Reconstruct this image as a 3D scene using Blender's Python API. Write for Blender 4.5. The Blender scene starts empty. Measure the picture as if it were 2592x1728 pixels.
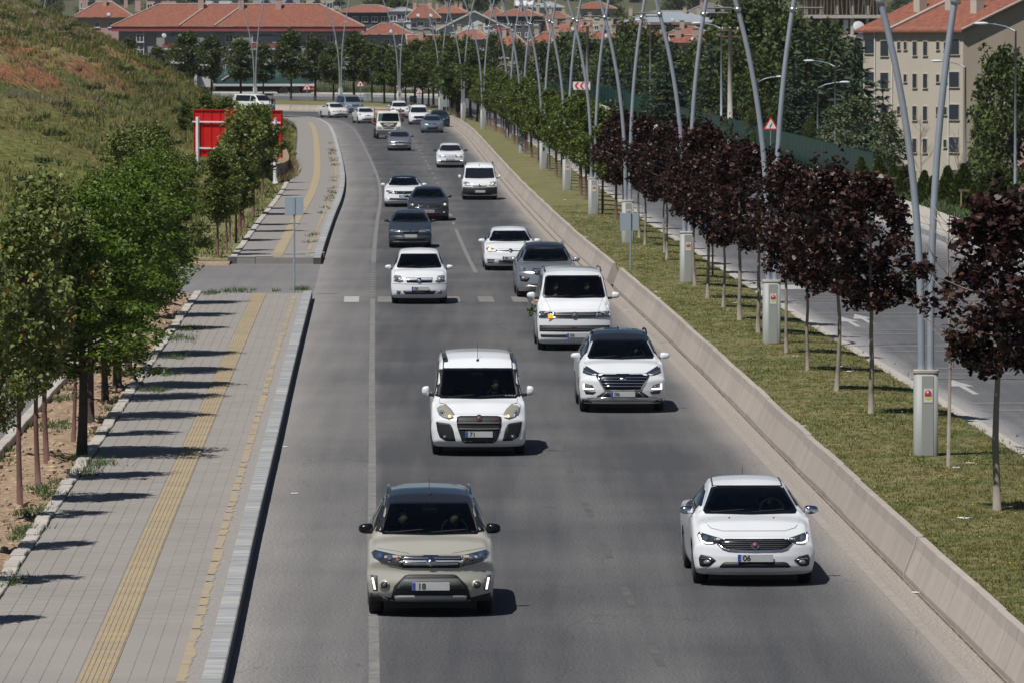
import bpy, bmesh, math, random
import numpy as np
from mathutils import Vector, Matrix
from mathutils.bvhtree import BVHTree
from mathutils.geometry import delaunay_2d_cdt

R = math.radians
scene = bpy.context.scene
C = scene.collection
rnd = random.Random(7)

# ------------------------------------------------------------------ camera
FPX, CAMZ, PITCH = 16000.0, 8.1, math.atan(779 / 16000.0)
cam_data = bpy.data.cameras.new('camera')
cam_data.sensor_width = 36.0
cam_data.lens = 36.0 * FPX / 2592.0
cam_data.clip_start = 1.0
cam_data.clip_end = 12000.0
cam = bpy.data.objects.new('camera', cam_data)
C.objects.link(cam)
cam.location = (0, 0, CAMZ)
cam.rotation_euler = (math.pi / 2 - PITCH, 0, 0)
scene.camera = cam
cam_data.dof.use_dof = True
cam_data.dof.focus_distance = 115.0
cam_data.dof.aperture_fstop = 11.0

# ------------------------------------------------------------------ sky, sun, exposure
SUN_TRAVEL = Vector((0.36, 0.44, -1.0)).normalized()      # direction in which the light travels
sun_el = math.asin(-SUN_TRAVEL.z)
world = bpy.data.worlds.new('World')
scene.world = world
world.use_nodes = True
wn = world.node_tree
bg = wn.nodes['Background']
sky = wn.nodes.new('ShaderNodeTexSky')
sky.sky_type = 'NISHITA'
sky.sun_disc = False
sky.sun_elevation = sun_el
sky.sun_rotation = math.atan2(-SUN_TRAVEL.x, -SUN_TRAVEL.y)
sky.altitude = 1200
sky.air_density = 0.7
sky.dust_density = 0.6
wn.links.new(sky.outputs[0], bg.inputs[0])
bg.inputs[1].default_value = 0.05
sun_data = bpy.data.lights.new('sun', 'SUN')
sun_data.energy = 5.0
sun_data.angle = R(0.53)
sun_data.color = (1.0, 0.97, 0.925)
sun = bpy.data.objects.new('sun', sun_data)
C.objects.link(sun)
sun.location = (-30, -20, 80)
sun.rotation_euler = SUN_TRAVEL.to_track_quat('-Z', 'Y').to_euler()
scene.view_settings.view_transform = 'Standard'
scene.view_settings.look = 'None'
scene.view_settings.gamma = 1.0
scene.view_settings.use_curve_mapping = False
scene.view_settings.exposure = -0.08
scene.cycles.use_denoising = True
scene.cycles.max_bounces = 6
scene.cycles.diffuse_bounces = 2
scene.cycles.glossy_bounces = 3
scene.cycles.transparent_max_bounces = 12
scene.cycles.caustics_reflective = False
scene.cycles.caustics_refractive = False

# ------------------------------------------------------------------ measuring helpers (photo pixel -> place on the site plan)
CP, SP = math.cos(PITCH), math.sin(PITCH)
def ray(u, v):
    a, b = (u - 1296) / FPX, (864 - v) / FPX
    return Vector((a, CP + b * SP, -SP + b * CP))
def P(u, v, z=0.0):
    d = ray(u, v); t = (z - CAMZ) / d.z
    return Vector((d.x * t, d.y * t, z))
def PY(u, v, Y):
    d = ray(u, v); t = Y / d.y
    return Vector((d.x * t, Y, CAMZ + d.z * t))

# ------------------------------------------------------------------ materials
MATS = {}
def nt(m):
    m.use_nodes = True
    return m.node_tree, m.node_tree.nodes['Principled BSDF']
def mat(name, col, rough=0.7, metal=0.0, spec=0.4, col2=None, nscale=3.0, ncontrast=0.5, bump=0.0, bscale=30.0,
        coat=0.0, emit=0.0, island=0.0, world_space=False, stretch=None, detail=4.0, speck=None, objrand=0.0):
    if name in MATS: return MATS[name]
    m = bpy.data.materials.new(name)
    t, b = nt(m)
    L = t.links.new
    b.inputs['Base Color'].default_value = (*col, 1)
    b.inputs['Roughness'].default_value = rough
    b.inputs['Metallic'].default_value = metal
    b.inputs['Specular IOR Level'].default_value = spec
    if coat: b.inputs['Coat Weight'].default_value = coat; b.inputs['Coat Roughness'].default_value = 0.03
    if emit:
        b.inputs['Emission Color'].default_value = (*col, 1); b.inputs['Emission Strength'].default_value = emit
    src = None
    def coords():
        if world_space:
            g = t.nodes.new('ShaderNodeNewGeometry'); o = g.outputs['Position']
        else:
            g = t.nodes.new('ShaderNodeTexCoord'); o = g.outputs['Object']
        if stretch:
            mp = t.nodes.new('ShaderNodeMapping'); mp.inputs['Scale'].default_value = stretch
            L(o, mp.inputs[0]); o = mp.outputs[0]
        return o
    if col2 is not None:
        n = t.nodes.new('ShaderNodeTexNoise'); n.inputs['Scale'].default_value = nscale; n.inputs['Detail'].default_value = detail
        L(coords(), n.inputs['Vector'])
        r = t.nodes.new('ShaderNodeValToRGB')
        r.color_ramp.elements[0].position = 0.5 - ncontrast / 2; r.color_ramp.elements[1].position = 0.5 + ncontrast / 2
        r.color_ramp.elements[0].color = (*col, 1); r.color_ramp.elements[1].color = (*col2, 1)
        L(n.outputs[0], r.inputs[0]); src = r.outputs[0]
    if speck is not None:                                   # (scale, amount): fine light/dark grain
        n = t.nodes.new('ShaderNodeTexNoise'); n.inputs['Scale'].default_value = speck[0]; n.inputs['Detail'].default_value = 2
        L(coords(), n.inputs['Vector'])
        mr = t.nodes.new('ShaderNodeMapRange'); mr.inputs[1].default_value = 0.3; mr.inputs[2].default_value = 0.7
        mr.inputs[3].default_value = 1 - speck[1]; mr.inputs[4].default_value = 1 + speck[1]
        L(n.outputs[0], mr.inputs[0])
        mx = t.nodes.new('ShaderNodeMix'); mx.data_type = 'RGBA'; mx.blend_type = 'MULTIPLY'; mx.inputs[0].default_value = 1
        if src: L(src, mx.inputs[6])
        else: mx.inputs[6].default_value = (*col, 1)
        L(mr.outputs[0], mx.inputs[7]); src = mx.outputs[2]
    if island or objrand:                                   # piece-to-piece variation
        if island:
            g = t.nodes.new('ShaderNodeNewGeometry'); o = g.outputs['Random Per Island']
        else:
            g = t.nodes.new('ShaderNodeObjectInfo'); o = g.outputs['Random']
        a = island or objrand
        mr = t.nodes.new('ShaderNodeMapRange'); mr.inputs[3].default_value = 1 - a; mr.inputs[4].default_value = 1 + a
        L(o, mr.inputs[0])
        mx = t.nodes.new('ShaderNodeMix'); mx.data_type = 'RGBA'; mx.blend_type = 'MULTIPLY'; mx.inputs[0].default_value = 1
        if src: L(src, mx.inputs[6])
        else: mx.inputs[6].default_value = (*col, 1)
        L(mr.outputs[0], mx.inputs[7]); src = mx.outputs[2]
    if src: L(src, b.inputs['Base Color'])
    if bump:
        n = t.nodes.new('ShaderNodeTexNoise'); n.inputs['Scale'].default_value = bscale; n.inputs['Detail'].default_value = 3
        L(coords(), n.inputs['Vector'])
        bp = t.nodes.new('ShaderNodeBump'); bp.inputs['Strength'].default_value = bump; bp.inputs['Distance'].default_value = 0.02
        L(n.outputs[0], bp.inputs['Height']); L(bp.outputs[0], b.inputs['Normal'])
    MATS[name] = m
    return m

def leaf_mat(name, c_dark, c_light, c_odd=None, odd=0.06, trans=0.35, rough=0.5):
    """foliage: colour differs from leaf to leaf, some light passes through"""
    if name in MATS: return MATS[name]
    m = bpy.data.materials.new(name); t, b = nt(m); L = t.links.new
    g = t.nodes.new('ShaderNodeNewGeometry')
    r = t.nodes.new('ShaderNodeValToRGB')
    e = r.color_ramp.elements
    e[0].position = 0.0; e[0].color = (*c_dark, 1)
    e[1].position = 1.0 - odd if c_odd else 1.0; e[1].color = (*c_light, 1)
    if c_odd:
        x = r.color_ramp.elements.new(min(0.999, 1.0 - odd + 0.004)); x.color = (*c_odd, 1)
    L(g.outputs['Random Per Island'], r.inputs[0])
    L(r.outputs[0], b.inputs['Base Color'])
    b.inputs['Roughness'].default_value = rough; b.inputs['Specular IOR Level'].default_value = 0.3
    tr = t.nodes.new('ShaderNodeBsdfTranslucent'); L(r.outputs[0], tr.inputs[0])
    mx = t.nodes.new('ShaderNodeMixShader'); mx.inputs[0].default_value = trans
    L(b.outputs[0], mx.inputs[1]); L(tr.outputs[0], mx.inputs[2])
    L(mx.outputs[0], t.nodes['Material Output'].inputs[0])
    MATS[name] = m
    return m

def grass_mat(name, green_a, green_b, dry_a, dry_b, scale=.35, bias=.5, trans=.3):
    """blades that are greener in some patches of the ground and drier in others"""
    m = bpy.data.materials.new(name); t, b = nt(m); L = t.links.new
    g = t.nodes.new('ShaderNodeNewGeometry')
    def mix(c0, c1):
        r = t.nodes.new('ShaderNodeValToRGB'); r.color_ramp.elements[0].color = (*c0, 1); r.color_ramp.elements[1].color = (*c1, 1); L(g.outputs['Random Per Island'], r.inputs[0]); return r.outputs[0]
    n = t.nodes.new('ShaderNodeTexNoise'); n.inputs['Scale'].default_value = scale; n.inputs['Detail'].default_value = 5; n.inputs['Roughness'].default_value = .65
    mp = t.nodes.new('ShaderNodeMapping'); mp.inputs['Scale'].default_value = (1, .4, 1); L(g.outputs['Position'], mp.inputs[0]); L(mp.outputs[0], n.inputs['Vector'])
    mr = t.nodes.new('ShaderNodeMapRange'); mr.inputs[1].default_value = bias - .12; mr.inputs[2].default_value = bias + .12; L(n.outputs[0], mr.inputs[0])
    mx = t.nodes.new('ShaderNodeMix'); mx.data_type = 'RGBA'; L(mr.outputs[0], mx.inputs[0]); L(mix(green_a, green_b), mx.inputs[6]); L(mix(dry_a, dry_b), mx.inputs[7])
    L(mx.outputs[2], b.inputs['Base Color']); b.inputs['Roughness'].default_value = .75; b.inputs['Specular IOR Level'].default_value = .2
    tr = t.nodes.new('ShaderNodeBsdfTranslucent'); L(mx.outputs[2], tr.inputs[0])
    ms = t.nodes.new('ShaderNodeMixShader'); ms.inputs[0].default_value = trans; L(b.outputs[0], ms.inputs[1]); L(tr.outputs[0], ms.inputs[2]); L(ms.outputs[0], t.nodes['Material Output'].inputs[0])
    MATS[name] = m; return m

# ------------------------------------------------------------------ mesh builder
class MB:
    def __init__(s): s.v = []; s.f = []; s.uv = None
    def add(s, vs, fs):
        o = len(s.v); s.v.extend([tuple(p) for p in vs]); s.f.extend([tuple(i + o for i in f) for f in fs]); return s
    def box(s, c, d, rz=0.0, taper=1.0, bev=0.0):
        x, y, z = d[0] / 2, d[1] / 2, d[2] / 2
        if bev <= 0:
            vs = [(-x, -y, -z), (x, -y, -z), (x, y, -z), (-x, y, -z), (-x * taper, -y * taper, z), (x * taper, -y * taper, z), (x * taper, y * taper, z), (-x * taper, y * taper, z)]
            fs = [(0, 3, 2, 1), (4, 5, 6, 7), (0, 1, 5, 4), (1, 2, 6, 5), (2, 3, 7, 6), (3, 0, 4, 7)]
        else:
            e = bev
            ring = lambda k, zz: [(-x + k, -y + k, zz), (x - k, -y + k, zz), (x - k, y - k, zz), (-x + k, y - k, zz)]
            vs = ring(e, -z) + ring(0, -z + e) + ring(0, z - e) + ring(e, z)
            fs = [(3, 2, 1, 0), (12, 13, 14, 15)]
            for k in range(3):
                for i in range(4):
                    j = (i + 1) % 4; fs.append((k * 4 + i, k * 4 + j, k * 4 + 4 + j, k * 4 + 4 + i))
        cs, sn = math.cos(rz), math.sin(rz)
        return s.add([(c[0] + a * cs - b * sn, c[1] + a * sn + b * cs, c[2] + h) for a, b, h in vs], fs)
    def tube(s, pts, rad, n=8, cap=True):
        pts = [Vector(p) for p in pts]
        if not hasattr(rad, '__len__'): rad = [rad] * len(pts)
        vs, fs = [], []
        up = None
        for i, p in enumerate(pts):
            d = (pts[min(i + 1, len(pts) - 1)] - pts[max(i - 1, 0)])
            d = d.normalized() if d.length > 1e-9 else Vector((0, 0, 1))
            if up is None or abs(up.dot(d)) > 0.98: up = Vector((1, 0, 0)) if abs(d.x) < 0.8 else Vector((0, 1, 0))
            a = d.cross(up).normalized(); b = a.cross(d).normalized(); up = b
            for k in range(n):
                t = 2 * math.pi * k / n
                vs.append(p + a * (rad[i] * math.cos(t)) + b * (rad[i] * math.sin(t)))
        for i in range(len(pts) - 1):
            for k in range(n):
                k2 = (k + 1) % n
                fs.append((i * n + k, i * n + k2, (i + 1) * n + k2, (i + 1) * n + k))
        if cap:
            fs.append(tuple(range(n))); fs.append(tuple(reversed(range((len(pts) - 1) * n, len(pts) * n))))
        return s.add(vs, fs)
    def lathe(s, prof, n=20, axis='z', c=(0, 0, 0)):
        """prof: [(radius, height)]"""
        vs, fs = [], []
        for r, h in prof:
            for k in range(n):
                t = 2 * math.pi * k / n; a, b = r * math.cos(t), r * math.sin(t)
                q = (a, b, h) if axis == 'z' else ((h, a, b) if axis == 'x' else (b, h, a))
                vs.append((q[0] + c[0], q[1] + c[1], q[2] + c[2]))
        for i in range(len(prof) - 1):
            for k in range(n):
                k2 = (k + 1) % n
                fs.append((i * n + k, i * n + k2, (i + 1) * n + k2, (i + 1) * n + k))
        fs.append(tuple(reversed(range(n)))); fs.append(tuple(range((len(prof) - 1) * n, len(prof) * n)))
        return s.add(vs, fs)
    def prism(s, poly, y0, y1, c=(0, 0, 0)):
        """poly in (x, z), extruded along y"""
        n = len(poly)
        vs = [(c[0] + x, c[1] + y0, c[2] + z) for x, z in poly] + [(c[0] + x, c[1] + y1, c[2] + z) for x, z in poly]
        fs = [tuple(range(n)), tuple(reversed(range(n, 2 * n)))] + [(i, i + n, (i + 1) % n + n, (i + 1) % n) for i in range(n)]
        return s.add(vs, fs)
    def ball(s, c, r, n=10, m=7):
        prof = [(max(1e-4, math.sin(math.pi * i / m)), -math.cos(math.pi * i / m)) for i in range(m + 1)]
        vs, fs = [], []
        for a, h in prof:
            for k in range(n):
                t = 2 * math.pi * k / n
                vs.append((c[0] + r[0] * a * math.cos(t), c[1] + r[1] * a * math.sin(t), c[2] + r[2] * h))
        for i in range(m):
            for k in range(n):
                k2 = (k + 1) % n; fs.append((i * n + k, i * n + k2, (i + 1) * n + k2, (i + 1) * n + k))
        return s.add(vs, fs)
    def mesh(s, name, m, smooth=False):
        me = bpy.data.meshes.new(name)
        me.from_pydata(s.v, [], s.f)
        if s.uv is not None:
            ul = me.uv_layers.new(name='UVMap')
            co = np.zeros((len(me.loops), 2), dtype=np.float32)
            li = np.zeros(len(me.loops), dtype=np.int32); me.loops.foreach_get('vertex_index', li)
            co = np.array(s.uv, dtype=np.float32)[li]
            ul.data.foreach_set('uv', co.ravel())
        if smooth: me.polygons.foreach_set('use_smooth', [True] * len(me.polygons))
        if m is not None: me.materials.append(m if not isinstance(m, str) else MATS[m])
        me.update()
        return me
    def obj(s, name, m, parent=None, smooth=False, **kw):
        return put(name, s.mesh(name, m, smooth), parent, **kw)

def put(name, me, parent=None, loc=None, rz=0.0, scale=None, **props):
    o = bpy.data.objects.new(name, me)
    C.objects.link(o)
    if parent is not None: o.parent = parent
    if loc is not None: o.location = loc
    if rz: o.rotation_euler = (0, 0, rz)
    if scale is not None: o.scale = scale if hasattr(scale, '__len__') else (scale,) * 3
    for k, v in props.items(): o[k] = v
    return o
def empty(name, loc=(0, 0, 0), rz=0.0, scale=None, **props):
    o = put(name, None, None, loc, rz, scale, **props); o.empty_display_size = 0.2
    return o
def copy_tree(o, parent=None):
    c = o.copy(); C.objects.link(c); c.parent = parent
    for ch in o.children: copy_tree(ch, c)
    return c
ONES = 'zeroth first second third fourth fifth sixth seventh eighth ninth tenth eleventh twelfth thirteenth fourteenth fifteenth sixteenth seventeenth eighteenth nineteenth'.split()
def nth(i):
    if i < 20: return ONES[i]
    t = ['', '', 'twenty', 'thirty', 'forty', 'fifty', 'sixty', 'seventy', 'eighty', 'ninety'][i // 10]
    if i % 10 == 0: return t[:-1] + 'ieth'
    return t + '-' + ONES[i % 10]

class Line:
    """a smooth line on the site plan through given points, with stations that match from line to line"""
    def __init__(s, pts, per=8):
        p = [Vector(q) if len(q) == 3 else Vector((q[0], q[1], 0)) for q in pts]
        out = []
        for i in range(len(p) - 1):
            a, b = p[i], p[i + 1]
            m1 = (b - p[i - 1]) / 2 if i > 0 else b - a
            m2 = (p[i + 2] - a) / 2 if i + 2 < len(p) else b - a
            # keep tangents no longer than the span they serve
            if m1.length > (b - a).length * 1.3: m1 = m1.normalized() * (b - a).length
            if m2.length > (b - a).length * 1.3: m2 = m2.normalized() * (b - a).length
            for k in range(per):
                t = k / per
                out.append(a * (2 * t ** 3 - 3 * t ** 2 + 1) + m1 * (t ** 3 - 2 * t ** 2 + t) + b * (-2 * t ** 3 + 3 * t ** 2) + m2 * (t ** 3 - t ** 2))
        out.append(p[-1])
        s.p = out
        s.cum = [0.0]
        for i in range(1, len(out)): s.cum.append(s.cum[-1] + (out[i] - out[i - 1]).length)
        s.len = s.cum[-1]
    def at(s, d):
        d = max(0.0, min(s.len - 1e-6, d))
        lo, hi = 0, len(s.cum) - 1
        while hi - lo > 1:
            mid = (lo + hi) // 2
            if s.cum[mid] <= d: lo = mid
            else: hi = mid
        t = (d - s.cum[lo]) / max(1e-9, s.cum[lo + 1] - s.cum[lo])
        pos = s.p[lo].lerp(s.p[lo + 1], t)
        a = s.p[max(0, lo - 1)]; b = s.p[min(len(s.p) - 1, lo + 2)]
        tan = (b - a).normalized()
        return pos, tan
    def off(s, d, side, dz=0.0):
        """side > 0: to the right of the direction of travel away from the camera"""
        p, t = s.at(d)
        n = Vector((t.y, -t.x, 0)).normalized()
        q = p + n * side; q.z += dz
        return q, math.atan2(t.y, t.x)
    def shifted(s, side, dz=0.0):
        out = []
        for i, q in enumerate(s.p):
            a = s.p[max(0, i - 1)]; b = s.p[min(len(s.p) - 1, i + 1)]
            t = (b - a).normalized(); n = Vector((t.y, -t.x, 0)).normalized()
            w = q + n * side; w.z += dz; out.append(w)
        return out
    def at_y(s, Y):
        for i in range(len(s.p) - 1):
            if s.p[i].y <= Y <= s.p[i + 1].y:
                t = (Y - s.p[i].y) / max(1e-9, s.p[i + 1].y - s.p[i].y)
                return s.p[i].lerp(s.p[i + 1], t)
        return s.p[0].copy() if Y < s.p[0].y else s.p[-1].copy()
    def s_of_y(s, Y):
        for i in range(len(s.p) - 1):
            if s.p[i].y <= Y <= s.p[i + 1].y:
                t = (Y - s.p[i].y) / max(1e-9, s.p[i + 1].y - s.p[i].y)
                return s.cum[i] + t * (s.cum[i + 1] - s.cum[i])
        return 0.0 if Y < s.p[0].y else s.len
    def heading(s, Y):
        p, t = s.at(s.s_of_y(Y)); return math.atan2(t.y, t.x) - math.pi / 2

def loft(A, B, cols=1, dzfun=None, mb=None):
    """sheet between two matched point rows; UV = (fraction across, metres along)"""
    mb = mb or MB(); o = len(mb.v)
    uv = []; run = 0.0
    for i in range(len(A)):
        if i: run += ((A[i] + B[i]) / 2 - (A[i - 1] + B[i - 1]) / 2).length
        for k in range(cols + 1):
            t = k / cols; q = A[i].lerp(B[i], t)
            if dzfun: q = q + Vector((0, 0, dzfun(q, t)))
            mb.v.append(tuple(q)); uv.append((t, run))
    for i in range(len(A) - 1):
        for k in range(cols):
            a = o + i * (cols + 1) + k
            mb.f.append((a, a + 1, a + cols + 2, a + cols + 1))
    mb.uv = (mb.uv or []) + uv
    return mb
def resample(pts, step):
    out = [pts[0]]
    for i in range(1, len(pts)):
        n = max(1, int(math.ceil((pts[i] - pts[i - 1]).length / step)))
        for k in range(1, n + 1): out.append(pts[i - 1].lerp(pts[i], k / n))
    return out
def cut(pts, y0, y1):
    """the stretch of a point row with y0 <= y <= y1, ends interpolated"""
    out = []
    for i in range(len(pts)):
        p = pts[i]
        if i and (pts[i - 1].y < y0 < p.y): out.append(pts[i - 1].lerp(p, (y0 - pts[i - 1].y) / (p.y - pts[i - 1].y)))
        if y0 <= p.y <= y1: out.append(p)
        if i and (pts[i - 1].y < y1 < p.y): out.append(pts[i - 1].lerp(p, (y1 - pts[i - 1].y) / (p.y - pts[i - 1].y)))
    return out
def smooth01(a, b, x):
    t = max(0.0, min(1.0, (x - a) / (b - a))); return t * t * (3 - 2 * t)
def lerp_tab(tab, x):
    if x <= tab[0][0]: return tab[0][1]
    for i in range(1, len(tab)):
        if x <= tab[i][0]:
            a, b = tab[i - 1], tab[i]; return a[1] + (b[1] - a[1]) * (x - a[0]) / (b[0] - a[0])
    return tab[-1][1]
def hnoise(x, y, seed=0.0):
    """cheap smooth 2-D noise, about -1..1"""
    from mathutils import noise
    return noise.noise(Vector((x, y, seed)))
# ================================================================== site plan: the lines the road is set out by
YS = [20, 50, 80, 100, 125, 150, 190, 230, 270, 310, 350, 400, 450, 500, 550, 590]
KX = [-2.3, -2.95, -3.6, -4.07, -4.62, -5.18, -6.04, -6.88, -7.62, -8.3, -9.25, -10.75, -12.35, -14.0, -15.9, -18.3]
BX = [7.6, 6.9, 6.18, 5.7, 5.13, 4.57, 3.56, 2.42, 1.42, .5, -.35, -1.35, -2.35, -3.4, -4.8, -6.6]
MX = [12.4, 11.6, 10.8, 10.25, 9.55, 8.85, 7.7, 6.7, 5.65, 4.9, 4.05, 2.9, 1.65, 0.25, -1.4, -3.2]
RX = [22.6, 21.9, 21.2, 20.7, 20.1, 19.4, 18.2, 17.1, 16.3, 15.7, 15.0, 13.9, 12.7, 11.2, 9.6, 7.9]
SX = [25.6, 24.9, 24.2, 23.7, 23.1, 22.4, 21.1, 19.9, 19.0, 18.4, 17.7, 16.6, 15.4, 13.9, 12.4, 10.9]
def stations(xs, turn):
    return [(x, y, 0.0) for x, y in zip(xs, YS)] + turn
K = Line(stations(KX, [(-21.0, 604, 0), (-26, 614, 0), (-40, 631, 0), (-65, 648, 0), (-120, 670, 0)]))
B = Line(stations(BX, [(-9.0, 617, 0), (-14.5, 641, 0.05), (-25, 657, .1), (-50, 674, .1), (-112, 697, .1)]))
M_ = Line(stations(MX, [(-5.2, 630, .35), (-11, 659, .7), (-23, 679, .85), (-48, 698, .85), (-110, 722, .85)]))
RK = Line(stations(RX, [(5.0, 645, .6), (-2.5, 684, .95), (-19, 708, 1.05), (-46, 728, 1.05), (-108, 752, 1.05)]))
SW = Line(stations(SX, [(8.5, 650, .7), (1, 694, 1.0), (-17.5, 719, 1.1), (-45, 739, 1.1), (-107, 764, 1.1)]))
NEAR_END, FAR_START = 192.0, 222.0            # the side street opens between these
KERB_H = 0.25

def poly_dist(px, py, line):
    """distance of many points to a line, and the side they lie on (+ right)"""
    q = np.array([(p.x, p.y) for p in line.p]); a, b = q[:-1], q[1:]
    best = np.full(px.shape, 1e9); side = np.zeros(px.shape)
    for i in range(len(a)):
        d = b[i] - a[i]; L2 = d @ d
        t = np.clip(((px - a[i, 0]) * d[0] + (py - a[i, 1]) * d[1]) / L2, 0, 1)
        ex, ey = px - (a[i, 0] + t * d[0]), py - (a[i, 1] + t * d[1])
        dd = np.hypot(ex, ey)
        s = np.where((d[1] * ex - d[0] * ey) >= 0, 1.0, -1.0)
        m = dd < best
        best = np.where(m, dd, best); side = np.where(m, s, side)
    return best, side
def np_smooth(a, b, x):
    t = np.clip((x - a) / (b - a), 0, 1); return t * t * (3 - 2 * t)
HP_O = np.array([-5, 0, 3.8, 7.6, 11.4, 16.4, 23.4, 36, 66, 125]); HP_Z = np.array([0, 0, .5, 2.1, 4.6, 7.3, 10.4, 14.0, 20, 26])
def hill_z(px, py):
    d, s = poly_dist(px, py, K)
    o = np.where(s < 0, d - 3.2, -1.0)
    A = np_smooth(262, 440, py)
    z = np.interp(o, HP_O, HP_Z) * A
    # a low shelf behind the retaining wall
    z = np.maximum(z, np.where((o > 0.3) & (py > 330) & (py < 392), 0.95 * np_smooth(0.3, 1.2, o), -1))
    return z, o
def terrain_z(px, py):
    zh, o = hill_z(px, py)
    dS, sS = poly_dist(px, py, SW)
    right = sS > 0
    wx = np_smooth(-10, 14, px)
    drop = -7.0 * np_smooth(1.5, 16, dS) * wx
    z = np.full(px.shape, -0.4)
    z = np.where(right, -0.25 + drop + 1.0 * np_smooth(600, 700, py) * (1 - np_smooth(760, 1100, py)) * (1 - wx), z)
    z = np.where(o > 0, zh - 0.45, z)
    rise = np.interp(py, [1350, 1800, 2500, 4300], [0, 11, 30, 95])
    return z + np.where(py > 1350, rise, 0)

# ---------------- materials of the ground
mat('ground_soil', (.055, .065, .028), .95, col2=(.10, .09, .045), nscale=.06, world_space=True, bump=.4, bscale=1.2)
def road_material(name, ramp, base=(.058, .059, .063), dust=(.225, .215, .205), beige=0.0):
    m = bpy.data.materials.new(name); t, b = nt(m); L = t.links.new
    uv = t.nodes.new('ShaderNodeUVMap'); uv.uv_map = 'UVMap'
    sx = t.nodes.new('ShaderNodeSeparateXYZ'); L(uv.outputs[0], sx.inputs[0])
    geo = t.nodes.new('ShaderNodeNewGeometry')
    def noise(scale, detail=3, stretch=None):
        n = t.nodes.new('ShaderNodeTexNoise'); n.inputs['Scale'].default_value = scale; n.inputs['Detail'].default_value = detail
        o = geo.outputs['Position']
        if stretch:
            mp = t.nodes.new('ShaderNodeMapping'); mp.inputs['Scale'].default_value = stretch; L(o, mp.inputs[0]); o = mp.outputs[0]
        L(o, n.inputs['Vector']); return n.outputs[0]
    def math_(op, a, b_):
        n = t.nodes.new('ShaderNodeMath'); n.operation = op
        for i, x in enumerate((a, b_)):
            if isinstance(x, (int, float)): n.inputs[i].default_value = x
            else: L(x, n.inputs[i])
        return n.outputs[0]
    wob = math_('MULTIPLY', math_('SUBTRACT', noise(.35, 4, (1, .25, 1)), .5), .07)
    u = math_('ADD', sx.outputs[0], wob)
    cr = t.nodes.new('ShaderNodeValToRGB')
    els = cr.color_ramp.elements
    while len(els) > 1: els.remove(els[-1])
    els[0].position = ramp[0][0]; els[0].color = (ramp[0][1],) * 3 + (1,)
    for p, v in ramp[1:]:
        e = els.new(p); e.color = (v, v, v, 1)
    L(u, cr.inputs[0])
    # stains that run along the lanes
    st = math_('MULTIPLY', math_('SUBTRACT', noise(.8, 6, (3.0, .09, 1)), .5), .40)
    blot = math_('MULTIPLY', math_('SUBTRACT', noise(.16, 6), .5), .6)
    fac = math_('ADD', math_('ADD', cr.outputs[0], st), blot)
    cl = t.nodes.new('ShaderNodeClamp'); L(fac, cl.inputs[0])
    mx = t.nodes.new('ShaderNodeMix'); mx.data_type = 'RGBA'
    L(cl.outputs[0], mx.inputs[0]); mx.inputs[6].default_value = (*base, 1); mx.inputs[7].default_value = (*dust, 1)
    if beige:                                              # tan grit swept against the barrier
        c2 = t.nodes.new('ShaderNodeValToRGB'); c2.color_ramp.elements[0].position = beige; c2.color_ramp.elements[0].color = (0, 0, 0, 1); c2.color_ramp.elements[1].position = 1.0; c2.color_ramp.elements[1].color = (1, 1, 1, 1)
        L(u, c2.inputs[0]); m3 = t.nodes.new('ShaderNodeMix'); m3.data_type = 'RGBA'; L(c2.outputs[0], m3.inputs[0]); L(mx.outputs[2], m3.inputs[6]); m3.inputs[7].default_value = (.29, .252, .218, 1); mx = m3
    gr = t.nodes.new('ShaderNodeMapRange'); gr.inputs[1].default_value = .28; gr.inputs[2].default_value = .72
    gr.inputs[3].default_value = .42; gr.inputs[4].default_value = 1.75
    L(noise(26, 5), gr.inputs[0])
    mu = t.nodes.new('ShaderNodeMix'); mu.data_type = 'RGBA'; mu.blend_type = 'MULTIPLY'; mu.inputs[0].default_value = 1
    L(mx.outputs[2], mu.inputs[6]); L(gr.outputs[0], mu.inputs[7])
    # cracks sealed with bitumen
    vo = t.nodes.new('ShaderNodeTexVoronoi'); vo.feature = 'DISTANCE_TO_EDGE'; vo.inputs['Scale'].default_value = .16
    mp = t.nodes.new('ShaderNodeMapping'); mp.inputs['Scale'].default_value = (1, .45, 1)
    L(geo.outputs['Position'], mp.inputs[0])
    dn = t.nodes.new('ShaderNodeTexNoise'); dn.inputs['Scale'].default_value = .9; L(geo.outputs['Position'], dn.inputs['Vector'])
    va = t.nodes.new('ShaderNodeVectorMath'); va.operation = 'ADD'; L(mp.outputs[0], va.inputs[0])
    vs = t.nodes.new('ShaderNodeVectorMath'); vs.operation = 'SCALE'; vs.inputs['Scale'].default_value = 1.2
    L(dn.outputs[1], vs.inputs[0]); L(vs.outputs[0], va.inputs[1]); L(va.outputs[0], vo.inputs['Vector'])
    ck = math_('LESS_THAN', vo.outputs[0], .0025)
    ckf = math_('MULTIPLY', ck, .22)
    mc = t.nodes.new('ShaderNodeMix'); mc.data_type = 'RGBA'; L(ckf, mc.inputs[0]); L(mu.outputs[2], mc.inputs[6]); mc.inputs[7].default_value = (.03, .03, .03, 1)
    L(mc.outputs[2], b.inputs['Base Color'])
    b.inputs['Roughness'].default_value = .82; b.inputs['Specular IOR Level'].default_value = .28
    bp = t.nodes.new('ShaderNodeBump'); bp.inputs['Strength'].default_value = .35; bp.inputs['Distance'].default_value = .01
    L(noise(60, 2), bp.inputs['Height']); L(bp.outputs[0], b.inputs['Normal'])
    MATS[name] = m; return m
road_material('asphalt_main', [(0, 1.0), (.03, .8), (.10, .50), (.18, .42), (.21, .14), (.30, .02), (.42, .10), (.55, .22), (.60, .18), (.70, .0), (.80, .05), (.88, .28), (.93, .62), (.97, .9), (1, 1)], beige=.895)
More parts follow.
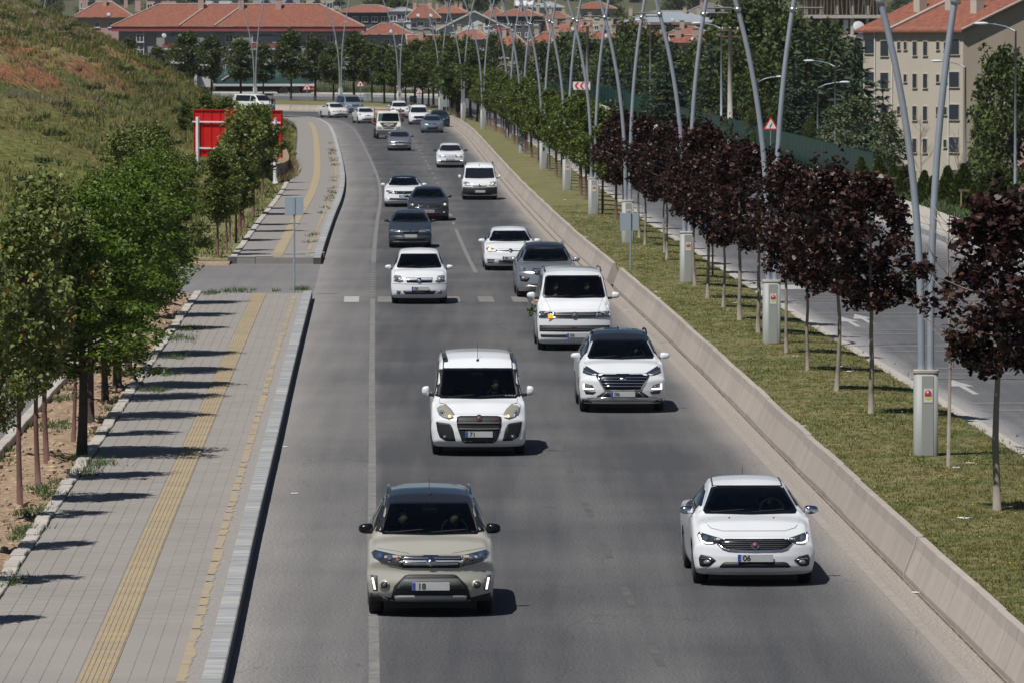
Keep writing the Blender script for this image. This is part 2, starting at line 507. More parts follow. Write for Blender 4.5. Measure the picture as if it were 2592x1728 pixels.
road_material('asphalt_other', [(0, 1.0), (.05, .75), (.10, .15), (.2, .0), (.8, .0), (.92, .25), (1, .9)], base=(.088, .090, .096), dust=(.31, .30, .29))
road_material('asphalt_side', [(0, .35), (.5, .25), (1, .35)], base=(.112, .111, .115), dust=(.26, .245, .23))
mat('paver', (.252, .232, .214), .9, col2=(.288, .263, .242), nscale=.5, world_space=True, island=.035, speck=(40, .10), bump=.2, bscale=40)
mat('paver_joint', (.265, .246, .23), .95, col2=(.215, .2, .186), nscale=3, world_space=True)
mat('tactile_yellow', (.365, .28, .155), .85, col2=(.30, .255, .195), nscale=2.6, world_space=True, speck=(30, .30), objrand=.08)
mat('yellow_pale', (.43, .375, .27), .85, col2=(.36, .34, .31), nscale=3, world_space=True)
mat('yellow_worn', (.39, .295, .155), .85, col2=(.29, .262, .235), nscale=4, ncontrast=.3, world_space=True)
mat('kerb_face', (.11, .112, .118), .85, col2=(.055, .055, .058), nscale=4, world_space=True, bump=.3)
mat('kerb_granite', (.40, .385, .36), .8, col2=(.20, .225, .25), nscale=2.2, ncontrast=.3, world_space=True, stretch=(.5, 5.0, 1), objrand=.12, bump=.15)
mat('pale_concrete', (.46, .43, .39), .9, col2=(.36, .33, .29), nscale=2.5, world_space=True, objrand=.1, bump=.3)
mat('barrier_concrete', (.43, .372, .322), .9, col2=(.31, .278, .25), nscale=1.6, ncontrast=.7, world_space=True, objrand=.075, speck=(30, .06), bump=.25, bscale=14, stretch=(1, .9, .35))
mat('dirt', (.25, .165, .10), .98, col2=(.32, .235, .16), nscale=1.6, world_space=True, speck=(9, .35), bump=1.0, bscale=9)
mat('line_paint', (.235, .228, .212), .85, col2=(.125, .122, .119), nscale=3.2, ncontrast=.45, world_space=True)
mat('line_faint', (.115, .112, .108), .85, col2=(.07, .07, .071), nscale=2.0, ncontrast=.4, world_space=True)
mat('line_paint_bright', (.46, .45, .43), .85, col2=(.26, .255, .25), nscale=4, ncontrast=.5, world_space=True)
mat('lawn', (.085, .11, .03), .95, col2=(.21, .17, .08), nscale=.5, ncontrast=.5, world_space=True, speck=(7, .35), bump=.8, bscale=16, detail=6)
mat('verge', (.11, .14, .05), .95, col2=(.24, .2, .1), nscale=.45, world_space=True, speck=(6, .3), bump=.6, bscale=8)

# ---------------- ground sheet to the horizon
def ground():
    xs = np.concatenate([np.arange(-2200, -200, 200), np.arange(-200, -60, 20), np.arange(-60, 70, 3), np.arange(70, 200, 13), np.arange(200, 2201, 200)])
    ys = np.concatenate([np.arange(-60, 200, 12), np.arange(200, 780, 6), np.arange(780, 1400, 30), np.arange(1400, 4301, 100)])
    X, Y = np.meshgrid(xs, ys)
    Z = terrain_z(X.ravel(), Y.ravel())
    mb = MB(); mb.v = [(float(a), float(b), float(c)) for a, b, c in zip(X.ravel(), Y.ravel(), Z)]
    n = len(xs)
    for j in range(len(ys) - 1):
        for i in range(n - 1): mb.f.append((j * n + i, j * n + i + 1, (j + 1) * n + i + 1, (j + 1) * n + i))
    mb.obj('ground', 'ground_soil', smooth=True, kind='structure')
ground()

# ---------------- hillside
def hill_material():
    m = bpy.data.materials.new('hill_grass'); t, b = nt(m); L = t.links.new
    geo = t.nodes.new('ShaderNodeNewGeometry')
    sp = t.nodes.new('ShaderNodeSeparateXYZ'); L(geo.outputs['Position'], sp.inputs[0])
    def noise(scale, detail=5, stretch=None):
        n = t.nodes.new('ShaderNodeTexNoise'); n.inputs['Scale'].default_value = scale; n.inputs['Detail'].default_value = detail
        o = geo.outputs['Position']
        if stretch:
            mp = t.nodes.new('ShaderNodeMapping'); mp.inputs['Scale'].default_value = stretch; L(o, mp.inputs[0]); o = mp.outputs[0]
        L(o, n.inputs['Vector']); return n.outputs[0]
    def ramp(src, els):
        r = t.nodes.new('ShaderNodeValToRGB'); e = r.color_ramp.elements
        while len(e) > 1: e.remove(e[-1])
        e[0].position = els[0][0]; e[0].color = (*els[0][1], 1)
        for p, c in els[1:]: x = e.new(p); x.color = (*c, 1)
        L(src, r.inputs[0]); return r.outputs[0]
    hz = t.nodes.new('ShaderNodeMath'); hz.operation = 'MULTIPLY_ADD'; L(noise(.14, 6, (1, .35, 1)), hz.inputs[0]); hz.inputs[1].default_value = 10.0; L(sp.outputs[2], hz.inputs[2])
    mr = t.nodes.new('ShaderNodeMapRange'); mr.inputs[1].default_value = 3.0; mr.inputs[2].default_value = 19.0; L(hz.outputs[0], mr.inputs[0])
    g = (.115, .125, .036); y = (.235, .19, .08); d = (.195, .16, .10); gg = (.08, .105, .032); red = (.26, .115, .062)
    c1 = ramp(mr.outputs[0], [(0, y), (.15, g), (.32, (.13, .12, .045)), (.42, gg), (.52, y), (.62, d), (.74, (.19, .155, .095)), (.86, (.105, .105, .045)), (1, gg)])
    rm = ramp(noise(.11, 6, (1, .45, 1.0)), [(.53, (0, 0, 0)), (.62, (1, 1, 1))])
    hm = t.nodes.new('ShaderNodeMapRange'); hm.inputs[1].default_value = 3.6; hm.inputs[2].default_value = 5.2; L(sp.outputs[2], hm.inputs[0])
    hm2 = t.nodes.new('ShaderNodeMapRange'); hm2.inputs[1].default_value = 10.2; hm2.inputs[2].default_value = 8.8; L(sp.outputs[2], hm2.inputs[0])
    mm = t.nodes.new('ShaderNodeMath'); mm.operation = 'MULTIPLY'; L(hm.outputs[0], mm.inputs[0]); L(hm2.outputs[0], mm.inputs[1])
    m2 = t.nodes.new('ShaderNodeMath'); m2.operation = 'MULTIPLY'; L(mm.outputs[0], m2.inputs[0]); L(rm, m2.inputs[1])
    mx = t.nodes.new('ShaderNodeMix'); mx.data_type = 'RGBA'; L(m2.outputs[0], mx.inputs[0]); L(c1, mx.inputs[6]); mx.inputs[7].default_value = (*red, 1)
    sr = t.nodes.new('ShaderNodeMapRange'); sr.inputs[1].default_value = .3; sr.inputs[2].default_value = .7; sr.inputs[3].default_value = .45; sr.inputs[4].default_value = 1.5
    L(noise(2.6, 4), sr.inputs[0])
    mu = t.nodes.new('ShaderNodeMix'); mu.data_type = 'RGBA'; mu.blend_type = 'MULTIPLY'; mu.inputs[0].default_value = 1; L(mx.outputs[2], mu.inputs[6]); L(sr.outputs[0], mu.inputs[7])
    L(mu.outputs[2], b.inputs['Base Color']); b.inputs['Roughness'].default_value = .95; b.inputs['Specular IOR Level'].default_value = .1
    bp = t.nodes.new('ShaderNodeBump'); bp.inputs['Strength'].default_value = 1.0; bp.inputs['Distance'].default_value = .35; L(noise(1.7, 6), bp.inputs['Height']); L(bp.outputs[0], b.inputs['Normal'])
    MATS['hill_grass'] = m
hill_material()
HILL = {}
def hillside():
    xs = np.arange(-95, -9.5, 0.85); ys = np.arange(226, 690, 2.0)
    X, Y = np.meshgrid(xs, ys); x, y = X.ravel(), Y.ravel()
    z, o = hill_z(x, y)
    bumps = np.array([hnoise(a * .16, b * .055, 1) * .9 + hnoise(a * .45, b * .2, 5) * .38 + hnoise(a * 1.1, b * .6, 9) * .14 for a, b in zip(x, y)])
    z = z + bumps * np.clip(z / 2.5, 0, 1) + 0.02
    z = np.where(o < .3, -0.6, z)
    keep = (o > -1.5)
    n = len(xs); mb = MB()
    mb.v = [(float(a), float(b), float(c)) for a, b, c in zip(x, y, z)]
    for j in range(len(ys) - 1):
        for i in range(n - 1):
            q = (j * n + i, j * n + i + 1, (j + 1) * n + i + 1, (j + 1) * n + i)
            if all(keep[k] for k in q): mb.f.append(q)
    HILL.update(x=x, y=y, z=z, o=o)
    mb.obj('hillside', 'hill_grass', smooth=True, kind='structure')
hillside()

def tufts(name, label, pts, mat_name, hmin, hmax, blades=5, spread=.12, lean=.5, width=.05, seed=1, category='grass', parent=None):
    """grass and weeds: thin upright blades, one joined mass"""
    rs = np.random.RandomState(seed)
    p = np.repeat(np.asarray(pts, dtype=float), blades, axis=0); n = len(p)
    a = rs.rand(n) * 2 * np.pi; h = hmin + (hmax - hmin) * rs.rand(n) ** 1.3
    base = p + np.c_[np.cos(a), np.sin(a), np.zeros(n)] * (rs.rand(n) * spread)[:, None]
    d = rs.rand(n) * 2 * np.pi; w = width * (0.6 + .8 * rs.rand(n))
    e = np.c_[np.cos(d), np.sin(d), np.zeros(n)] * w[:, None] / 2
    tip = base + np.c_[np.cos(a) * lean * h * rs.rand(n), np.sin(a) * lean * h * rs.rand(n), h]
    v = np.stack([base - e, base + e, tip], 1).reshape(-1, 3)
    me = bpy.data.meshes.new(name)
    me.vertices.add(3 * n); me.vertices.foreach_set('co', v.astype(np.float32).ravel())
    me.loops.add(3 * n); me.loops.foreach_set('vertex_index', np.arange(3 * n, dtype=np.int32))
    me.polygons.add(n); me.polygons.foreach_set('loop_start', np.arange(0, 3 * n, 3, dtype=np.int32))
    me.update(calc_edges=True); me.materials.append(MATS[mat_name])
    props = dict(kind='stuff')
    if parent is None: props.update(label=label, category=category)
    return put(name, me, parent, **props)

leaf_mat('grass_green', (.075, .105, .02), (.18, .19, .048), trans=.3, rough=.7)
grass_mat('grass_lawn', (.06, .095, .018), (.15, .175, .036), (.15, .13, .045), (.29, .235, .10), .42, .52)
leaf_mat('grass_dry', (.18, .14, .06), (.34, .27, .14), trans=.3, rough=.8)
leaf_mat('scrub_grey', (.09, .075, .05), (.19, .16, .11), trans=.2, rough=.9)
leaf_mat('weed_green', (.05, .09, .03), (.14, .20, .08), trans=.3, rough=.7)

def hill_scatter():
    rs = np.random.RandomState(3)
    ok = np.where((HILL['o'] > .8) & (HILL['x'] > -62) & (HILL['y'] < 668))[0]
    def pick(n, cond):
        c = ok[cond(ok)]; k = c[rs.randint(0, len(c), n)]
        return np.c_[HILL['x'][k] + rs.rand(n) * .8, HILL['y'][k] + rs.rand(n) * 2, HILL['z'][k] - .08]
    z = HILL['z']
    nz = np.array([hnoise(a * .12, b * .05, 20) for a, b in zip(HILL['x'], HILL['y'])])
    tufts('grass', 'green grass growing on the roadside hill', pick(20000, lambda k: (nz[k] > -.12)), 'grass_green', .14, .50, 5, .35, .8, .09, 4)
    tufts('dry_grass', 'straw-coloured dry grass on the roadside hill', pick(17000, lambda k: (nz[k] < .15)), 'grass_dry', .12, .42, 4, .25, .8, .07, 5)
    tufts('scrub', 'grey-brown thorny scrub on the upper part of the hill', pick(900, lambda k: (z[k] > 3.5) & (nz[k] < .2)), 'scrub_grey', .2, .55, 14, .45, 1.0, .06, 6, category='scrub')
    leaf_mat('scrub_green', (.022, .038, .014), (.06, .085, .03), trans=.2, rough=.8)
    c = pick(240, lambda k: (nz[k] > -.25)); q = np.repeat(c, 60, axis=0); q[:, 0] += rs.normal(size=len(q)) * .38; q[:, 1] += rs.normal(size=len(q)) * .9; q[:, 2] += np.abs(rs.normal(size=len(q))) * .10
    tufts('scrub', 'low dark green bushes dotted over the hill', q, 'scrub_green', .10, .32, 3, .1, 1.0, .10, 17, category='scrub')
hill_scatter()

# ---------------- main carriageway
Kp, Bp = K.p, B.p
main_road = loft(Kp, Bp, 14).obj('main_road', 'asphalt_main', kind='structure')
def strip_line(name, pts, w, m, parent, dz=.004, **kw):
    A, Bq = [], []
    for i, q in enumerate(pts):
        t = (pts[min(i + 1, len(pts) - 1)] - pts[max(0, i - 1)]).normalized(); n = Vector((t.y, -t.x, 0)) * (w / 2)
        A.append(q - n + Vector((0, 0, dz))); Bq.append(q + n + Vector((0, 0, dz)))
    return loft(A, Bq).obj(name, m, parent, **kw)
edge = K.shifted(1.85)
strip_line('edge_line', cut(edge, 30, 193), .14, 'line_paint', main_road)
strip_line('edge_line', cut(edge, 224, 612), .16, 'line_paint', main_road)
y = 194.5
while y < 223:
    strip_line('edge_dash', cut(edge, y, y + .9), .16, 'line_paint', main_road); y += 2.0
lane = [a.lerp(b, .566) for a, b in zip(K.p, B.p)]
y = 64.0
while y < 196:
    strip_line('lane_dash', cut(lane, y, y + 3.2), .12, 'line_faint', main_road); y += 8.4
strip_line('lane_line', cut(lane, 214, 262), .14, 'line_paint', main_road)
y = 268.0
while y < 590:
    strip_line('lane_dash', cut(lane, y, y + 4), .13, 'line_paint', main_road); y += 12
mat('line_dusty', (.34, .305, .265), .85, col2=(.25, .23, .2), nscale=3, world_space=True)
strip_line('edge_line', cut(B.shifted(-.44), 30, 600), .15, 'line_dusty', main_road)
# zebra crossing, its bars long and thin in the line of travel
zeb = empty('zebra_crossing', kind='structure')
for k in range(9):
    u = 890 + 85 * k
    p = P(u, 758)
    if p.x > B.at_y(p.y).x - .5: break
    h = K.heading(p.y)
    mbz = MB().box((0, 0, 0), (.46, 4.0, .003))
    o = mbz.obj('crossing_bar', 'line_paint_bright' if k in (0,) else 'line_paint', zeb, loc=(p.x, p.y, .0055), rz=h)

# ---------------- side street on the left
A = [Vector((-90, y, -.012)) for y in np.linspace(NEAR_END - 1.5, FAR_START + 1.5, 9)]
Bq = [Vector((K.at_y(v.y).x, v.y, -.002)) for v in A]
loft(A, Bq, 8).obj('side_street', 'asphalt_side', kind='structure')
loft([p for p in cut(K.shifted(-11.5, -.06), 20, NEAR_END - 1.6)], [p for p in cut(K.shifted(-5.32, -.06), 20, NEAR_END - 1.6)], 4).obj('service_road', 'asphalt_side', kind='structure')

# ---------------- pavement: slab, pavers, tactile strip, kerbs
def frame_on(line, s, off, z=0.0):
    q, a = line.off(s, off, z); return q, a - math.pi / 2
def pavement(y0, y1, left_off, mark_right=1):
    s0, s1 = K.s_of_y(y0), K.s_of_y(y1)
    A = [K.off(s, -left_off, KERB_H - .035)[0] for s in np.arange(s0, s1 + .01, (s1 - s0) / max(8, int((s1 - s0) / 3)))]
    Bq = [K.off(s, -.26, KERB_H - .035)[0] for s in np.arange(s0, s1 + .01, (s1 - s0) / max(8, int((s1 - s0) / 3)))]
    mb = loft(A, Bq, 4)
    low = loft([q - Vector((0, 0, .24)) for q in A], A, 1); mb.add(low.v, low.f); mb.uv = mb.uv + low.uv      # outer side of the slab
    # end walls
    for q0, q1 in ((A[0], Bq[0]), (A[-1], Bq[-1])):
        mb.add([q0, q1, q1 - Vector((0, 0, .24)), q0 - Vector((0, 0, .24))], [(0, 1, 2, 3)]); mb.uv += [(0, 0)] * 4
    return mb.obj('pavement', 'paver_joint', kind='structure')
pave_near = pavement(22, NEAR_END, 3.36)
pave_far = pavement(FAR_START + .5, 596, 2.95)

PAVER = {}
def paver_mesh(w, l):
    k = (round(w, 3), round(l, 3))
    if k not in PAVER: PAVER[k] = MB().box((0, 0, 0), (w, l, .05), bev=.004).mesh('paver', 'paver')
    return PAVER[k]
def pavers(parent, y0, y1, cols, wid, lng, n_single):
    """cols: [(offset of the column's middle)]"""
    s0, s1 = K.s_of_y(y0), K.s_of_y(y1); rest = MB(); made = 0; rr = random.Random(5)
    row = 0; s = s0
    pv = paver_mesh(wid - .004, lng - .004)
    while s < s1 - lng:
        for i, off in enumerate(cols):
            ss = s + (lng / 2 if i % 2 else 0)
            q, a = frame_on(K, ss + lng / 2, -off, KERB_H - .054 + rr.uniform(-.0012, .0012))
            if made < n_single and ss > K.s_of_y(77.5):
                put('paver', pv, parent, q, a + rr.uniform(-.004, .004)); made += 1
            else:
                rest.box(q, (wid - .004, lng - .004, .05), a + rr.uniform(-.004, .004))
        s += lng
    rest.obj('pavers', 'paver', parent, kind='stuff')
left_cols = [1.79 + .22 * i + .11 for i in range(7)]
right_cols = [.50 + .217 * i + .108 for i in range(4)]
pavers(pave_near, 70, NEAR_END - .2, left_cols + right_cols, .218, .24, 300)
# worn strip of yellow paint and grit along the kerb
mat('grit', (.25, .232, .215), .95, col2=(.31, .288, .268), nscale=20, world_space=True, speck=(60, .35), bump=.6, bscale=60)
def kerb_margin(par, y0, y1):
    s0, s1 = K.s_of_y(y0), K.s_of_y(y1); n = max(6, int((s1 - s0) / 3)); ss = np.linspace(s0, s1, n)
    loft([K.off(s, -.50, KERB_H - .026)[0] for s in ss], [K.off(s, -.265, KERB_H - .026)[0] for s in ss], 1).obj('grit_margin', 'grit', par)
    rr = random.Random(9); s = s0 + 1
    while s < s1 - 3:
        l = rr.uniform(.5, 2.6)
        a = [K.off(s + l * k / 6, -.56 + rr.uniform(-.012, .0), KERB_H - .020)[0] for k in range(7)]
        b = [K.off(s + l * k / 6, -.56 + rr.uniform(.09, .15), KERB_H - .020)[0] for k in range(7)]
        loft(a, b, 1).obj('yellow_paint', 'yellow_worn', par); s += l + rr.uniform(-.2, .35)
kerb_margin(pave_near, 70, NEAR_END - .2); kerb_margin(pave_far, FAR_START + 1, 420)
def tactile():
    w, l = .395, .395
    mb = MB().box((0, 0, 0), (w, l, .045))
    for i in range(6):
        x = -w / 2 + w * (i + .5) / 6
        mb.box((x, 0, .0265), (.034, l - .004, .008), taper=.999)
    me = mb.mesh('tactile_tile', 'tactile_yellow')
    made = 0; rest = MB()
    for par, y0, y1 in ((pave_near, 72, NEAR_END - .3), (pave_far, FAR_START + 1.2, 560)):
        s, e = K.s_of_y(y0), K.s_of_y(y1)
        while s < e:
            q, a = frame_on(K, s, -1.57, KERB_H - .046)
            if made < 300 and q.y > 76: put('tactile_tile', me, par, q, a); made += 1
            elif par is pave_far: rest.box(q, (w, l - .006, .05), a)
            else: put('tactile_tile', me, par, q, a)
            s += .4
    rest.obj('tactile_tiles', 'tactile_yellow', pave_far, kind='stuff')
tactile()
kerb = empty('kerb', kind='structure')
KS = [MB().box((0, 0, 0), (.265, .988, .40), bev=.016).mesh('kerb_stone', 'kerb_granite')]
def dark_sides(me):
    me.materials.append(MATS['kerb_face'])          # darker material on the upright faces
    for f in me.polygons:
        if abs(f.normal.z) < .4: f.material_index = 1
dark_sides(KS[0])
def kerbs():
    rr = random.Random(2); made = 0; rest = MB()
    for y0, y1 in ((62, NEAR_END), (FAR_START, 612)):
        s, e = K.s_of_y(y0), K.s_of_y(y1)
        while s < e:
            q, a = frame_on(K, s + .5, -.1325, KERB_H - .2 + rr.uniform(-.006, .006))
            if made < 300: put('kerb_stone', KS[0], kerb, q, a + rr.uniform(-.004, .004)); made += 1
            else: rest.box(q, (.265, .985, .40), a, bev=.015)
            s += 1.0
    dark_sides(rest.obj('kerb_stones', 'kerb_granite', kerb, kind='stuff').data)
kerbs()
# kerb stones turned across the ends of the pavement, at the side street
for u, v, w in ((612, 668, 1.0), (655, 667, .95), (752, 660, .9), (790, 657, .9)):
    p = P(u, v, 0)
    put('kerb_stone', KS[0], kerb, (p.x, p.y + .2, .08), math.pi / 2 + rnd.uniform(-.08, .08), (1.25, w, .9))
# pale edging between pavement and planting strip
edging = empty('edging_kerb', kind='structure')
es = MB().box((0, 0, 0), (.22, .985, .3), bev=.012).mesh('edging_stone', 'pale_concrete')
for y0, y1, off, dz in ((64, NEAR_END, 3.47, KERB_H - .14), (FAR_START + .6, 335, 3.06, KERB_H - .14)):
    s, e = K.s_of_y(y0), K.s_of_y(y1)
    while s < e:
        q, a = frame_on(K, s + .5, -off - rnd.uniform(0, .03), dz + rnd.uniform(-.02, .02)); put('edging_stone', es, edging, q, a + rnd.uniform(-.02, .02)); s += 1.0
# planting strip and the kerb of the service road
def dirt():
    ss = np.linspace(K.s_of_y(40), K.s_of_y(NEAR_END - .6), 420); mb = MB(); n = 13
    for s in ss:
        for k in range(n):
            t = k / (n - 1); q, a = K.off(s, -5.2 + t * 1.65, .13)
            q.z += .10 * hnoise(q.x * 2.2, q.y * 1.3, 3) + .06 * hnoise(q.x * 5, q.y * 4, 8) + .05 * math.sin(math.pi * t); mb.v.append(tuple(q))
    for j in range(len(ss) - 1):
        for i in range(n - 1): mb.f.append((j * n + i, j * n + i + 1, (j + 1) * n + i + 1, (j + 1) * n + i))
    mb.obj('planting_strip', 'dirt', smooth=True, kind='structure')
    st = MB(); rs = random.Random(4)
    for _ in range(1500):
        s = rs.uniform(K.s_of_y(74), K.s_of_y(NEAR_END)); q, a = K.off(s, -rs.uniform(3.6, 5.05), .18)
        r = rs.choice((.02, .03, .03, .05, .08)) * rs.uniform(.6, 1.4)
        st.ball(q, (r, r * rs.uniform(.7, 1.5), r * .6), 5, 3)
    mat('stone', (.42, .34, .26), .95, col2=(.30, .2, .12), nscale=5, world_space=True, island=.3)
    st.obj('stones', 'stone', kind='stuff', label='loose stones and clods on the brown planting strip', category='stones')
dirt()
sk = MB().box((0, 0, 0), (.2, .985, .42), bev=.012).mesh('edging_stone', 'pale_concrete')
s, e = K.s_of_y(84), K.s_of_y(NEAR_END - 1)
while s < e:
    q, a = frame_on(K, s + .5, -5.22, .09 + rnd.uniform(-.01, .01)); put('edging_stone', sk, edging, q, a); s += 1.0
def weeds():
    rs = random.Random(12); pts = []
    def clump(Y, off, r, n, line=K):
        for _ in range(n):
            s = line.s_of_y(Y) + rs.gauss(0, r); q, a = line.off(s, -(off + rs.gauss(0, r * .45)), .2); pts.append(tuple(q))
    for u, v, r, n in ((240, 1180, .5, 60), (215, 1200, .4, 40), (440, 905, .7, 60), (455, 860, .8, 70), (470, 835, .7, 60), (425, 950, .4, 30), (535, 745, .5, 60), (600, 738, .7, 50), (700, 738, .2, 8), (765, 734, .35, 45),
                       (85, 1300, .5, 40), (140, 1255, .4, 30), (75, 1345, .4, 40), (10, 1480, .5, 40), (395, 990, .35, 35), (165, 1010, .6, 40), (140, 1080, .8, 50), (250, 940, .8, 40), (105, 1240, .35, 25)):
        p = P(u, v, .2)
        for _ in range(n): pts.append((p.x + rs.gauss(0, r * .32), p.y + rs.gauss(0, r * 1.2), .2))
    for _ in range(40): clump(rs.uniform(80, 190), rs.choice((3.6, 3.65, 4.9, 5.0)), .2, 10)
    tufts('weeds', 'green weeds along the edge of the pavement', pts, 'weed_green', .04, .17, 6, .12, 1.3, .022, 8, category='weeds')
    pts2 = []
    for _ in range(26):
        Y = rs.uniform(232, 470)
        for _ in range(6):
            q, a = K.off(K.s_of_y(Y) + rs.gauss(0, .9), -rs.uniform(.35, .75), KERB_H); pts2.append(tuple(q))
    tufts('weeds', 'grass sprouting through the far pavement beside the kerb', pts2, 'grass_lawn', .04, .16, 4, .15, 1.2, .04, 9, category='weeds')
    # verge beyond the side street
    A = cut(K.shifted(-16.5, .02), FAR_START + .4, 345); Bq = cut(K.shifted(-3.16, .12), FAR_START + .4, 345)
    n = min(len(A), len(Bq)); A, Bq = A[:n], Bq[:n]
    loft(A, Bq, 10, lambda q, t: .12 * hnoise(q.x * .9, q.y * .4, 2)).obj('verge', 'verge', kind='structure')
    xs = np.linspace(K.at_y(FAR_START).x - 3.2, K.at_y(FAR_START).x - 40, 40)
    mbk = MB()
    for i, x in enumerate(xs): mbk.v += [(x, FAR_START - 1.2 + .25 * hnoise(x * .7, 3), -.006), (x, FAR_START + .3, .10), (x, FAR_START + 3, .12)]
    for i in range(39): mbk.f += [(3 * i, 3 * i + 3, 3 * i + 4, 3 * i + 1), (3 * i + 1, 3 * i + 4, 3 * i + 5, 3 * i + 2)]
    mbk.obj('verge_edge', 'dirt', kind='structure')
    pts3 = []
    for _ in range(3800):
        q, a = K.off(K.s_of_y(rs.uniform(FAR_START + 1, 342)), -rs.uniform(3.2, 13), .06); pts3.append(tuple(q))
    tufts('grass', 'rough grass on the verge around the far roadside trees', pts3, 'grass_green', .08, .3, 4, .3, 1, .05, 10)
weeds()

# ---------------- concrete barrier between road and median
PROF = [(0, -.1), (0, .075), (.15, .46), (.185, .62), (.30, .62), (.335, .46), (.47, .075), (.47, -.1)]
def barrier_mesh(l):
    mb = MB(); n = len(PROF); rows = [(-l / 2, .012), (-l / 2 + .012, 0), (l / 2 - .012, 0), (l / 2, .012)]
    for yy, sh in rows:
        for x, z in PROF: mb.v.append((x + (sh if x < .2 else -sh), yy, z - (sh if z > .5 else 0)))
    for r in range(3):
        for i in range(n - 1): mb.f.append((r * n + i, (r + 1) * n + i, (r + 1) * n + i + 1, r * n + i + 1))
    mb.f.append(tuple(range(n))); mb.f.append(tuple(reversed(range(3 * n, 4 * n))))
    k = len(mb.f)
    for yy in (-l / 6, l / 6):                             # fins left by the formwork
        o = len(mb.v); e = .003
        for dy in (-.011, .011):
            for x, z in PROF[1:4]: mb.v.append((x - e, yy + dy, z + e))
        mb.f += [(o, o + 1, o + 4, o + 3), (o + 1, o + 2, o + 5, o + 4)]
    me = mb.mesh('barrier_segment', 'barrier_concrete'); me.materials.append(mat('barrier_fin', (.50, .44, .385), .9))
    for f in me.polygons[k:] if False else list(me.polygons)[k:]: f.material_index = 1
    return me
bm4 = barrier_mesh(3.96)
def barrier(label, y0, y1, swing=0.0, group=None):
    s, e = B.s_of_y(y0), B.s_of_y(y1) if y1 < 1e4 else B.len - 2
    p, a = B.off(s, 0)
    root = empty('concrete_barrier', (0, 0, 0), label=label, category='barrier', group='concrete barriers along the median')
    k = 0; rr = random.Random(3)
    while s < e:
        q, a = frame_on(B, s + 2, rr.uniform(-.014, .014), rr.uniform(-.014, .010)); a += rr.uniform(-.004, .004)
        if swing and k == 0: a += swing
        put('barrier_segment', bm4, root, q, a); s += 4.0; k += 1
    return root
barrier('long beige concrete barrier in the foreground, ending near the white minibus', 42, 201)
barrier('beige concrete barrier continuing past the small gap and round the far bend', 206.5, 1e5)
# joint of dirt at the barrier's foot
mat('crack_dirt', (.05, .045, .04), .95, col2=(.16, .14, .12), nscale=2.0, ncontrast=.3, world_space=True)
strip_line('gutter_crack', cut(B.shifted(-.035), 60, 202), .035, 'crack_dirt', main_road)
strip_line('gutter_crack', cut(B.shifted(-.25), 207, 590), .05, 'crack_dirt', main_road)

# ---------------- median
def median_h(q, t): return .10 + .10 * math.sin(math.pi * t) + .03 * hnoise(q.x * 1.3, q.y * .8, 4)
med = loft(resample(B.shifted(.42), 2.5), resample(B.shifted(.42), 2.5), 1)
A0, A1 = B.shifted(.44), M_.p
A0r, A1r = [], []
for i in range(len(A0) - 1):
    for k in range(4): A0r.append(A0[i].lerp(A0[i + 1], k / 4)); A1r.append(A1[i].lerp(A1[i + 1], k / 4))
loft(A0r, A1r, 8, median_h).obj('median_lawn', 'lawn', smooth=True, kind='structure')
def median_point(Y, t):
    a, b = B.at_y(Y), M_.at_y(Y); q = (a + Vector((.44, 0, 0))).lerp(b, t); q.z += median_h(q, t); return q
def median_grass():
    rs = random.Random(21); pts, pts2, fl = [], [], []
    for _ in range(30000):
        Y = 76 / (1 - rs.random() * .74)               # denser near the camera
        pts.append(tuple(median_point(Y, rs.random())))
    tufts('grass', 'short half-dry grass covering the median lawn', pts, 'grass_lawn', .025, .06, 6, .10, 1.6, .013, 13)
    for _ in range(260):
        Y = rs.uniform(78, 280); q = median_point(Y, rs.uniform(.1, .95))
        for _ in range(16): pts2.append((q.x + rs.gauss(0, .28), q.y + rs.gauss(0, 1.6), q.z))
    tufts('grass', 'greener grass patches on the median lawn under the trees', pts2, 'grass_green', .04, .10, 4, .12, 1.2, .018, 14)
    mat('petal', (.75, .55, .05), .6)
    mbf = MB()
    for _ in range(230):
        if rs.random() < .7: Y = rs.choice((104, 113, 131, 190, 212, 222, 230)) + rs.gauss(0, 2.2)
        else: Y = rs.uniform(80, 240)
        q = median_point(Y, rs.uniform(.1, .95)); mbf.ball((q.x, q.y, q.z + .07), (.018, .018, .01), 5, 3)
    mbf.obj('flowers', 'petal', kind='stuff', label='tiny yellow flowers in the median lawn', category='flowers')
    mat('litter_white', (.75, .75, .73), .7)
    lit = MB()
    for u, v in ((2127, 938), (2128, 931), (2230, 1062), (2456, 1176), (2421, 1187), (2433, 1315), (2445, 1316), (2013, 904), (1838, 789), (1670, 758), (1484, 603), (1617, 587), (1660, 742), (1860, 770), (2165, 936), (2150, 943), (1430, 508), (2035, 1082)):
        p = P(u, v, .16); lit.box((p.x, p.y, .2), (rs.uniform(.05, .16), rs.uniform(.05, .2), .015), rs.random() * 3, bev=.004)
    for u, v in ((2318, 1501), (1586, 787), (722, 1132), (745, 1250)): p = P(u, v); lit.box((p.x, p.y, .02), (.06, .12, .012), rs.random() * 3, bev=.003)
    lit.obj('litter', 'litter_white', kind='stuff', label='scraps of white litter on the lawn and road edge', category='litter')
median_grass()

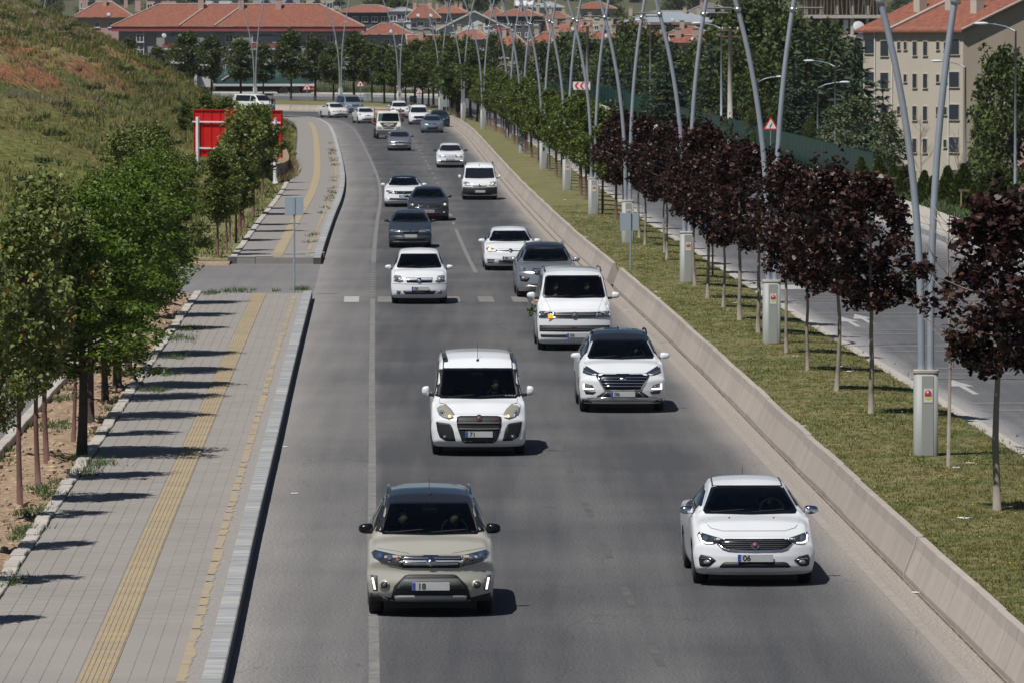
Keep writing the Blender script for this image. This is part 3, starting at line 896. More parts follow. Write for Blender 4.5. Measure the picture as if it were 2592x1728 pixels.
# ---------------- opposite carriageway with pale margin, markings, kerb and pavement
other = loft(M_.shifted(.0, .004), RK.p, 12).obj('opposite_road', 'asphalt_other', kind='structure')
strip_line('road_margin', [q for q in M_.shifted(.22)][:], .44, 'pale_concrete', other, .012)
def cross_bar(Y, depth, m='line_paint_bright', w0=.9, w1=.4, parent=other, name='rumble_bar'):
    a, b = M_.at_y(Y), RK.at_y(Y); d = (b - a).normalized()
    p0, p1 = a + d * w0, b - d * w1
    h = M_.heading(Y); f = Vector((-math.sin(h), math.cos(h), 0)) * depth
    r = Vector((f.y, -f.x, 0)).normalized()
    p1 = p0 + r * (p1 - p0).length
    z = Vector((0, 0, .010))
    MB().add([p0 + z, p1 + z, p1 + f + z, p0 + f + z], [(0, 1, 2, 3)]).obj(name, m, parent)
for Y in (138.3, 152.8, 163.6, 172.5, 183):
    cross_bar(Y, .4, 'line_paint'); cross_bar(Y - 2.6, .4, 'line_paint')
for k in range(4): cross_bar(189.5 + k * 2.1, .45, 'line_paint')
cross_bar(148.0, .22, 'crack_dirt', .1, .1, name='dark_joint')
cross_bar(200, 3.4, 'line_paint_bright', .6, 8.6, name='marking_block')
for u, v in ((2435, 978), (2150, 815), (2185, 808)):
    p = P(u, v); h = M_.heading(p.y)
    MB().add([(-.28, 0, 0), (.28, 0, 0), (0, 3.0, 0), (-.07, 0, 0), (.07, 0, 0), (.07, -3.2, 0), (-.07, -3.2, 0)], [(0, 1, 2), (4, 3, 6, 5)]).obj('lane_arrow', 'line_paint_bright', other, loc=(p.x, p.y, .011), rz=h)
okerb = empty('kerb', kind='structure')
ok_me = MB().box((0, 0, 0), (.28, 1.985, .4), bev=.015).mesh('kerb_stone', 'kerb_granite')
s, e = RK.s_of_y(60), RK.len - 4
while s < e:
    q, a = frame_on(RK, s + 1, .14, KERB_H - .2); put('kerb_stone', ok_me, okerb, q, a); s += 2.0
loft(RK.shifted(.28, KERB_H - .01), [q + Vector((0, 0, KERB_H)) for q in SW.p], 4).obj('opposite_pavement', 'pale_concrete', kind='structure')
strip_line('yellow_paint', cut(RK.shifted(.62, KERB_H), 120, 560), .14, 'yellow_pale', okerb, .006)
strip_line('tactile_strip', cut(RK.shifted(1.5, KERB_H), 120, 560), .34, 'yellow_pale', okerb, .006)
# ================================================================== trees
mat('bark_grey', (.20, .165, .135), .95, col2=(.33, .29, .25), nscale=6, ncontrast=.5, stretch=(1, 1, .5), bump=.6, bscale=20)
mat('bark_red', (.12, .05, .04), .9, col2=(.17, .11, .09), nscale=4, stretch=(1, 1, .4), bump=.4, bscale=20)
mat('bark_dark', (.035, .028, .022), .95, col2=(.07, .055, .045), nscale=6, bump=.8, bscale=16)
leaf_mat('maple_leaf', (.012, .0055, .005), (.050, .019, .014), (.10, .05, .035), .08, trans=.2, rough=.42)
leaf_mat('linden_leaf', (.068, .105, .018), (.25, .285, .095), (.28, .15, .03), .04, trans=.32, rough=.45)
leaf_mat('robinia_leaf', (.042, .084, .009), (.15, .22, .028), trans=.36, rough=.5)
leaf_mat('plane_leaf', (.04, .07, .010), (.145, .18, .035), (.17, .17, .03), .03, trans=.3, rough=.45)
leaf_mat('far_leaf', (.030, .050, .011), (.10, .13, .028), trans=.25, rough=.6)
leaf_mat('cedar_leaf', (.020, .042, .024), (.062, .096, .055), trans=.12, rough=.6)
leaf_mat('thuja_leaf', (.035, .06, .010), (.10, .13, .022), trans=.2, rough=.6)
leaf_mat('olive_leaf', (.05, .075, .03), (.17, .20, .10), trans=.25, rough=.6)

KITE = [(0, 0, 0), (.32, .42, .05), (0, 1, -.05), (-.32, .42, .05)]
MAPLE = [(0, 0, 0), (.30, .02, .03), (.52, .34, .0), (.27, .42, .04), (.30, .78, 0), (0, 1.0, -.08), (-.30, .78, 0), (-.27, .42, .04), (-.52, .34, 0), (-.30, .02, .03)]
HEART = [(0, 0, 0), (.26, .02, .05), (.40, .34, .04), (.22, .74, 0), (0, 1.08, -.12), (-.22, .74, 0), (-.40, .34, .04), (-.26, .02, .05)]
def frames(n, rs, up=.5, droop=.0):
    """random leaf orientations: (along, across, normal) with normals biased upward"""
    nrm = rs.normal(size=(n, 3)); nrm[:, 2] = np.abs(nrm[:, 2]) + up; nrm /= np.linalg.norm(nrm, axis=1)[:, None]
    a = rs.normal(size=(n, 3)); a[:, 2] -= droop
    a -= nrm * np.sum(a * nrm, 1)[:, None]; a /= np.linalg.norm(a, axis=1)[:, None]
    return a, np.cross(a, nrm), nrm
def leaves_mesh(name, pos, size, m, outline=KITE, up=.5, droop=.3, seed=1, jitter=.35, dirs=None):
    rs = np.random.RandomState(seed); n = len(pos); k = len(outline); o = np.array(outline)
    a, c, nn = frames(n, rs, up, droop)
    if dirs is not None:
        a = dirs + rs.normal(size=(n, 3)) * .25; a /= np.linalg.norm(a, axis=1)[:, None]
        nn = rs.normal(size=(n, 3)) * .5 + np.array([0, 0, 1.0]); nn -= a * np.sum(a * nn, 1)[:, None]; nn /= np.linalg.norm(nn, axis=1)[:, None]; c = np.cross(a, nn)
    sz = (np.asarray(size) * (1 + jitter * (rs.rand(n) * 2 - 1)))
    v = pos[:, None, :] + sz[:, None, None] * (o[None, :, 0:1] * c[:, None, :] + o[None, :, 1:2] * a[:, None, :] + o[None, :, 2:3] * nn[:, None, :])
    me = bpy.data.meshes.new(name)
    me.vertices.add(n * k); me.vertices.foreach_set('co', v.astype(np.float32).ravel())
    me.loops.add(n * k); me.loops.foreach_set('vertex_index', np.arange(n * k, dtype=np.int32))
    me.polygons.add(n); me.polygons.foreach_set('loop_start', np.arange(0, n * k, k, dtype=np.int32))
    me.update(calc_edges=True); me.materials.append(MATS[m])
    return me
def in_ball(n, rs, shell=.5):
    d = rs.normal(size=(n, 3)); d /= np.linalg.norm(d, axis=1)[:, None]
    return d * (rs.rand(n) ** (1 / 3) * (1 - shell) + shell * rs.rand(n) ** .25)[:, None]

class TreeKind:
    """trunk + limbs and a crown of leaf clumps; a few variants that copies share"""
    def __init__(s, key, bark, leaf, H, trunk_h, r, trunk_r, n_clump, n_leaf, size, outline=KITE, clump=.45, shape='oval', nvar=3, droop=.4, up=.5, open_=0.0, shell=.45, flat=.7, shoots=5):
        s.var = []; s.H = H
        for q in range(nvar):
            seed = (sum(map(ord, key)) * 13 + q * 101) % 9973; rs = np.random.RandomState(seed); rr = random.Random(seed)
            cl = []
            ch = H - trunk_h
            # clump centres: uneven crown, lobes in and out
            lob = [rr.uniform(.55, 1.25) for _ in range(9)]; hol = [(rr.uniform(0, 6.28), rr.uniform(.2, .8)) for _ in range(3)]
            for i in range(n_clump):
                t = (i + rr.random()) / n_clump
                if shape == 'oval': w = math.sin(math.pi * min(1, max(.05, t * .9 + .08))) ** .75
                elif shape == 'umbrella': w = (1 - t ** 3) ** .5 * (.75 + .25 * t)
                elif shape == 'cone': w = 1.05 - .8 * t
                else: w = 1.0
                a = i * 2.39996 + rr.uniform(-.5, .5)
                if any(abs((a - ha + math.pi) % (2 * math.pi) - math.pi) < .45 and abs(t - ht) < .12 for ha, ht in hol): continue
                rad = r * w * lob[int(a / (2 * math.pi) * 9) % 9] * math.sqrt(rr.uniform(.12, 1.0)) * rr.uniform(.85, 1.12)
                cl.append(np.array([math.cos(a) * rad, math.sin(a) * rad, trunk_h + ch * (t * .94 + .02) - (.12 * rad if shape != 'umbrella' else .22 * rad)]))
            cl = np.array(cl)
            per = n_leaf // n_clump
            pos = []
            for c in cl:
                rc = clump * rr.uniform(.65, 1.3)
                b = in_ball(per, rs, shell) * rc; b[:, 2] *= flat
                pos.append(c + b)
            # single twigs that stick out of the outline, leading shoots at the top
            for k in range(shoots):
                a = rr.uniform(0, 6.28); b = rr.uniform(0, r * .55); z1 = H * rr.uniform(.97, 1.10); z0 = H * .80
                tt = rs.rand(34)[:, None]; p0 = np.array([math.cos(a) * b, math.sin(a) * b, z0]); p1 = np.array([math.cos(a) * b * 1.25, math.sin(a) * b * 1.25, z1])
                pos.append(p0 + (p1 - p0) * tt + rs.normal(size=(34, 3)) * np.array([.07, .07, .04]) * (1.15 - tt))
            for _ in range(int(n_clump * .5)):
                c = cl[rr.randrange(len(cl))]; d = c - np.array([0, 0, trunk_h + ch * .4]); d /= np.linalg.norm(d) + 1e-6
                e = c + d * rr.uniform(.25, .5) * clump * 2
                tt = rs.rand(22)[:, None]; pos.append(c + (e - c) * tt + rs.normal(size=(22, 3)) * .05)
            pos = np.concatenate(pos)
            crown = leaves_mesh('crown', pos, np.full(len(pos), size), leaf, outline, up, droop, seed + 1)
            mb = MB()
            lean = Vector((rr.uniform(-.06, .06), rr.uniform(-.06, .06), 0))
            top = trunk_h + ch * .55
            tp = [Vector((0, 0, -.15))]
            for i in range(1, 8):
                t = i / 7; tp.append(Vector((lean.x * math.sin(t * 5) + rr.uniform(-.015, .015), lean.y * math.sin(t * 4), top * t)))
            mb.tube(tp, [trunk_r * (1.25 if i == 0 else 1) * (1 - .62 * (i / 7) ** 1.3) for i in range(8)], 8)
            for c in cl[:: max(1, n_clump // 16)]:
                z0 = max(trunk_h * .95, min(top, c[2] - .35 * abs(np.hypot(c[0], c[1])) - .1))
                p0 = Vector((0, 0, z0)); p2 = Vector(c); p1 = p0.lerp(p2, .5) + Vector((rr.uniform(-.08, .08), rr.uniform(-.08, .08), -.05))
                mb.tube([p0, p1, p2], [trunk_r * .42, trunk_r * .28, trunk_r * .1], 5, cap=False)
            s.var.append((mb.mesh('trunk', bark, True), crown))
    def plant(s, loc, H, label, name, category='tree', group=None, var=None, rz=None, wide=1.0):
        v = s.var[var if var is not None else rnd.randrange(len(s.var))]
        k = H / s.H
        o = empty(name, loc, rnd.uniform(0, 6.28) if rz is None else rz, (k * wide, k * wide, k), label=label, category=category)
        if group: o['group'] = group
        put('trunk', v[0], o); put('crown', v[1], o)
        return o

maple = TreeKind('maple', 'bark_grey', 'maple_leaf', 4.8, 2.2, 1.08, .047, 60, 5400, .085, MAPLE, .27, 'oval', 5, .5, .35, flat=.75, shoots=9)
plane = TreeKind('plane', 'bark_red', 'plane_leaf', 4.8, 1.75, 1.0, .06, 54, 7000, .095, HEART, .34, 'oval', 4, .5, .4)
linden = TreeKind('linden', 'bark_red', 'linden_leaf', 5.0, 2.0, .98, .05, 44, 4800, .088, HEART, .31, 'oval', 3, .9, .2, flat=.85)
robinia = TreeKind('robinia', 'bark_dark', 'robinia_leaf', 4.9, 1.85, 1.6, .085, 54, 14000, .09, KITE, .54, 'umbrella', 3, .35, .6, flat=.34)
tall = TreeKind('tall', 'bark_dark', 'far_leaf', 6.6, 2.3, 1.4, .10, 46, 5200, .20, KITE, .62, 'oval', 3, .4, .4)
broad = TreeKind('broad', 'bark_dark', 'far_leaf', 9.0, 1.2, 3.0, .16, 60, 6500, .30, KITE, 1.0, 'oval', 3, .4, .4)
lightbush = TreeKind('olive', 'bark_grey', 'olive_leaf', 5.0, .8, 1.5, .07, 40, 3600, .17, KITE, .55, 'oval', 2, .3, .5)

def needle_tree(key, H, r, leaf, tiers, per, size, bark='bark_dark', droop=.15, seed=1):
    out = []
    for q in range(3):
        rs = np.random.RandomState(seed + 31 * q); rr = random.Random(seed + 7 * q); pos, dirs = [], []
        mb = MB().tube([(0, 0, -.3), (rr.uniform(-.1, .1), 0, H * .5), (0, 0, H * .98)], [H * .022, H * .014, .02], 8)
        for i in range(tiers):
            t = i / (tiers - 1); z = H * (.10 + .88 * t)
            n = max(4, int((1 - t) * 9) + 3)
            for k in range(n):
                a = 2 * math.pi * (k + rr.random()) / n; L = r * (1 - t) ** .8 * rr.uniform(.55, 1.15) + .18
                d = np.array([math.cos(a), math.sin(a), -droop + rr.uniform(-.1, .18)])
                mb.tube([(0, 0, z), tuple(np.array([0, 0, z]) + d * L * .9)], [.035 * (1 - t) + .01, .008], 4, cap=False)
                m_ = max(6, int(per * L / r))
                tt = rs.rand(m_) ** .7
                side = np.array([-d[1], d[0], 0]); w = (rs.rand(m_) - .5) * .75 * L * (1 - tt * .55)
                pts = np.array([0, 0, z]) + d[None] * (tt * L)[:, None] + side[None] * w[:, None]; pts[:, 2] += rs.normal(size=m_) * .06 - .1 * np.abs(w)
                pos.append(pts); dirs.append(d[None] + side[None] * (np.sign(w) * .8)[:, None])
        pos = np.concatenate(pos); dirs = np.concatenate(dirs); dirs /= np.linalg.norm(dirs, axis=1)[:, None]
        crown = leaves_mesh('crown', pos, np.full(len(pos), size), leaf, [(0, 0, 0), (.16, .4, 0), (0, 1, -.1), (-.16, .4, 0)], seed=q + 3, dirs=dirs)
        out.append((mb.mesh('trunk', bark, True), crown))
    k = TreeKind.__new__(TreeKind); k.var = out; k.H = H
    return k
cedar = needle_tree('cedar', 11.0, 3.1, 'cedar_leaf', 17, 46, .62, seed=5)
def thuja_kind():
    out = []
    for q in range(3):
        rs = np.random.RandomState(50 + q); n = 2600; H = 2.2
        t = rs.rand(n) ** .8; a = rs.rand(n) * 2 * np.pi
        w = .46 * np.sin(np.pi * (t * .82 + .16)) ** .9 * (1 - .35 * t) * (1 + .12 * np.sin(a * 3 + q)) * (.75 + .3 * rs.rand(n))
        pos = np.c_[np.cos(a) * w, np.sin(a) * w, t * H * .97]
        dirs = np.c_[np.cos(a) * .35, np.sin(a) * .35, np.ones(n)]; dirs /= np.linalg.norm(dirs, axis=1)[:, None]
        out.append((MB().tube([(0, 0, -.2), (0, 0, H * .8)], [.04, .012], 6).mesh('trunk', 'bark_dark', True),
                    leaves_mesh('crown', pos, np.full(n, .16), 'thuja_leaf', KITE, seed=q, dirs=dirs)))
    k = TreeKind.__new__(TreeKind); k.var = out; k.H = 2.2
    return k
thuja = thuja_kind()

# ---------------- lamp posts on the median: place first, the trees are named by them
LAMP_PX = [(2343, 1158), (1953, 873), (1739, 718), (1589, 618), (1502, 546), (1435, 483), (1375, 430), (1322, 390)]
LAMPS = [P(u, v, .16) for u, v in LAMP_PX]
LAMP_FAR = [(-.2, 478), (-2.4, 524), (-4.4, 570), (-6.9, 612), (-11.5, 645), (-18, 664), (-27.5, 677), (-52, 692)]
for x, y in LAMP_FAR: LAMPS.append(Vector((x, y, .16 if y < 600 else .16 + .55 * smooth01(590, 660, y))))

# ---------------- trees of the median
def median_trees():
    spots = []
    for u, v in ((2524, 1296), (2204, 1050), (2116, 991), (2044, 941), (1990, 897), (1918, 846), (1871, 813), (1829, 781), (1790, 757), (1759, 726)):
        spots.append(P(u, v, .17))
    last = spots[-1]; s = M_.s_of_y(last.y) + 7.6
    Y = last.y
    while Y < 585:
        Y += rnd.uniform(7.0, 8.6)
        q = median_point(Y, .62 + rnd.uniform(-.06, .06))
        spots.append(q)
    # round the bend
    s = M_.s_of_y(592)
    while s < M_.len - 30:
        q, a = M_.off(s, -1.6, .12); spots.append(q); s += rnd.uniform(3.4, 4.8)
    red, green = 0, 0
    cnt = {}
    for q in spots:
        if q.y < 262:
            red += 1
            g = rnd.uniform(4.2, 5.2)
            if red == 1: g = 5.3
            maple.plant(q, g, 'dark red maple on the median lawn, %s in the row from the camera' % nth(red), 'red_maple', 'tree', 'red maples on the median', var=2 if red == 1 else None, rz=2.2 if red == 1 else None, wide=1.2 if red == 1 else rnd.uniform(.9, 1.22))
        else:
            k = max([i for i, l in enumerate(LAMPS) if l.y <= q.y + .5] + [0]) + 1
            cnt[k] = cnt.get(k, 0) + 1
            far = q.y > 560
            lab = 'green median tree, %s one behind the %s lamp post of the row' % (nth(cnt[k]), nth(k))
            (tall if far else plane).plant(q, rnd.uniform(5.6, 7.4) if far else rnd.uniform(4.3, 5.0), lab, 'median_tree', 'tree', 'green trees on the median', wide=rnd.uniform(1.05, 1.4) if far else 1.08)
median_trees()

# ---------------- trees of the left planting strip and verge
def left_trees():
    grp = 'trees along the left pavement'
    n = 0
    for Y in (83.5, 90, 96, 102.4):
        q, a = K.off(K.s_of_y(Y), -4.25 - .1 * (Y % 3), .2); n += 1
        linden.plant(q, rnd.uniform(4.0, 4.5), 'young linden outside the frame edge, %s of those shading the near pavement' % nth(n), 'linden_tree', 'tree', grp, wide=.78)
    rows = [(51, 1277, linden, 4.9, 1.05, 'linden with yellowing leaves on the planting strip, trunk closest to the pavement corner'),
            (97, 1220, linden, 5.0, .95, 'linden with a straight red-brown trunk, second in view on the planting strip'),
            (119, 1166, linden, 5.2, 1.0, 'linden with bare red twigs on top, just left of the thick black trunk'),
            (206, 1156, robinia, 4.35, 1.28, 'broad dark robinia with a thick black trunk on the planting strip'),
            (185, 1110, linden, 4.5, .9, 'linden whose thin trunk stands directly behind the thick black one'),
            (228, 1064, robinia, 4.8, .95, 'robinia with a red-brown trunk right behind the thick black trunk'),
            (267, 1015, robinia, 4.7, 1.0, 'robinia second behind the thick black trunk'),
            (297, 984, robinia, 4.8, 1.15, 'robinia third behind the thick black trunk'),
            (327, 946, robinia, 4.7, 1.05, 'robinia fourth behind the thick black trunk'),
            (355, 902, robinia, 4.2, 1.3, 'robinia fifth behind the thick black trunk')]
    for u, v, k, h, w, lab in rows:
        k.plant(P(u, v, .2), h, lab, 'robinia_tree' if k is robinia else 'linden_tree', 'tree', grp, wide=w)
    for i, Y in enumerate((168, 176, 184)):
        q, a = K.off(K.s_of_y(Y), -4.3, .2)
        robinia.plant(q, 4.6, 'robinia %s from the side street end of the planting strip' % nth(3 - i), 'robinia_tree', 'tree', grp, wide=.95)
    px = [(551, 653), (575, 643), (582, 618), (597, 616), (607, 594), (617, 577), (639, 550), (642, 535), (658, 502), (665, 488)]
    for i, (u, v) in enumerate(px):
        p = P(u, v, .12)
        (linden if i % 3 else plane).plant(p, (3.8, 3.7, 3.5, 3.6, 4.7, 4.8, 4.8, 4.6, 4.5, 4.4)[i], 'roadside tree on the verge past the side street, trunk number %s from the corner' % ['one', 'two', 'three', 'four', 'five', 'six', 'seven', 'eight', 'nine', 'ten'][i], 'verge_tree', 'tree', 'trees on the verge past the side street', wide=1.35 if i in (4, 5, 6, 7) else 1.12)
    for i, (u, v, Y, h) in enumerate(((395, 560, 236, 4.6), (300, 575, 238, 4.3), (455, 540, 246, 3.2), (350, 540, 252, 4.2), (480, 520, 262, 3.0))):
        p = PY(u, v, Y); p.z = .1
        linden.plant(p, h, 'pale green linden deeper in the verge, %s of the group behind the first row' % nth(i + 1), 'verge_tree', 'tree', 'trees on the verge past the side street', wide=1.2)
    # shrub at the foot of the hill, behind the red sign
    for i, (u, v, Y, h) in enumerate(((520, 330, 372, 3.6), (575, 335, 380, 3.4), (470, 338, 392, 2.6))):
        p = PY(u, v, Y)
        zz, oo = hill_z(np.array([p.x]), np.array([p.y])); p.z = float(zz[0]) - .1
        plane.plant(p, h, ['green shrub on the hill foot above the red sign', 'green shrub beside the red sign, partly hidden by the tallest verge tree', 'small green bush on the hill, by the red sign post'][i], 'shrub', 'shrub', wide=1.3)
left_trees()

# ---------------- trees beyond the right-hand pavement and among the houses
def tz(x, y): return float(terrain_z(np.array([float(x)]), np.array([float(y)]))[0])
def tree_at(kind, u, vtop, Y, lab, name, H=None, wide=1.0, group=None, zbase=None):
    """stands on the terrain at depth Y, its top at the given height in view"""
    p = PY(u, vtop, Y); z0 = tz(p.x, Y) if zbase is None else zbase
    return kind.plant((p.x, Y, z0), max(.8, p.z - z0), lab, name, 'tree' if name != 'thuja' else 'shrub', group, wide=wide)
def right_trees():
    g = 'conifers beyond the opposite pavement'
    for i, (u, v, Y, w) in enumerate(((1690, 55, 560, .85), (1800, 105, 600, .8), (1600, 120, 640, .8), (2040, 75, 520, 1.0), (2105, 95, 545, 1.0), (2165, 90, 500, .9), (2010, 140, 470, .9), (1545, 95, 690, .8), (1440, 130, 700, .85), (2235, 200, 450, .75), (1760, 215, 480, .8), (1985, 190, 455, .8), (1400, 160, 720, .8), (1640, 180, 600, .9), (1720, 190, 590, .95), (1840, 200, 560, .9), (1590, 200, 680, .9), (1500, 175, 700, .9))):
        tree_at(cedar, u, v, Y, 'dark cedar behind the green fence, %s among the conifers' % ['tallest left', 'slim middle', 'low left', 'broad right', 'blue-green right', 'full right', 'shaded front', 'far left', 'farthest left', 'small right', 'small front', 'narrow front', 'half-hidden far', 'second low left', 'middle low', 'wide middle', 'dark far', 'lowest far'][i], 'cedar_tree', wide=w, group=g)
    g = 'broadleaf trees beyond the opposite pavement'
    big = [(1900, 5, 640, 1.0), (1960, 0, 700, 1.0), (1850, 30, 720, .9), (1480, 95, 780, .9), (1375, 110, 800, .8), (1420, 90, 860, .8), (1590, 60, 800, .8), (1640, 85, 760, .9), (1310, 105, 860, .7), (1250, 85, 900, .7), (1180, 92, 920, .7), (1760, 110, 760, .8), (1995, 45, 620, .9), (2090, 60, 650, .8), (2170, 115, 620, .8), (1700, 130, 700, .9), (1540, 130, 740, .9), (1870, 120, 600, .9), (1930, 150, 560, .9)]
    for i, (u, v, Y, w) in enumerate(big):
        tree_at(broad, u, v, Y, 'large dark broadleaf tree in front of the town, %s counted from the right building' % nth(i + 1), 'broadleaf_tree', wide=w, group=g)
    for i, (u, v, Y, k, w, lab) in enumerate(((2120, 270, 420, lightbush, 1.0, 'pale-leaved bushy tree just behind the green fence end'), (2170, 250, 400, lightbush, 1.1, 'silvery bushy tree left of the cream apartment block'), (1905, 280, 440, broad, .6, 'yellow-green young tree behind the warning triangle'), (1960, 260, 430, broad, .6, 'yellow-green tree right of the warning triangle'),
                                             (2050, 300, 400, broad, .55, 'low green tree behind the middle of the fence'), (2250, 290, 380, lightbush, .9, 'greyish young tree in front of the cream apartment block'),
                                             (2540, 130, 470, broad, .75, 'big dark tree at the right edge before the gable wall'), (2600, 175, 440, broad, .8, 'dark tree cut by the right edge of the picture'), (2490, 260, 480, broad, .55, 'dark shrubby tree at the foot of the gable wall'),
                                             (1835, 300, 470, lightbush, .9, 'small grey-green tree behind the fence left of the warning triangle'), (1690, 255, 560, lightbush, 1.0, 'small grey-green tree by the far end of the fence'))):
        tree_at(k, u, v, Y, lab, 'broadleaf_tree', wide=w)
    # far edge of the town
    for i in range(99):
        u = 120 + 25 * i + rnd.uniform(-12, 12); Y = rnd.uniform(1650, 2500)
        x = (u - 1296) * Y / FPX; z0 = tz(x, Y)
        broad.plant((x, Y, z0 - 1), rnd.uniform(8, 13), 'dark tree on the slope behind the town, %s from left' % nth(i + 1), 'hill_tree', 'tree', 'trees on the slope behind the town', wide=1.25)
right_trees()
def thujas():
    g = 'thujas beside the opposite pavement'
    L = [(2180, 400, 330), (2225, 398, 318), (2262, 420, 312), (2280, 432, 305), (2340, 435, 300), (2360, 450, 296), (2398, 425, 300), (2330, 460, 290), (2440, 420, 292), (2425, 445, 286), (2490, 450, 280), (2530, 430, 276), (2575, 470, 268), (2290, 425, 322), (2465, 470, 275), (2600, 480, 262)]
    for i, (u, v, Y) in enumerate(L):
        p = PY(u, v, Y); z0 = -.5 - .22 * max(0, p.x - SW.at_y(Y).x - .6)
        thuja.plant((p.x, Y, z0), max(1.3, p.z - z0), 'small cone-shaped thuja beside the opposite pavement, %s from the fence end' % nth(i + 1), 'thuja', 'shrub', g)
    # timber supports
    mat('timber', (.30, .22, .15), .9, col2=(.2, .15, .1), nscale=5)
    for i, (u, v, Y, lab) in enumerate(((2240, 470, 312, 'wooden tree prop by the fence end'), (2270, 478, 306, 'second wooden tree prop from the fence end'), (2455, 500, 282, 'wooden tree prop below the gable wall'), (2490, 520, 274, 'wooden tree prop closest to the right edge'))):
        p = PY(u, v, Y); o = empty('tree_prop', (p.x, Y, -.6), .5, label=lab, category='tree prop', group='wooden tree props')
        MB().tube([(-.45, 0, 0), (-.45, 0, 1.75)], .045, 6).obj('post', 'timber', o); MB().tube([(.45, 0, 0), (.45, 0, 1.75)], .045, 6).obj('post', 'timber', o)
        MB().box((0, 0, 1.7), (1.15, .04, .09)).obj('crossbar', 'timber', o)
    # bare sapling
    def bare(u, v, Y, H, lab, seed):
        p = P(u, v, .1) if Y is None else PY(u, v, Y); z0 = p.z if Y is None else -.6
        rr = random.Random(seed); o = empty('bare_tree', (p.x, p.y, z0), label=lab, category='tree')
        MB().tube([(0, 0, 0), (.03, 0, H * .4), (-.02, .02, H * .75), (.02, 0, H)], [.04, .03, .02, .006], 6).obj('trunk', 'bark_grey', o, True)
        mb = MB()
        for k in range(26):
            z = H * rr.uniform(.35, .92); a = rr.uniform(0, 6.28); L = (H - z) * .30 + .15
            q1 = Vector((math.cos(a) * L * .5, math.sin(a) * L * .5, z + L * .45)); q2 = q1 + Vector((math.cos(a) * L * .3, math.sin(a) * L * .3, L * .55))
            mb.tube([(0, 0, z), q1, q2], [.010, .006, .002], 4, cap=False)
            for _ in range(2):
                b = a + rr.uniform(-1, 1); mb.tube([q1, q1 + Vector((math.cos(b) * .3, math.sin(b) * .3, .35))], [.007, .002], 3, cap=False)
        mb.obj('crown', 'bark_grey', o)
    bare(2400, 1194, None, 5.0, 'bare leafless tree on the median beside the nearest lamp post', 3)
    bare(2330, 440, 318, 4.6, 'bare leafless tree in front of the cream apartment block', 5)
    bare(2425, 450, 300, 4.2, 'thin leafless tree left of the gable wall foot', 8)
    # sprouts and ground cover
    pts = []
    for _ in range(9000):
        Y = rnd.uniform(215, 345); q, a = SW.off(SW.s_of_y(Y), rnd.uniform(.0, 9.0) ** 1.0 + .05)
        q.z = .2 - .22 * max(0, (q.x - SW.at_y(q.y).x) - .6); pts.append(tuple(q))
    tufts('ground_cover', 'dense green ground cover beside the opposite pavement', pts, 'weed_green', .12, .42, 6, .25, 1, .09, 33, category='ground cover')
    A = cut(SW.shifted(.02, .2), 45, 352); Bq = [q + Vector((13, 0, -2.9)) for q in A]
    mat('bank_soil', (.07, .09, .03), .95, col2=(.12, .11, .05), nscale=.8, world_space=True, bump=.5, bscale=4)
    loft(A, Bq, 6).obj('bank', 'bank_soil', kind='structure')
thujas()
# ================================================================== vehicles
def paint(name, col, metal=0.0, rough=.32, coat=.8):
    return mat(name, col, rough, metal, .5, coat=coat, col2=tuple(c * .86 + .012 for c in col), nscale=1.3, ncontrast=.7, stretch=(1, 1, 1.6))   # a film of road dust
paint('paint_white', (.74, .76, .78)); paint('paint_white_warm', (.72, .72, .70)); paint('paint_beige', (.46, .44, .38), .15)
paint('paint_silver', (.40, .42, .45), .75, .34); paint('paint_blue_silver', (.24, .29, .36), .6, .35); paint('paint_graphite', (.045, .05, .06), .5, .3); paint('paint_petrol', (.055, .075, .095), .5, .32)
paint('paint_black', (.012, .014, .018), 0, .2); paint('paint_navy', (.02, .028, .045), .3, .3); paint('paint_light_blue', (.30, .37, .47), .5, .35)
mat('plastic_black', (.016, .016, .017), .55); mat('plastic_grey', (.085, .085, .088), .55); mat('rubber', (.018, .018, .019), .85); mat('black_gloss', (.005, .006, .009), .22, spec=.3)
mat('chrome', (.62, .65, .70), .12, 1.0); mat('alloy', (.38, .39, .40), .35, .9); mat('silver_trim', (.40, .41, .42), .35, .6)
mat('lamp_housing', (.030, .034, .042), .08, spec=.8, coat=1.0); mat('lamp_clear', (.25, .265, .28), .18, .2, .7, coat=.8); mat('lamp_yellowed', (.36, .34, .27), .22, .2, .7, coat=1.0)
mat('lamp_lens', (.16, .18, .21), .08, .5, .8, coat=1.0); mat('lamp_blue', (.03, .09, .19), .08, .4, .9, coat=1.0)
mat('led_white', (1.0, .98, .90), .3, emit=1.6); mat('lamp_lit', (1.0, .72, .38), .3, emit=1.1); mat('indicator_lit', (1.0, .33, .03), .3, emit=1.3); mat('amber', (.22, .075, .03), .15, spec=.7, coat=1.0)
mat('plate_white', (.47, .48, .48), .5, col2=(.40, .41, .41), nscale=6); mat('plate_blue', (.03, .07, .32), .5); mat('ink', (.01, .01, .012), .6); mat('emblem_red', (.14, .06, .07), .3); mat('red_bright', (.55, .02, .02), .5)
mat('seat_fabric', (.035, .035, .04), .9); mat('dash_plastic', (.028, .03, .033), .6); mat('mirror_grey', (.10, .10, .11), .5)
mat('shut_line', (.13, .135, .14), .7); mat('leaf_bunch', (.13, .24, .07), .6); mat('tan_seat', (.2, .15, .1), .8)
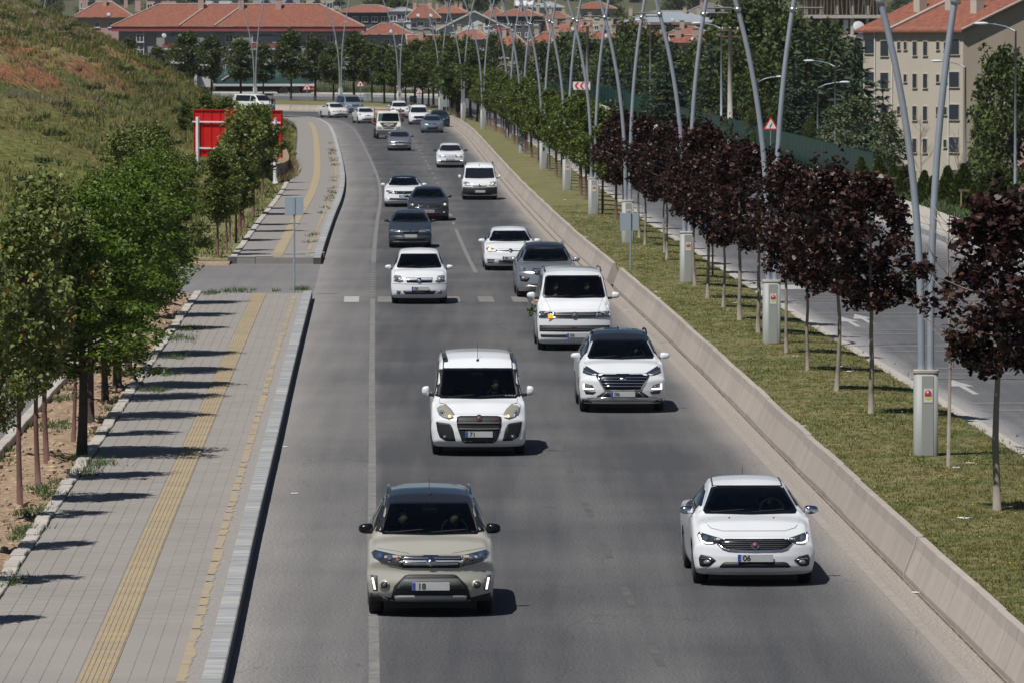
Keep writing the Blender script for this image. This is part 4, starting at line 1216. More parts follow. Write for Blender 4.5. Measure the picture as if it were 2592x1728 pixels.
def glass():
    m = bpy.data.materials.new('glass'); t, b = nt(m); L = t.links.new
    t.nodes.remove(b)
    tr = t.nodes.new('ShaderNodeBsdfTransparent'); tr.inputs[0].default_value = (.30, .37, .38, 1)
    gl = t.nodes.new('ShaderNodeBsdfGlossy'); gl.inputs['Roughness'].default_value = .03; gl.inputs[0].default_value = (.9, .95, 1, 1)
    fr = t.nodes.new('ShaderNodeFresnel'); fr.inputs[0].default_value = 1.42
    mx = t.nodes.new('ShaderNodeMixShader'); L(fr.outputs[0], mx.inputs[0]); L(tr.outputs[0], mx.inputs[1]); L(gl.outputs[0], mx.inputs[2])
    L(mx.outputs[0], t.nodes['Material Output'].inputs[0]); MATS['glass'] = m
glass()
mat('glass_dark', (.010, .013, .018), .05, spec=.5)

def section(y, p):
    """half cross-section of the body at station y: points from the middle of the floor up to the middle of the roof"""
    W2 = p['W'] / 2
    L = p['L']
    zt = lerp_tab(p['top'], y); wt = lerp_tab(p['wt'], y) ; zs = min(lerp_tab(p['sh'], y), zt - .035); dz = lerp_tab(p['dz'], y)
    re = max(0, (y - (L - .5)) / .5)
    wm = W2 * (1 - .10 * re ** 2.2)
    wt = min(wt * (1 - .06 * re ** 2), wm * .965)
    zb = p['zb'] + .14 * re ** 2
    ze = max(zs + .018, zt - dz)
    pts = [(0, zb), (wm * .80, zb), (wm * .93, zb + .02), (wm * .965, zb + .10), (wm * .985, zb + (zs - zb) * .42), (wm, zb + (zs - zb) * .68), (wm * .985, zs - .05), (wm * .955, zs)]
    g = ze - zs
    if g > .12:
        x0 = wm * .955
        pts += [(x0 + (wt - x0) * .10, zs + .03), (x0 + (wt - x0) * .5, zs + g * .48), (wt + .012, ze - .06), (wt - .012, ze - .012), (wt - .06, ze + dz * .35), (wt * .6, zt - dz * .22), (0, zt)]
    else:
        x0 = wm * .955; e = min(wt, x0 - .01)
        pts += [(x0 + (e - x0) * .3, zs + g * .3), (x0 + (e - x0) * .55, zs + g * .55), (x0 + (e - x0) * .8, zs + g * .8), (e, ze), (e * .9, ze + (zt - ze) * .35), (e * .6, zt - (zt - ze) * .22), (0, zt)]
    return pts
SEG = [5, 2, 2, 3, 3, 3, 2, 2, 6, 6, 2, 2, 6, 8]
def hull(p):
    """body shell as a dense closed surface; the front end is rounded in plan and in profile"""
    L, W2 = p['L'], p['W'] / 2
    ys = []
    y = 0.0
    while y < L: ys.append(y); y += .03 if y < .35 else (.055 if y < p['yr'] + .3 else .12)
    ys.append(L)
    half = []
    for y in ys:
        pts = [Vector((a, b, 0)) for a, b in section(y, p)]
        out = []
        for i in range(len(pts) - 1):
            p0 = pts[max(0, i - 1)]; p1 = pts[i]; p2 = pts[i + 1]; p3 = pts[min(len(pts) - 1, i + 2)]
            n = SEG[i]
            for k in range(n):
                t = k / n
                m1 = (p2 - p0) * .5; m2 = (p3 - p1) * .5; l = (p2 - p1).length
                if m1.length > l: m1 = m1.normalized() * l
                if m2.length > l: m2 = m2.normalized() * l
                q = p1 * (2 * t ** 3 - 3 * t * t + 1) + m1 * (t ** 3 - 2 * t * t + t) + p2 * (-2 * t ** 3 + 3 * t * t) + m2 * (t ** 3 - t * t)
                out.append((q.x, q.y))
        out.append((pts[-1].x, pts[-1].y)); half.append(out)
    n = len(half[0]); ring = 2 * n - 2
    verts = []
    def full(row): return [(x, z) for x, z in row] + [(-x, z) for x, z in reversed(row[1:-1])]
    sw, fall = p.get('sweep', .30), p.get('fall', .85)
    def bend(x, y, z):
        f = max(0.0, 1 - y / fall) ** 1.4
        return y + f * (sw * (abs(x) / W2) ** 2.8 + lerp_tab(p['prof'], z))
    rows = []
    # front cap: shrinking rings
    f0 = full(half[0]); zc = p['zb'] + (half[0][-1][1] - p['zb']) * .5
    for k in (.02, .2, .4, .6, .78, .92):
        rows.append([(x * k, 0.0, zc + (z - zc) * k) for x, z in f0])
    e = p.get('round', .05)
    for y, h in zip(ys, half): rows.append([(x, y, z) for x, z in full(h)])
    # rounded leading edge
    for (x, z), i in zip(f0, range(ring)): pass
    fl = full(half[-1]); zc2 = (half[-1][0][1] + half[-1][-1][1]) / 2
    for k in (.9, .6, .3, .02): rows.append([(x * k, L, zc2 + (z - zc2) * k) for x, z in fl])
    mb = MB()
    for r, row in enumerate(rows):
        for x, y, z in row: mb.v.append((x, bend(x, y, z), z))
    for r in range(len(rows) - 1):
        for k in range(ring):
            k2 = (k + 1) % ring; mb.f.append((r * ring + k, r * ring + k2, (r + 1) * ring + k2, (r + 1) * ring + k))
    return mb

def body_spec(kind, L, W, H, h0, hc, yc, yr, zr, wr, wc, **o):
    """h0 bonnet front, hc cowl height, yc cowl, yr front of roof, zr its height, wr roof half width, wc windscreen base half width"""
    W2 = W / 2
    top = [(0, h0), (.12, h0 + .03), (yc * .6, h0 + (hc - h0) * .78), (yc - .06, hc), (yc + .04, hc + .03), (yc + (yr - yc) * .5, hc + .02 + (zr - hc) * .54), (yr, zr), (yr + .28, zr + (H - zr) * .62), (yr + .75, H)]
    if kind == 'sedan': top += [(L - 1.75, H - .05), (L - 1.35, H - .16), (L - .72, o.get('deck', 1.05)), (L - .1, o.get('deck', 1.05) - .03), (L, o.get('deck', 1.05) - .12)]
    elif kind == 'hatch': top += [(L - .9, H - .07), (L - .62, H - .15), (L - .12, H - .52), (L, H - .62)]
    else: top += [(L - .35, H - .03), (L - .08, H - .12), (L, H - .3)]
    belt = o.get('belt', hc - .06)
    sh = [(0, h0 - .12), (.25, h0 - .06), (yc, belt), (L * .75, belt + .05), (L, belt + .02)]
    wt = [(0, W2 * .80), (.3, W2 * .86), (yc - .1, W2 * .86), (yc + .05, wc), (yr, wr + .01), (yr + .5, wr), (L - .9, wr - .015), (L, wr - .08)]
    if kind == 'sedan': wt = wt[:-2] + [(L - 1.4, wr - .02), (L - .7, W2 * .80), (L, W2 * .76)]
    dz = [(0, .05), (yc, .055), (yr, .05), (yr + .5, o.get('crown', .07)), (L, .06)]
    zb = o.get('zb', .19)
    prof = o.get('prof', [(zb, .13), (zb + .10, .02), (.42, .0), (h0 - .22, .03), (h0 - .08, .06), (h0, .16), (h0 + .2, .22)])
    return dict(L=L, W=W, H=H, top=top, wt=wt, sh=sh, dz=dz, zb=zb, prof=prof, yc=yc, yr=yr, hc=hc, zr=zr, wr=wr, wc=wc, kind=kind, belt=belt,
                wf=o.get('wf', .82), wheelbase=o.get('wb', 2.6), tr=o.get('tr', .32), sweep=o.get('sweep', .30), h0=h0)

def inside(pt, poly):
    x, y = pt; c = False; j = len(poly) - 1
    for i in range(len(poly)):
        if (poly[i][1] > y) != (poly[j][1] > y) and x < (poly[j][0] - poly[i][0]) * (y - poly[i][1]) / (poly[j][1] - poly[i][1]) + poly[i][0]: c = not c
        j = i
    return c
def dense(poly, step):
    out = []
    for i in range(len(poly)):
        a, b = Vector(poly[i]), Vector(poly[(i + 1) % len(poly)]); n = max(1, int((b - a).length / step + .5))
        for k in range(n): out.append(a.lerp(b, k / n))
    return out
def sym(half):
    """mirror a half outline given from the middle (or its right end) round to the middle"""
    r = [(x, v) for x, v in half]
    return r + [(-x, v) for x, v in reversed(r) if abs(x) > 1e-6]
def circ(x, v, r, n=14, sx=1.0): return [(x + r * sx * math.cos(2 * math.pi * k / n), v + r * math.sin(2 * math.pi * k / n)) for k in range(n)]

class Panel:
    """fits a panel to the body: outline in front (x, v) or side (y, z) elevation, laid on the surface, given an edge"""
    def __init__(s, bvh, tan): s.b = bvh; s.tan = tan
    def hit(s, x, v, side=0):
        if side == 0:
            o = Vector((x, -1.0, v + 1.0 * s.tan)); d = Vector((0, 1, -s.tan)).normalized()
        else:
            o = Vector((3.0 * side, x, v)); d = Vector((-side, 0, 0))
        h = s.b.ray_cast(o, d)
        return h[0], d
    def make(s, poly, off=.006, thick=.03, step=.05, side=0):
        bd = dense(poly, step); n = len(bd)
        x0, x1 = min(p.x for p in bd), max(p.x for p in bd); y0, y1 = min(p.y for p in bd), max(p.y for p in bd)
        pl = [(p.x, p.y) for p in bd]; pts = list(bd)
        gx = max(1, int((x1 - x0) / step)); gy = max(1, int((y1 - y0) / step))
        for i in range(1, gx):
            for j in range(1, gy):
                q = (x0 + (x1 - x0) * i / gx, y0 + (y1 - y0) * j / gy)
                if inside(q, pl) and min((Vector(q) - b).length for b in bd) > step * .45: pts.append(Vector(q))
        vs, es, fs, *_ = delaunay_2d_cdt(pts, [(i, (i + 1) % n) for i in range(n)], [], 1, 1e-6)
        out = []; last = None
        for q in vs:
            h, d = s.hit(q.x, q.y, side)
            if h is None: h = None
            out.append((h, d))
        good = [h for h, d in out if h is not None]
        if not good: return MB()
        res = []
        for (h, d), q in zip(out, vs):
            if h is None:
                if side == 0:
                    yy = min(good, key=lambda g: (g.x - q.x) ** 2 + (g.z + g.y * s.tan - q.y) ** 2).y
                    h = Vector((q.x, yy, q.y - yy * s.tan))
                else:
                    xx = min(good, key=lambda g: (g.y - q.x) ** 2 + (g.z - q.y) ** 2).x; h = Vector((xx, q.x, q.y))
            res.append(h - d * off)
        mb = MB(); mb.v = [tuple(p) for p in res]; mb.f = [tuple(f) for f in fs]
        # edge of the panel goes back into the body
        cnt = {}
        for f in fs:
            for i in range(len(f)):
                e = (f[i], f[(i + 1) % len(f)]); k = (min(e), max(e)); cnt.setdefault(k, []).append(e)
        o = len(mb.v); d = out[0][1]
        mb.v += [tuple(p + d * thick) for p in res]
        for k, e in cnt.items():
            if len(e) == 1: a, b = e[0]; mb.f.append((b, a, a + o, b + o))
        used = {i for f in mb.f for i in f}; rm = {}; nv = []
        for i, q in enumerate(mb.v):
            if i in used: rm[i] = len(nv); nv.append(q)
        mb.v = nv; mb.f = [tuple(rm[i] for i in f) for f in mb.f]
        return mb

WHEELS = {}
def wheel_meshes(r, w=.21):
    k = round(r, 2)
    if k not in WHEELS:
        t = MB().lathe([(r * .62, -w / 2 + .02), (r * .70, -w / 2), (r * .94, -w / 2 + .005), (r, -w / 2 + .04), (r, w / 2 - .04), (r * .94, w / 2 - .005), (r * .70, w / 2), (r * .62, w / 2 - .02)], 28, 'x').mesh('wheel', 'rubber', True)
        rim = MB().lathe([(.02, -.03), (r * .60, -.03), (r * .64, -w / 2 + .02), (r * .64, w / 2 - .02), (r * .60, .03), (.02, .03)], 24, 'x')
        rim.lathe([(.02, -.062), (r * .2, -.062), (r * .22, .062), (.02, .062)], 14, 'x')
        for i in range(5):
            a = 2 * math.pi * i / 5
            for sx in (-.045, .045): rim.tube([(sx, math.cos(a) * r * .12, math.sin(a) * r * .12), (sx, math.cos(a) * r * .6, math.sin(a) * r * .6)], [.035, .024], 6)
        WHEELS[k] = (t, rim.mesh('rim', 'alloy', True))
    return WHEELS[k]
def interior_meshes():
    if 'int' in WHEELS: return WHEELS['int']
    seat = MB(); seat.box((0, .08, .28), (.50, .50, .17), bev=.05); seat.box((0, .36, .62), (.50, .16, .62), taper=.86, bev=.05); seat.box((0, .40, 1.02), (.25, .10, .17), bev=.04)
    wheel = MB()
    pts = [(.18 * math.cos(a), 0, .18 * math.sin(a)) for a in np.linspace(0, 2 * math.pi, 21)]
    wheel.tube(pts, .016, 6, cap=False); wheel.box((0, .01, -.02), (.3, .03, .05), bev=.01); wheel.box((0, .015, -.08), (.05, .03, .15), bev=.01)
    WHEELS['int'] = (seat.mesh('seat', 'seat_fabric', False), wheel.mesh('steering_wheel', 'dash_plastic', True))
    return WHEELS['int']

TEXT = {}
def text_mesh(s, size, m, extrude=.001, bold=0.0):
    k = (s, size, m if isinstance(m, str) else m.name, bold)
    if k not in TEXT:
        cu = bpy.data.curves.new('text', 'FONT'); cu.body = s; cu.size = size; cu.align_x = 'CENTER'; cu.align_y = 'CENTER'; cu.extrude = extrude; cu.offset = bold
        ob = bpy.data.objects.new('text', cu); C.objects.link(ob)
        dg = bpy.context.evaluated_depsgraph_get(); me = bpy.data.meshes.new_from_object(ob.evaluated_get(dg))
        bpy.data.objects.remove(ob); bpy.data.curves.remove(cu)
        me.materials.clear(); me.materials.append(MATS[m]); me.name = 'lettering'; TEXT[k] = me
    return TEXT[k]

HULLS = {}
def vehicle(name, label, cat, X, Y, spec, paint_m, parts, tan, rz=None, roof=None, detail=2, plate=None, plate_v=.45, plate_x=0.0, mirror=None, rails=None, antenna=None, glass_band=.05, pillar_black=False, side_glass=True, windows=None, key=None, group='cars coming along the main road', base_z=0.0, plate_y=0.0, ditch=False):
    p = spec; ky = key or (label,)
    if rz is None: rz = K.heading(Y) if X < lane_x(Y) else B.heading(Y)
    # X, Y: middle of the front axle on the road; shift back so the front bumper is p['wf'] ahead
    root = empty(name, (0, 0, 0), 0, label=label, category=cat, group=group)
    mb = hull(p)
    bvh = BVHTree.FromPolygons([Vector(v) for v in mb.v], mb.f)
    pn = Panel(bvh, tan)
    W2, L = p['W'] / 2, p['L']
    yc, yr = p['yc'], p['yr']
    vb = p['hc'] + .02 + (yc + .03) * tan; vt = p['zr'] - .008 + (yr - .01) * tan
    wb_, wt_ = p['wc'] - .035, p['wr'] - .035
    ws = [(-wt_ + .03, vt), (wt_ - .03, vt), (wt_, vt - .04), (wb_, vb + .05), (wb_ - .03, vb), (0, vb - .02), (-wb_ + .03, vb), (-wb_, vb + .05), (-wt_, vt - .04)]
    cyv = (vt + vb) / 2
    def inset(d): return [(x * (1 - d / wb_), cyv + (v - cyv) * (1 - d / ((vt - vb) / 2))) for x, v in ws]
    holes = []
    if detail >= 2:
        cutp = inset(.02)
        keep = []
        for f in mb.f:
            c = sum((Vector(mb.v[i]) for i in f), Vector()) / len(f)
            if yc - .1 < c.y < yr + .35 and c.z > p['hc'] - .05 and inside((c.x, c.z + c.y * tan), cutp): continue
            keep.append(f)
        mb.f = keep
    # wheel arches
    wy = (p['wf'], p['wf'] + p['wheelbase']); tr = p['tr']
    keep = []
    for f in mb.f:
        c = sum((Vector(mb.v[i]) for i in f), Vector()) / len(f)
        if abs(c.x) > W2 * .70 and any((c.y - y) ** 2 + (c.z - tr) ** 2 < (tr + .045) ** 2 for y in wy): continue
        keep.append(f)
    mb.f = keep
    body = mb.obj('body', paint_m, root, True)
    if roof:                                      # roof in another colour
        r = hull(p); fs = []
        for f in r.f:
            c = sum((Vector(r.v[i]) for i in f), Vector()) / len(f)
            if c.y > yr - .012 and c.z > lerp_tab(p['top'], c.y) - .11 and c.y < L - .5: fs.append(f)
        r.f = fs; us = sorted({i for f in fs for i in f}); rm = {i: k for k, i in enumerate(us)}
        r.v = [(r.v[i][0] * 1.002, r.v[i][1], r.v[i][2] + .004) for i in us]; r.f = [tuple(rm[i] for i in f) for f in fs]
        r.obj('roof', roof, root, True)
    if detail >= 2:
        g = pn.make(inset(.004), .004, .0, .09); g.obj('windscreen', 'glass', root, True)
        # black printed border of the windscreen
        band = MB(); o_ = dense(ws, .07); n = len(o_)
        i_ = [Vector((q.x * (1 - glass_band / wb_), cyv + (q.y - cyv) * (1 - glass_band / ((vt - vb) / 2)))) for q in o_]
        ok = True; vv = []
        for q in o_ + i_:
            h, d = pn.hit(q.x, q.y)
            if h is None: h = Vector((q.x, yc + (yr - yc) * (q.y - vb) / (vt - vb), q.y - (yc + (yr - yc) * (q.y - vb) / (vt - vb)) * tan))
            vv.append(h - d * .013)
        band.v = [tuple(q) for q in vv]; band.f = [(k, (k + 1) % n, (k + 1) % n + n, k + n) for k in range(n)]
        band.obj('windscreen_seal', 'black_gloss', root, True)
        seat, stw = interior_meshes()
        zf = p['belt'] - 1.02
        for sx in (-.36, .36): put('seat', seat, root, (sx * W2 / .9, yr - .15, zf + .12))
        bench = MB().box((0, yr + .95, zf + .78), (W2 * 1.35, .18, .62), bev=.04); 
        for sx in (-.35, .35): bench.box((sx, yr + .98, zf + 1.16), (.24, .1, .15), bev=.03)
        bench.obj('rear_seat', 'seat_fabric', root)
        MB().box((0, yc + .32, p['hc'] - .10), (wb_ * 1.9, .55, .16), bev=.05).obj('dashboard', 'dash_plastic', root)
        put('steering_wheel', stw, root, (.36 * W2 / .9, yc + .66, p['hc'] + .02)).rotation_euler = (R(-24), 0, 0)
        MB().box((0, yr - .06, p['zr'] - .13), (.22, .03, .07), bev=.012).obj('rear_view_mirror', 'plastic_black', root)
    else:
        pn.make(ws, .014, .02, .06).obj('windscreen', 'glass_dark', root, True)
    for sx in (-.30, .30):                      # wipers
        h0_, _ = pn.hit(sx - .28, vb + .012); h1_, _ = pn.hit(sx + .20, vb + .05)
        if h0_ and h1_ and detail >= 2: MB().tube([h0_ + Vector((0, -.016, .008)), h1_ + Vector((0, -.016, .010))], .009, 5).obj('wiper', 'plastic_black', root)
    if pillar_black:
        for sx in (1, -1):
            q = [(sx * (wb_ - .03), vb + .03), (sx * (wb_ + .075), vb + .05), (sx * (wt_ + .05), vt - .02), (sx * (wt_ - .03), vt - .02)]
            pn.make(q, .03, .05, .05).obj('pillar_trim', 'plastic_black', root, True)
    # side windows
    if side_glass:
        zl = p['belt'] + .05; ends = windows or ((yc + .42, yr + .62), (yr + .70, L - (1.25 if p['kind'] == 'sedan' else .62)))
        for side in (-1, 1):
            for a, b in ends:
                zu0 = min(lerp_tab(p['top'], a), p['H']) - lerp_tab(p['dz'], a) - .075; zu1 = min(lerp_tab(p['top'], b), p['H']) - lerp_tab(p['dz'], b) - .075
                if zu1 < zl + .1: continue
                zm = p['H'] - .07 - .075
                mid = (a + b) / 2; zum = lerp_tab(p['top'], mid) - lerp_tab(p['dz'], mid) - .075
                q = [(a, zl), (b, zl), (b, zu1), (mid, zum), (a, max(zl + .03, zu0))]
                pn.make(q, .010, .02, .09, side).obj('side_window', 'glass_dark', root, True)
    # front details
    made = {}
    for pt in parts:
        nm, m_, off, poly = pt[0], pt[1], pt[2], pt[3]
        mir = pt[4] if len(pt) > 4 else False; st = pt[5] if len(pt) > 5 else (.06 if detail >= 2 else .09); par = pt[6] if len(pt) > 6 else None
        for sgn in ((1, -1) if mir else (1,)):
            q = [(x * sgn, v) for x, v in poly]
            if sgn < 0: q = q[::-1]
            o = pn.make(q, off, .03, st).obj(nm, m_, (made.get((par, sgn)) or root) if par else root, True)
            made[(nm, sgn)] = o
    # number plate with its band and characters
    if plate is not None:
        h, d = pn.hit(plate_x, plate_v)
        if h is not None:
            pl = put('licence_plate', plate_mesh(), root, (plate_x, h.y - .02, plate_v - h.y * tan))
            put('plate_band', band_mesh(), pl, (-.235, -.006, 0))
            if plate:
                tx = put('plate_number', text_mesh(plate, .115, 'ink', .001, .003), pl, (-.125, -.0075, -.003)); tx.rotation_euler = (R(90), 0, 0)
    # wheels
    t, rm_ = wheel_meshes(tr)
    for y in wy:
        for sx in (-1, 1):
            w = put('wheel', t, root, (sx * (W2 - .13), y, tr)); put('rim', rm_, w, (sx * .035, 0, 0))
    MB().box((0, L * .5, p['zb'] + .10), (W2 * 1.5, L * .78, .16)).box((0, p['wf'], tr + .02), (W2 * 1.46, .72, .5)).box((0, p['wf'] + p['wheelbase'], tr + .02), (W2 * 1.46, .72, .5)).obj('underbody', 'plastic_black', root)
    # door mirrors
    mx, mv, msx, msz, mm = mirror or (W2 + .07, vb + .06, .2, .13, paint_m)
    my = yc + .42; mz = mv - my * tan
    for sx in (-1, 1):
        b = MB(); b.ball((0, 0, 0), (msx / 2, .07, msz / 2), 14, 9)
        sq = lambda t, h: math.copysign(abs(t / h) ** .62, t) * h
        b.v = [(sq(x, msx / 2), y * (1.15 if y < 0 else .45), sq(z if z > 0 else z * .85, msz / 2) * (1 - .22 * sx * x / (msx / 2))) for x, y, z in b.v]
        o = b.obj('door_mirror', mm, root, True, loc=(sx * mx, my, mz))
        MB().tube([(-sx * msx * .45, .02, -msz * .38), (-sx * (msx * .5 + .12), .05, -msz * .45)], [.03, .035], 6).obj('mirror_arm', 'plastic_black', o)
    if rails:
        for sx in (-1, 1):
            pts = []
            for k in range(9):
                y = yr + .35 + (L - 1.0 - yr - .35) * k / 8
                x = lerp_tab(p['wt'], y) - .03; z = lerp_tab(p['top'], y) - .03 + .040 * min(1, 6 * min(k / 8, 1 - k / 8) + .2)
                pts.append((sx * x, y, z))
            MB().tube(pts, .022, 8).obj('roof_rail', rails, root, True)
    if ditch:
        for sx in (-1, 1):
            pts = []
            for k in range(14):
                y = yr + .02 + (L - 1.5 - yr) * k / 13; h = bvh.ray_cast(Vector((sx * (lerp_tab(p['wt'], y) - .075), y, 3)), Vector((0, 0, -1)))[0]
                if h: pts.append(h + Vector((0, 0, .0)))
            MB().tube(pts, .013, 5).obj('roof_moulding', 'plastic_black', root)
    if antenna:
        ay, al = antenna
        z = lerp_tab(p['top'], ay)
        MB().lathe([(.03, -.01), (.03, .012), (.012, .03), (.006, .04)], 10).tube([(0, 0, .03), (.0, al * .35, al)], [.006, .003], 5).obj('antenna', 'plastic_black', root, loc=(0, ay, z))
    # place: local front axle -> X, Y
    root.rotation_euler = (0, 0, rz)
    root.location = (X + math.sin(rz) * p['wf'], Y - math.cos(rz) * p['wf'], base_z)
    return root
PL = {}
def plate_mesh():
    if 'p' not in PL: PL['p'] = MB().box((0, 0, 0), (.52, .012, .112), bev=.003).mesh('licence_plate', 'plate_white')
    return PL['p']
def band_mesh():
    if 'b' not in PL: PL['b'] = MB().box((0, 0, 0), (.045, .004, .108)).mesh('plate_band', 'plate_blue')
    return PL['b']
def lane_x(Y):
    a, b = K.at_y(Y), B.at_y(Y); return a.x + (b.x - a.x) * .55
def ground_at(u, v): p = P(u, v); return p.x, p.y

# ---------------- the five nearest, drawn from measurements
X, Y = ground_at(1089, 1550)
sp = body_spec('suv', 4.18, 1.775, 1.645, .87, 1.075, 1.02, 1.70, 1.50, .615, .73, wb=2.5, tr=.335, zb=.22, belt=1.02, prof=[(.22, .16), (.32, .03), (.5, 0), (.66, .05), (.78, .02), (.87, .12), (1.1, .2)])
T = .092
vit = vehicle('suv', 'beige compact SUV with a black roof, nearest car in the left lane', 'car', X, Y, sp, 'paint_beige', [
    ('upper_grille', 'black_gloss', .010, sym([(0, .885), (.44, .885), (.39, .70), (0, .70)])),
    ('grille_bar', 'chrome', .022, sym([(0, .872), (.42, .872), (.405, .825), (0, .822)])),
    ('grille_bar', 'chrome', .022, sym([(0, .790), (.395, .792), (.375, .742), (0, .738)])),
    ('headlight', 'lamp_housing', .012, [(.44, .88), (.62, .925), (.775, .965), (.825, .93), (.80, .855), (.70, .79), (.52, .735), (.39, .705)], True),
    ('headlight_lens', 'lamp_blue', .020, circ(.705, .885, .062), True, .04, 'headlight'), ('headlight_lens', 'lamp_lens', .026, circ(.705, .885, .033), True, .03, 'headlight'),
    ('headlight_lens', 'lamp_lens', .020, circ(.57, .855, .042), True, .04, 'headlight'), ('indicator', 'amber', .019, [(.44, .845), (.475, .85), (.485, .79), (.45, .775)], True, .05, 'headlight'),
    ('lower_surround', 'plastic_black', .012, sym([(0, .615), (.31, .613), (.36, .60), (.51, .45), (.56, .27), (.50, .245), (0, .245)])),
    ('lower_intake', 'plastic_grey', .020, sym([(0, .555), (.36, .555), (.40, .54), (.48, .41), (0, .405)])),
    ('skid_plate', 'silver_trim', .026, sym([(0, .318), (.505, .318), (.495, .245), (0, .245)])),
    ('bumper_cladding', 'plastic_black', .010, [(.56, .285), (.845, .36), (.835, .25), (.56, .23)], True),
    ('daytime_lamp_recess', 'plastic_grey', .008, [(.74, .60), (.84, .615), (.80, .39), (.74, .39)], True),
    ('daytime_lamp', 'led_white', .016, [(.795, .57), (.822, .57), (.79, .405), (.762, .405)], True),
    ('fog_lamp_ring', 'paint_beige', .016, circ(.647, .468, .075), True), ('fog_lamp', 'plastic_black', .022, circ(.647, .468, .05), True), ('fog_lamp_lens', 'lamp_lens', .027, circ(.647, .468, .03), True, .04, 'fog_lamp'),
    ('emblem', 'chrome', .034, circ(0, .79, .065, 16)),
    ('bonnet_seam', 'shut_line', .004, [(.30, .905), (.74, .985), (.745, .992), (.30, .912)], True, .05),
], T, roof='paint_black', plate='18', plate_v=.445, plate_x=.0, mirror=(.90, 1.267, .205, .15, 'black_gloss'), rails='chrome', antenna=(1.95, .26), glass_band=.03, pillar_black=True)

X, Y = ground_at(1903, 1473)
sp_t = body_spec('sedan', 4.53, 1.792, 1.475, .72, .98, 1.14, 1.96, 1.37, .585, .735, wb=2.64, tr=.315, zb=.17, deck=1.08, belt=.93, prof=[(.17, .15), (.26, .0), (.45, .0), (.58, .03), (.72, .10), (.9, .2)])
def tipo_parts(paint_m, lit=True):
    return [
    ('grille', 'black_gloss', .008, sym([(0, .715), (.43, .718), (.555, .655), (.47, .575), (.38, .545), (0, .535)])),
    ('grille_trim', 'chrome', .014, sym([(0, .553), (.38, .562), (.47, .592), (.55, .668), (.57, .655), (.48, .565), (.385, .53), (0, .518)])),
    ] + [('grille_slat', 'plastic_grey', .016, sym([(0, z + .005), (w, z + .005), (w, z - .004), (0, z - .004)]), False, .09) for z, w in ((.69, .46), (.662, .50), (.632, .49), (.603, .45), (.575, .40))] + [
    ('headlight', 'lamp_housing', .011, [(.46, .712), (.62, .765), (.80, .825), (.825, .775), (.79, .675), (.72, .642), (.60, .642), (.54, .672)], True),
    ('headlight_lens', 'lamp_lens', .019, circ(.715, .73, .042), True, .04, 'headlight'), ('headlight_lens', 'lamp_lens', .019, circ(.60, .715, .034), True, .04, 'headlight'),
    ('daytime_lamp', 'led_white' if lit else 'lamp_clear', .020, [(.792, .79), (.812, .775), (.785, .678), (.72, .648), (.61, .648), (.615, .664), (.715, .668), (.765, .695)], True, .04, 'headlight'),
    ('fog_recess', 'plastic_black', .010, [(.575, .40), (.645, .455), (.79, .487), (.82, .43), (.805, .33), (.76, .305), (.67, .312)], True),
    ('fog_trim', 'chrome', .018, [(.60, .403), (.66, .43), (.79, .437), (.795, .42), (.665, .415), (.60, .393)], True), ('fog_lamp', 'lamp_clear', .02, circ(.70, .373, .034, 12, 1.5), True),
    ('lower_intake', 'plastic_black', .010, sym([(0, .375), (.43, .375), (.475, .36), (.53, .30), (.50, .288), (0, .288)])),
    ('emblem', 'chrome', .03, circ(0, .62, .062, 16)), ('emblem_disc', 'emblem_red', .036, circ(0, .62, .046, 14)),
    ('bonnet_seam', 'shut_line', .0035, sym([(0, .838), (.46, .838), (.62, .885), (.72, 1.0), (.728, 1.0), (.626, .878), (.46, .830), (0, .830)])),
    ('washer_jet', 'plastic_black', .012, circ(.33, 1.035, .012, 8), True),
    ('lip', 'silver_trim', .004, sym([(0, .215), (.70, .235), (.71, .225), (0, .203)])),
    ]
tipo = vehicle('sedan', 'white sedan with black slatted grille in the right lane, nearest to the barrier', 'car', X, Y, sp_t, 'paint_white', tipo_parts('paint_white'), .0868, plate='06', plate_v=.43, mirror=(.93, 1.155, .21, .135, 'chrome'), antenna=(3.1, .22), ditch=True)

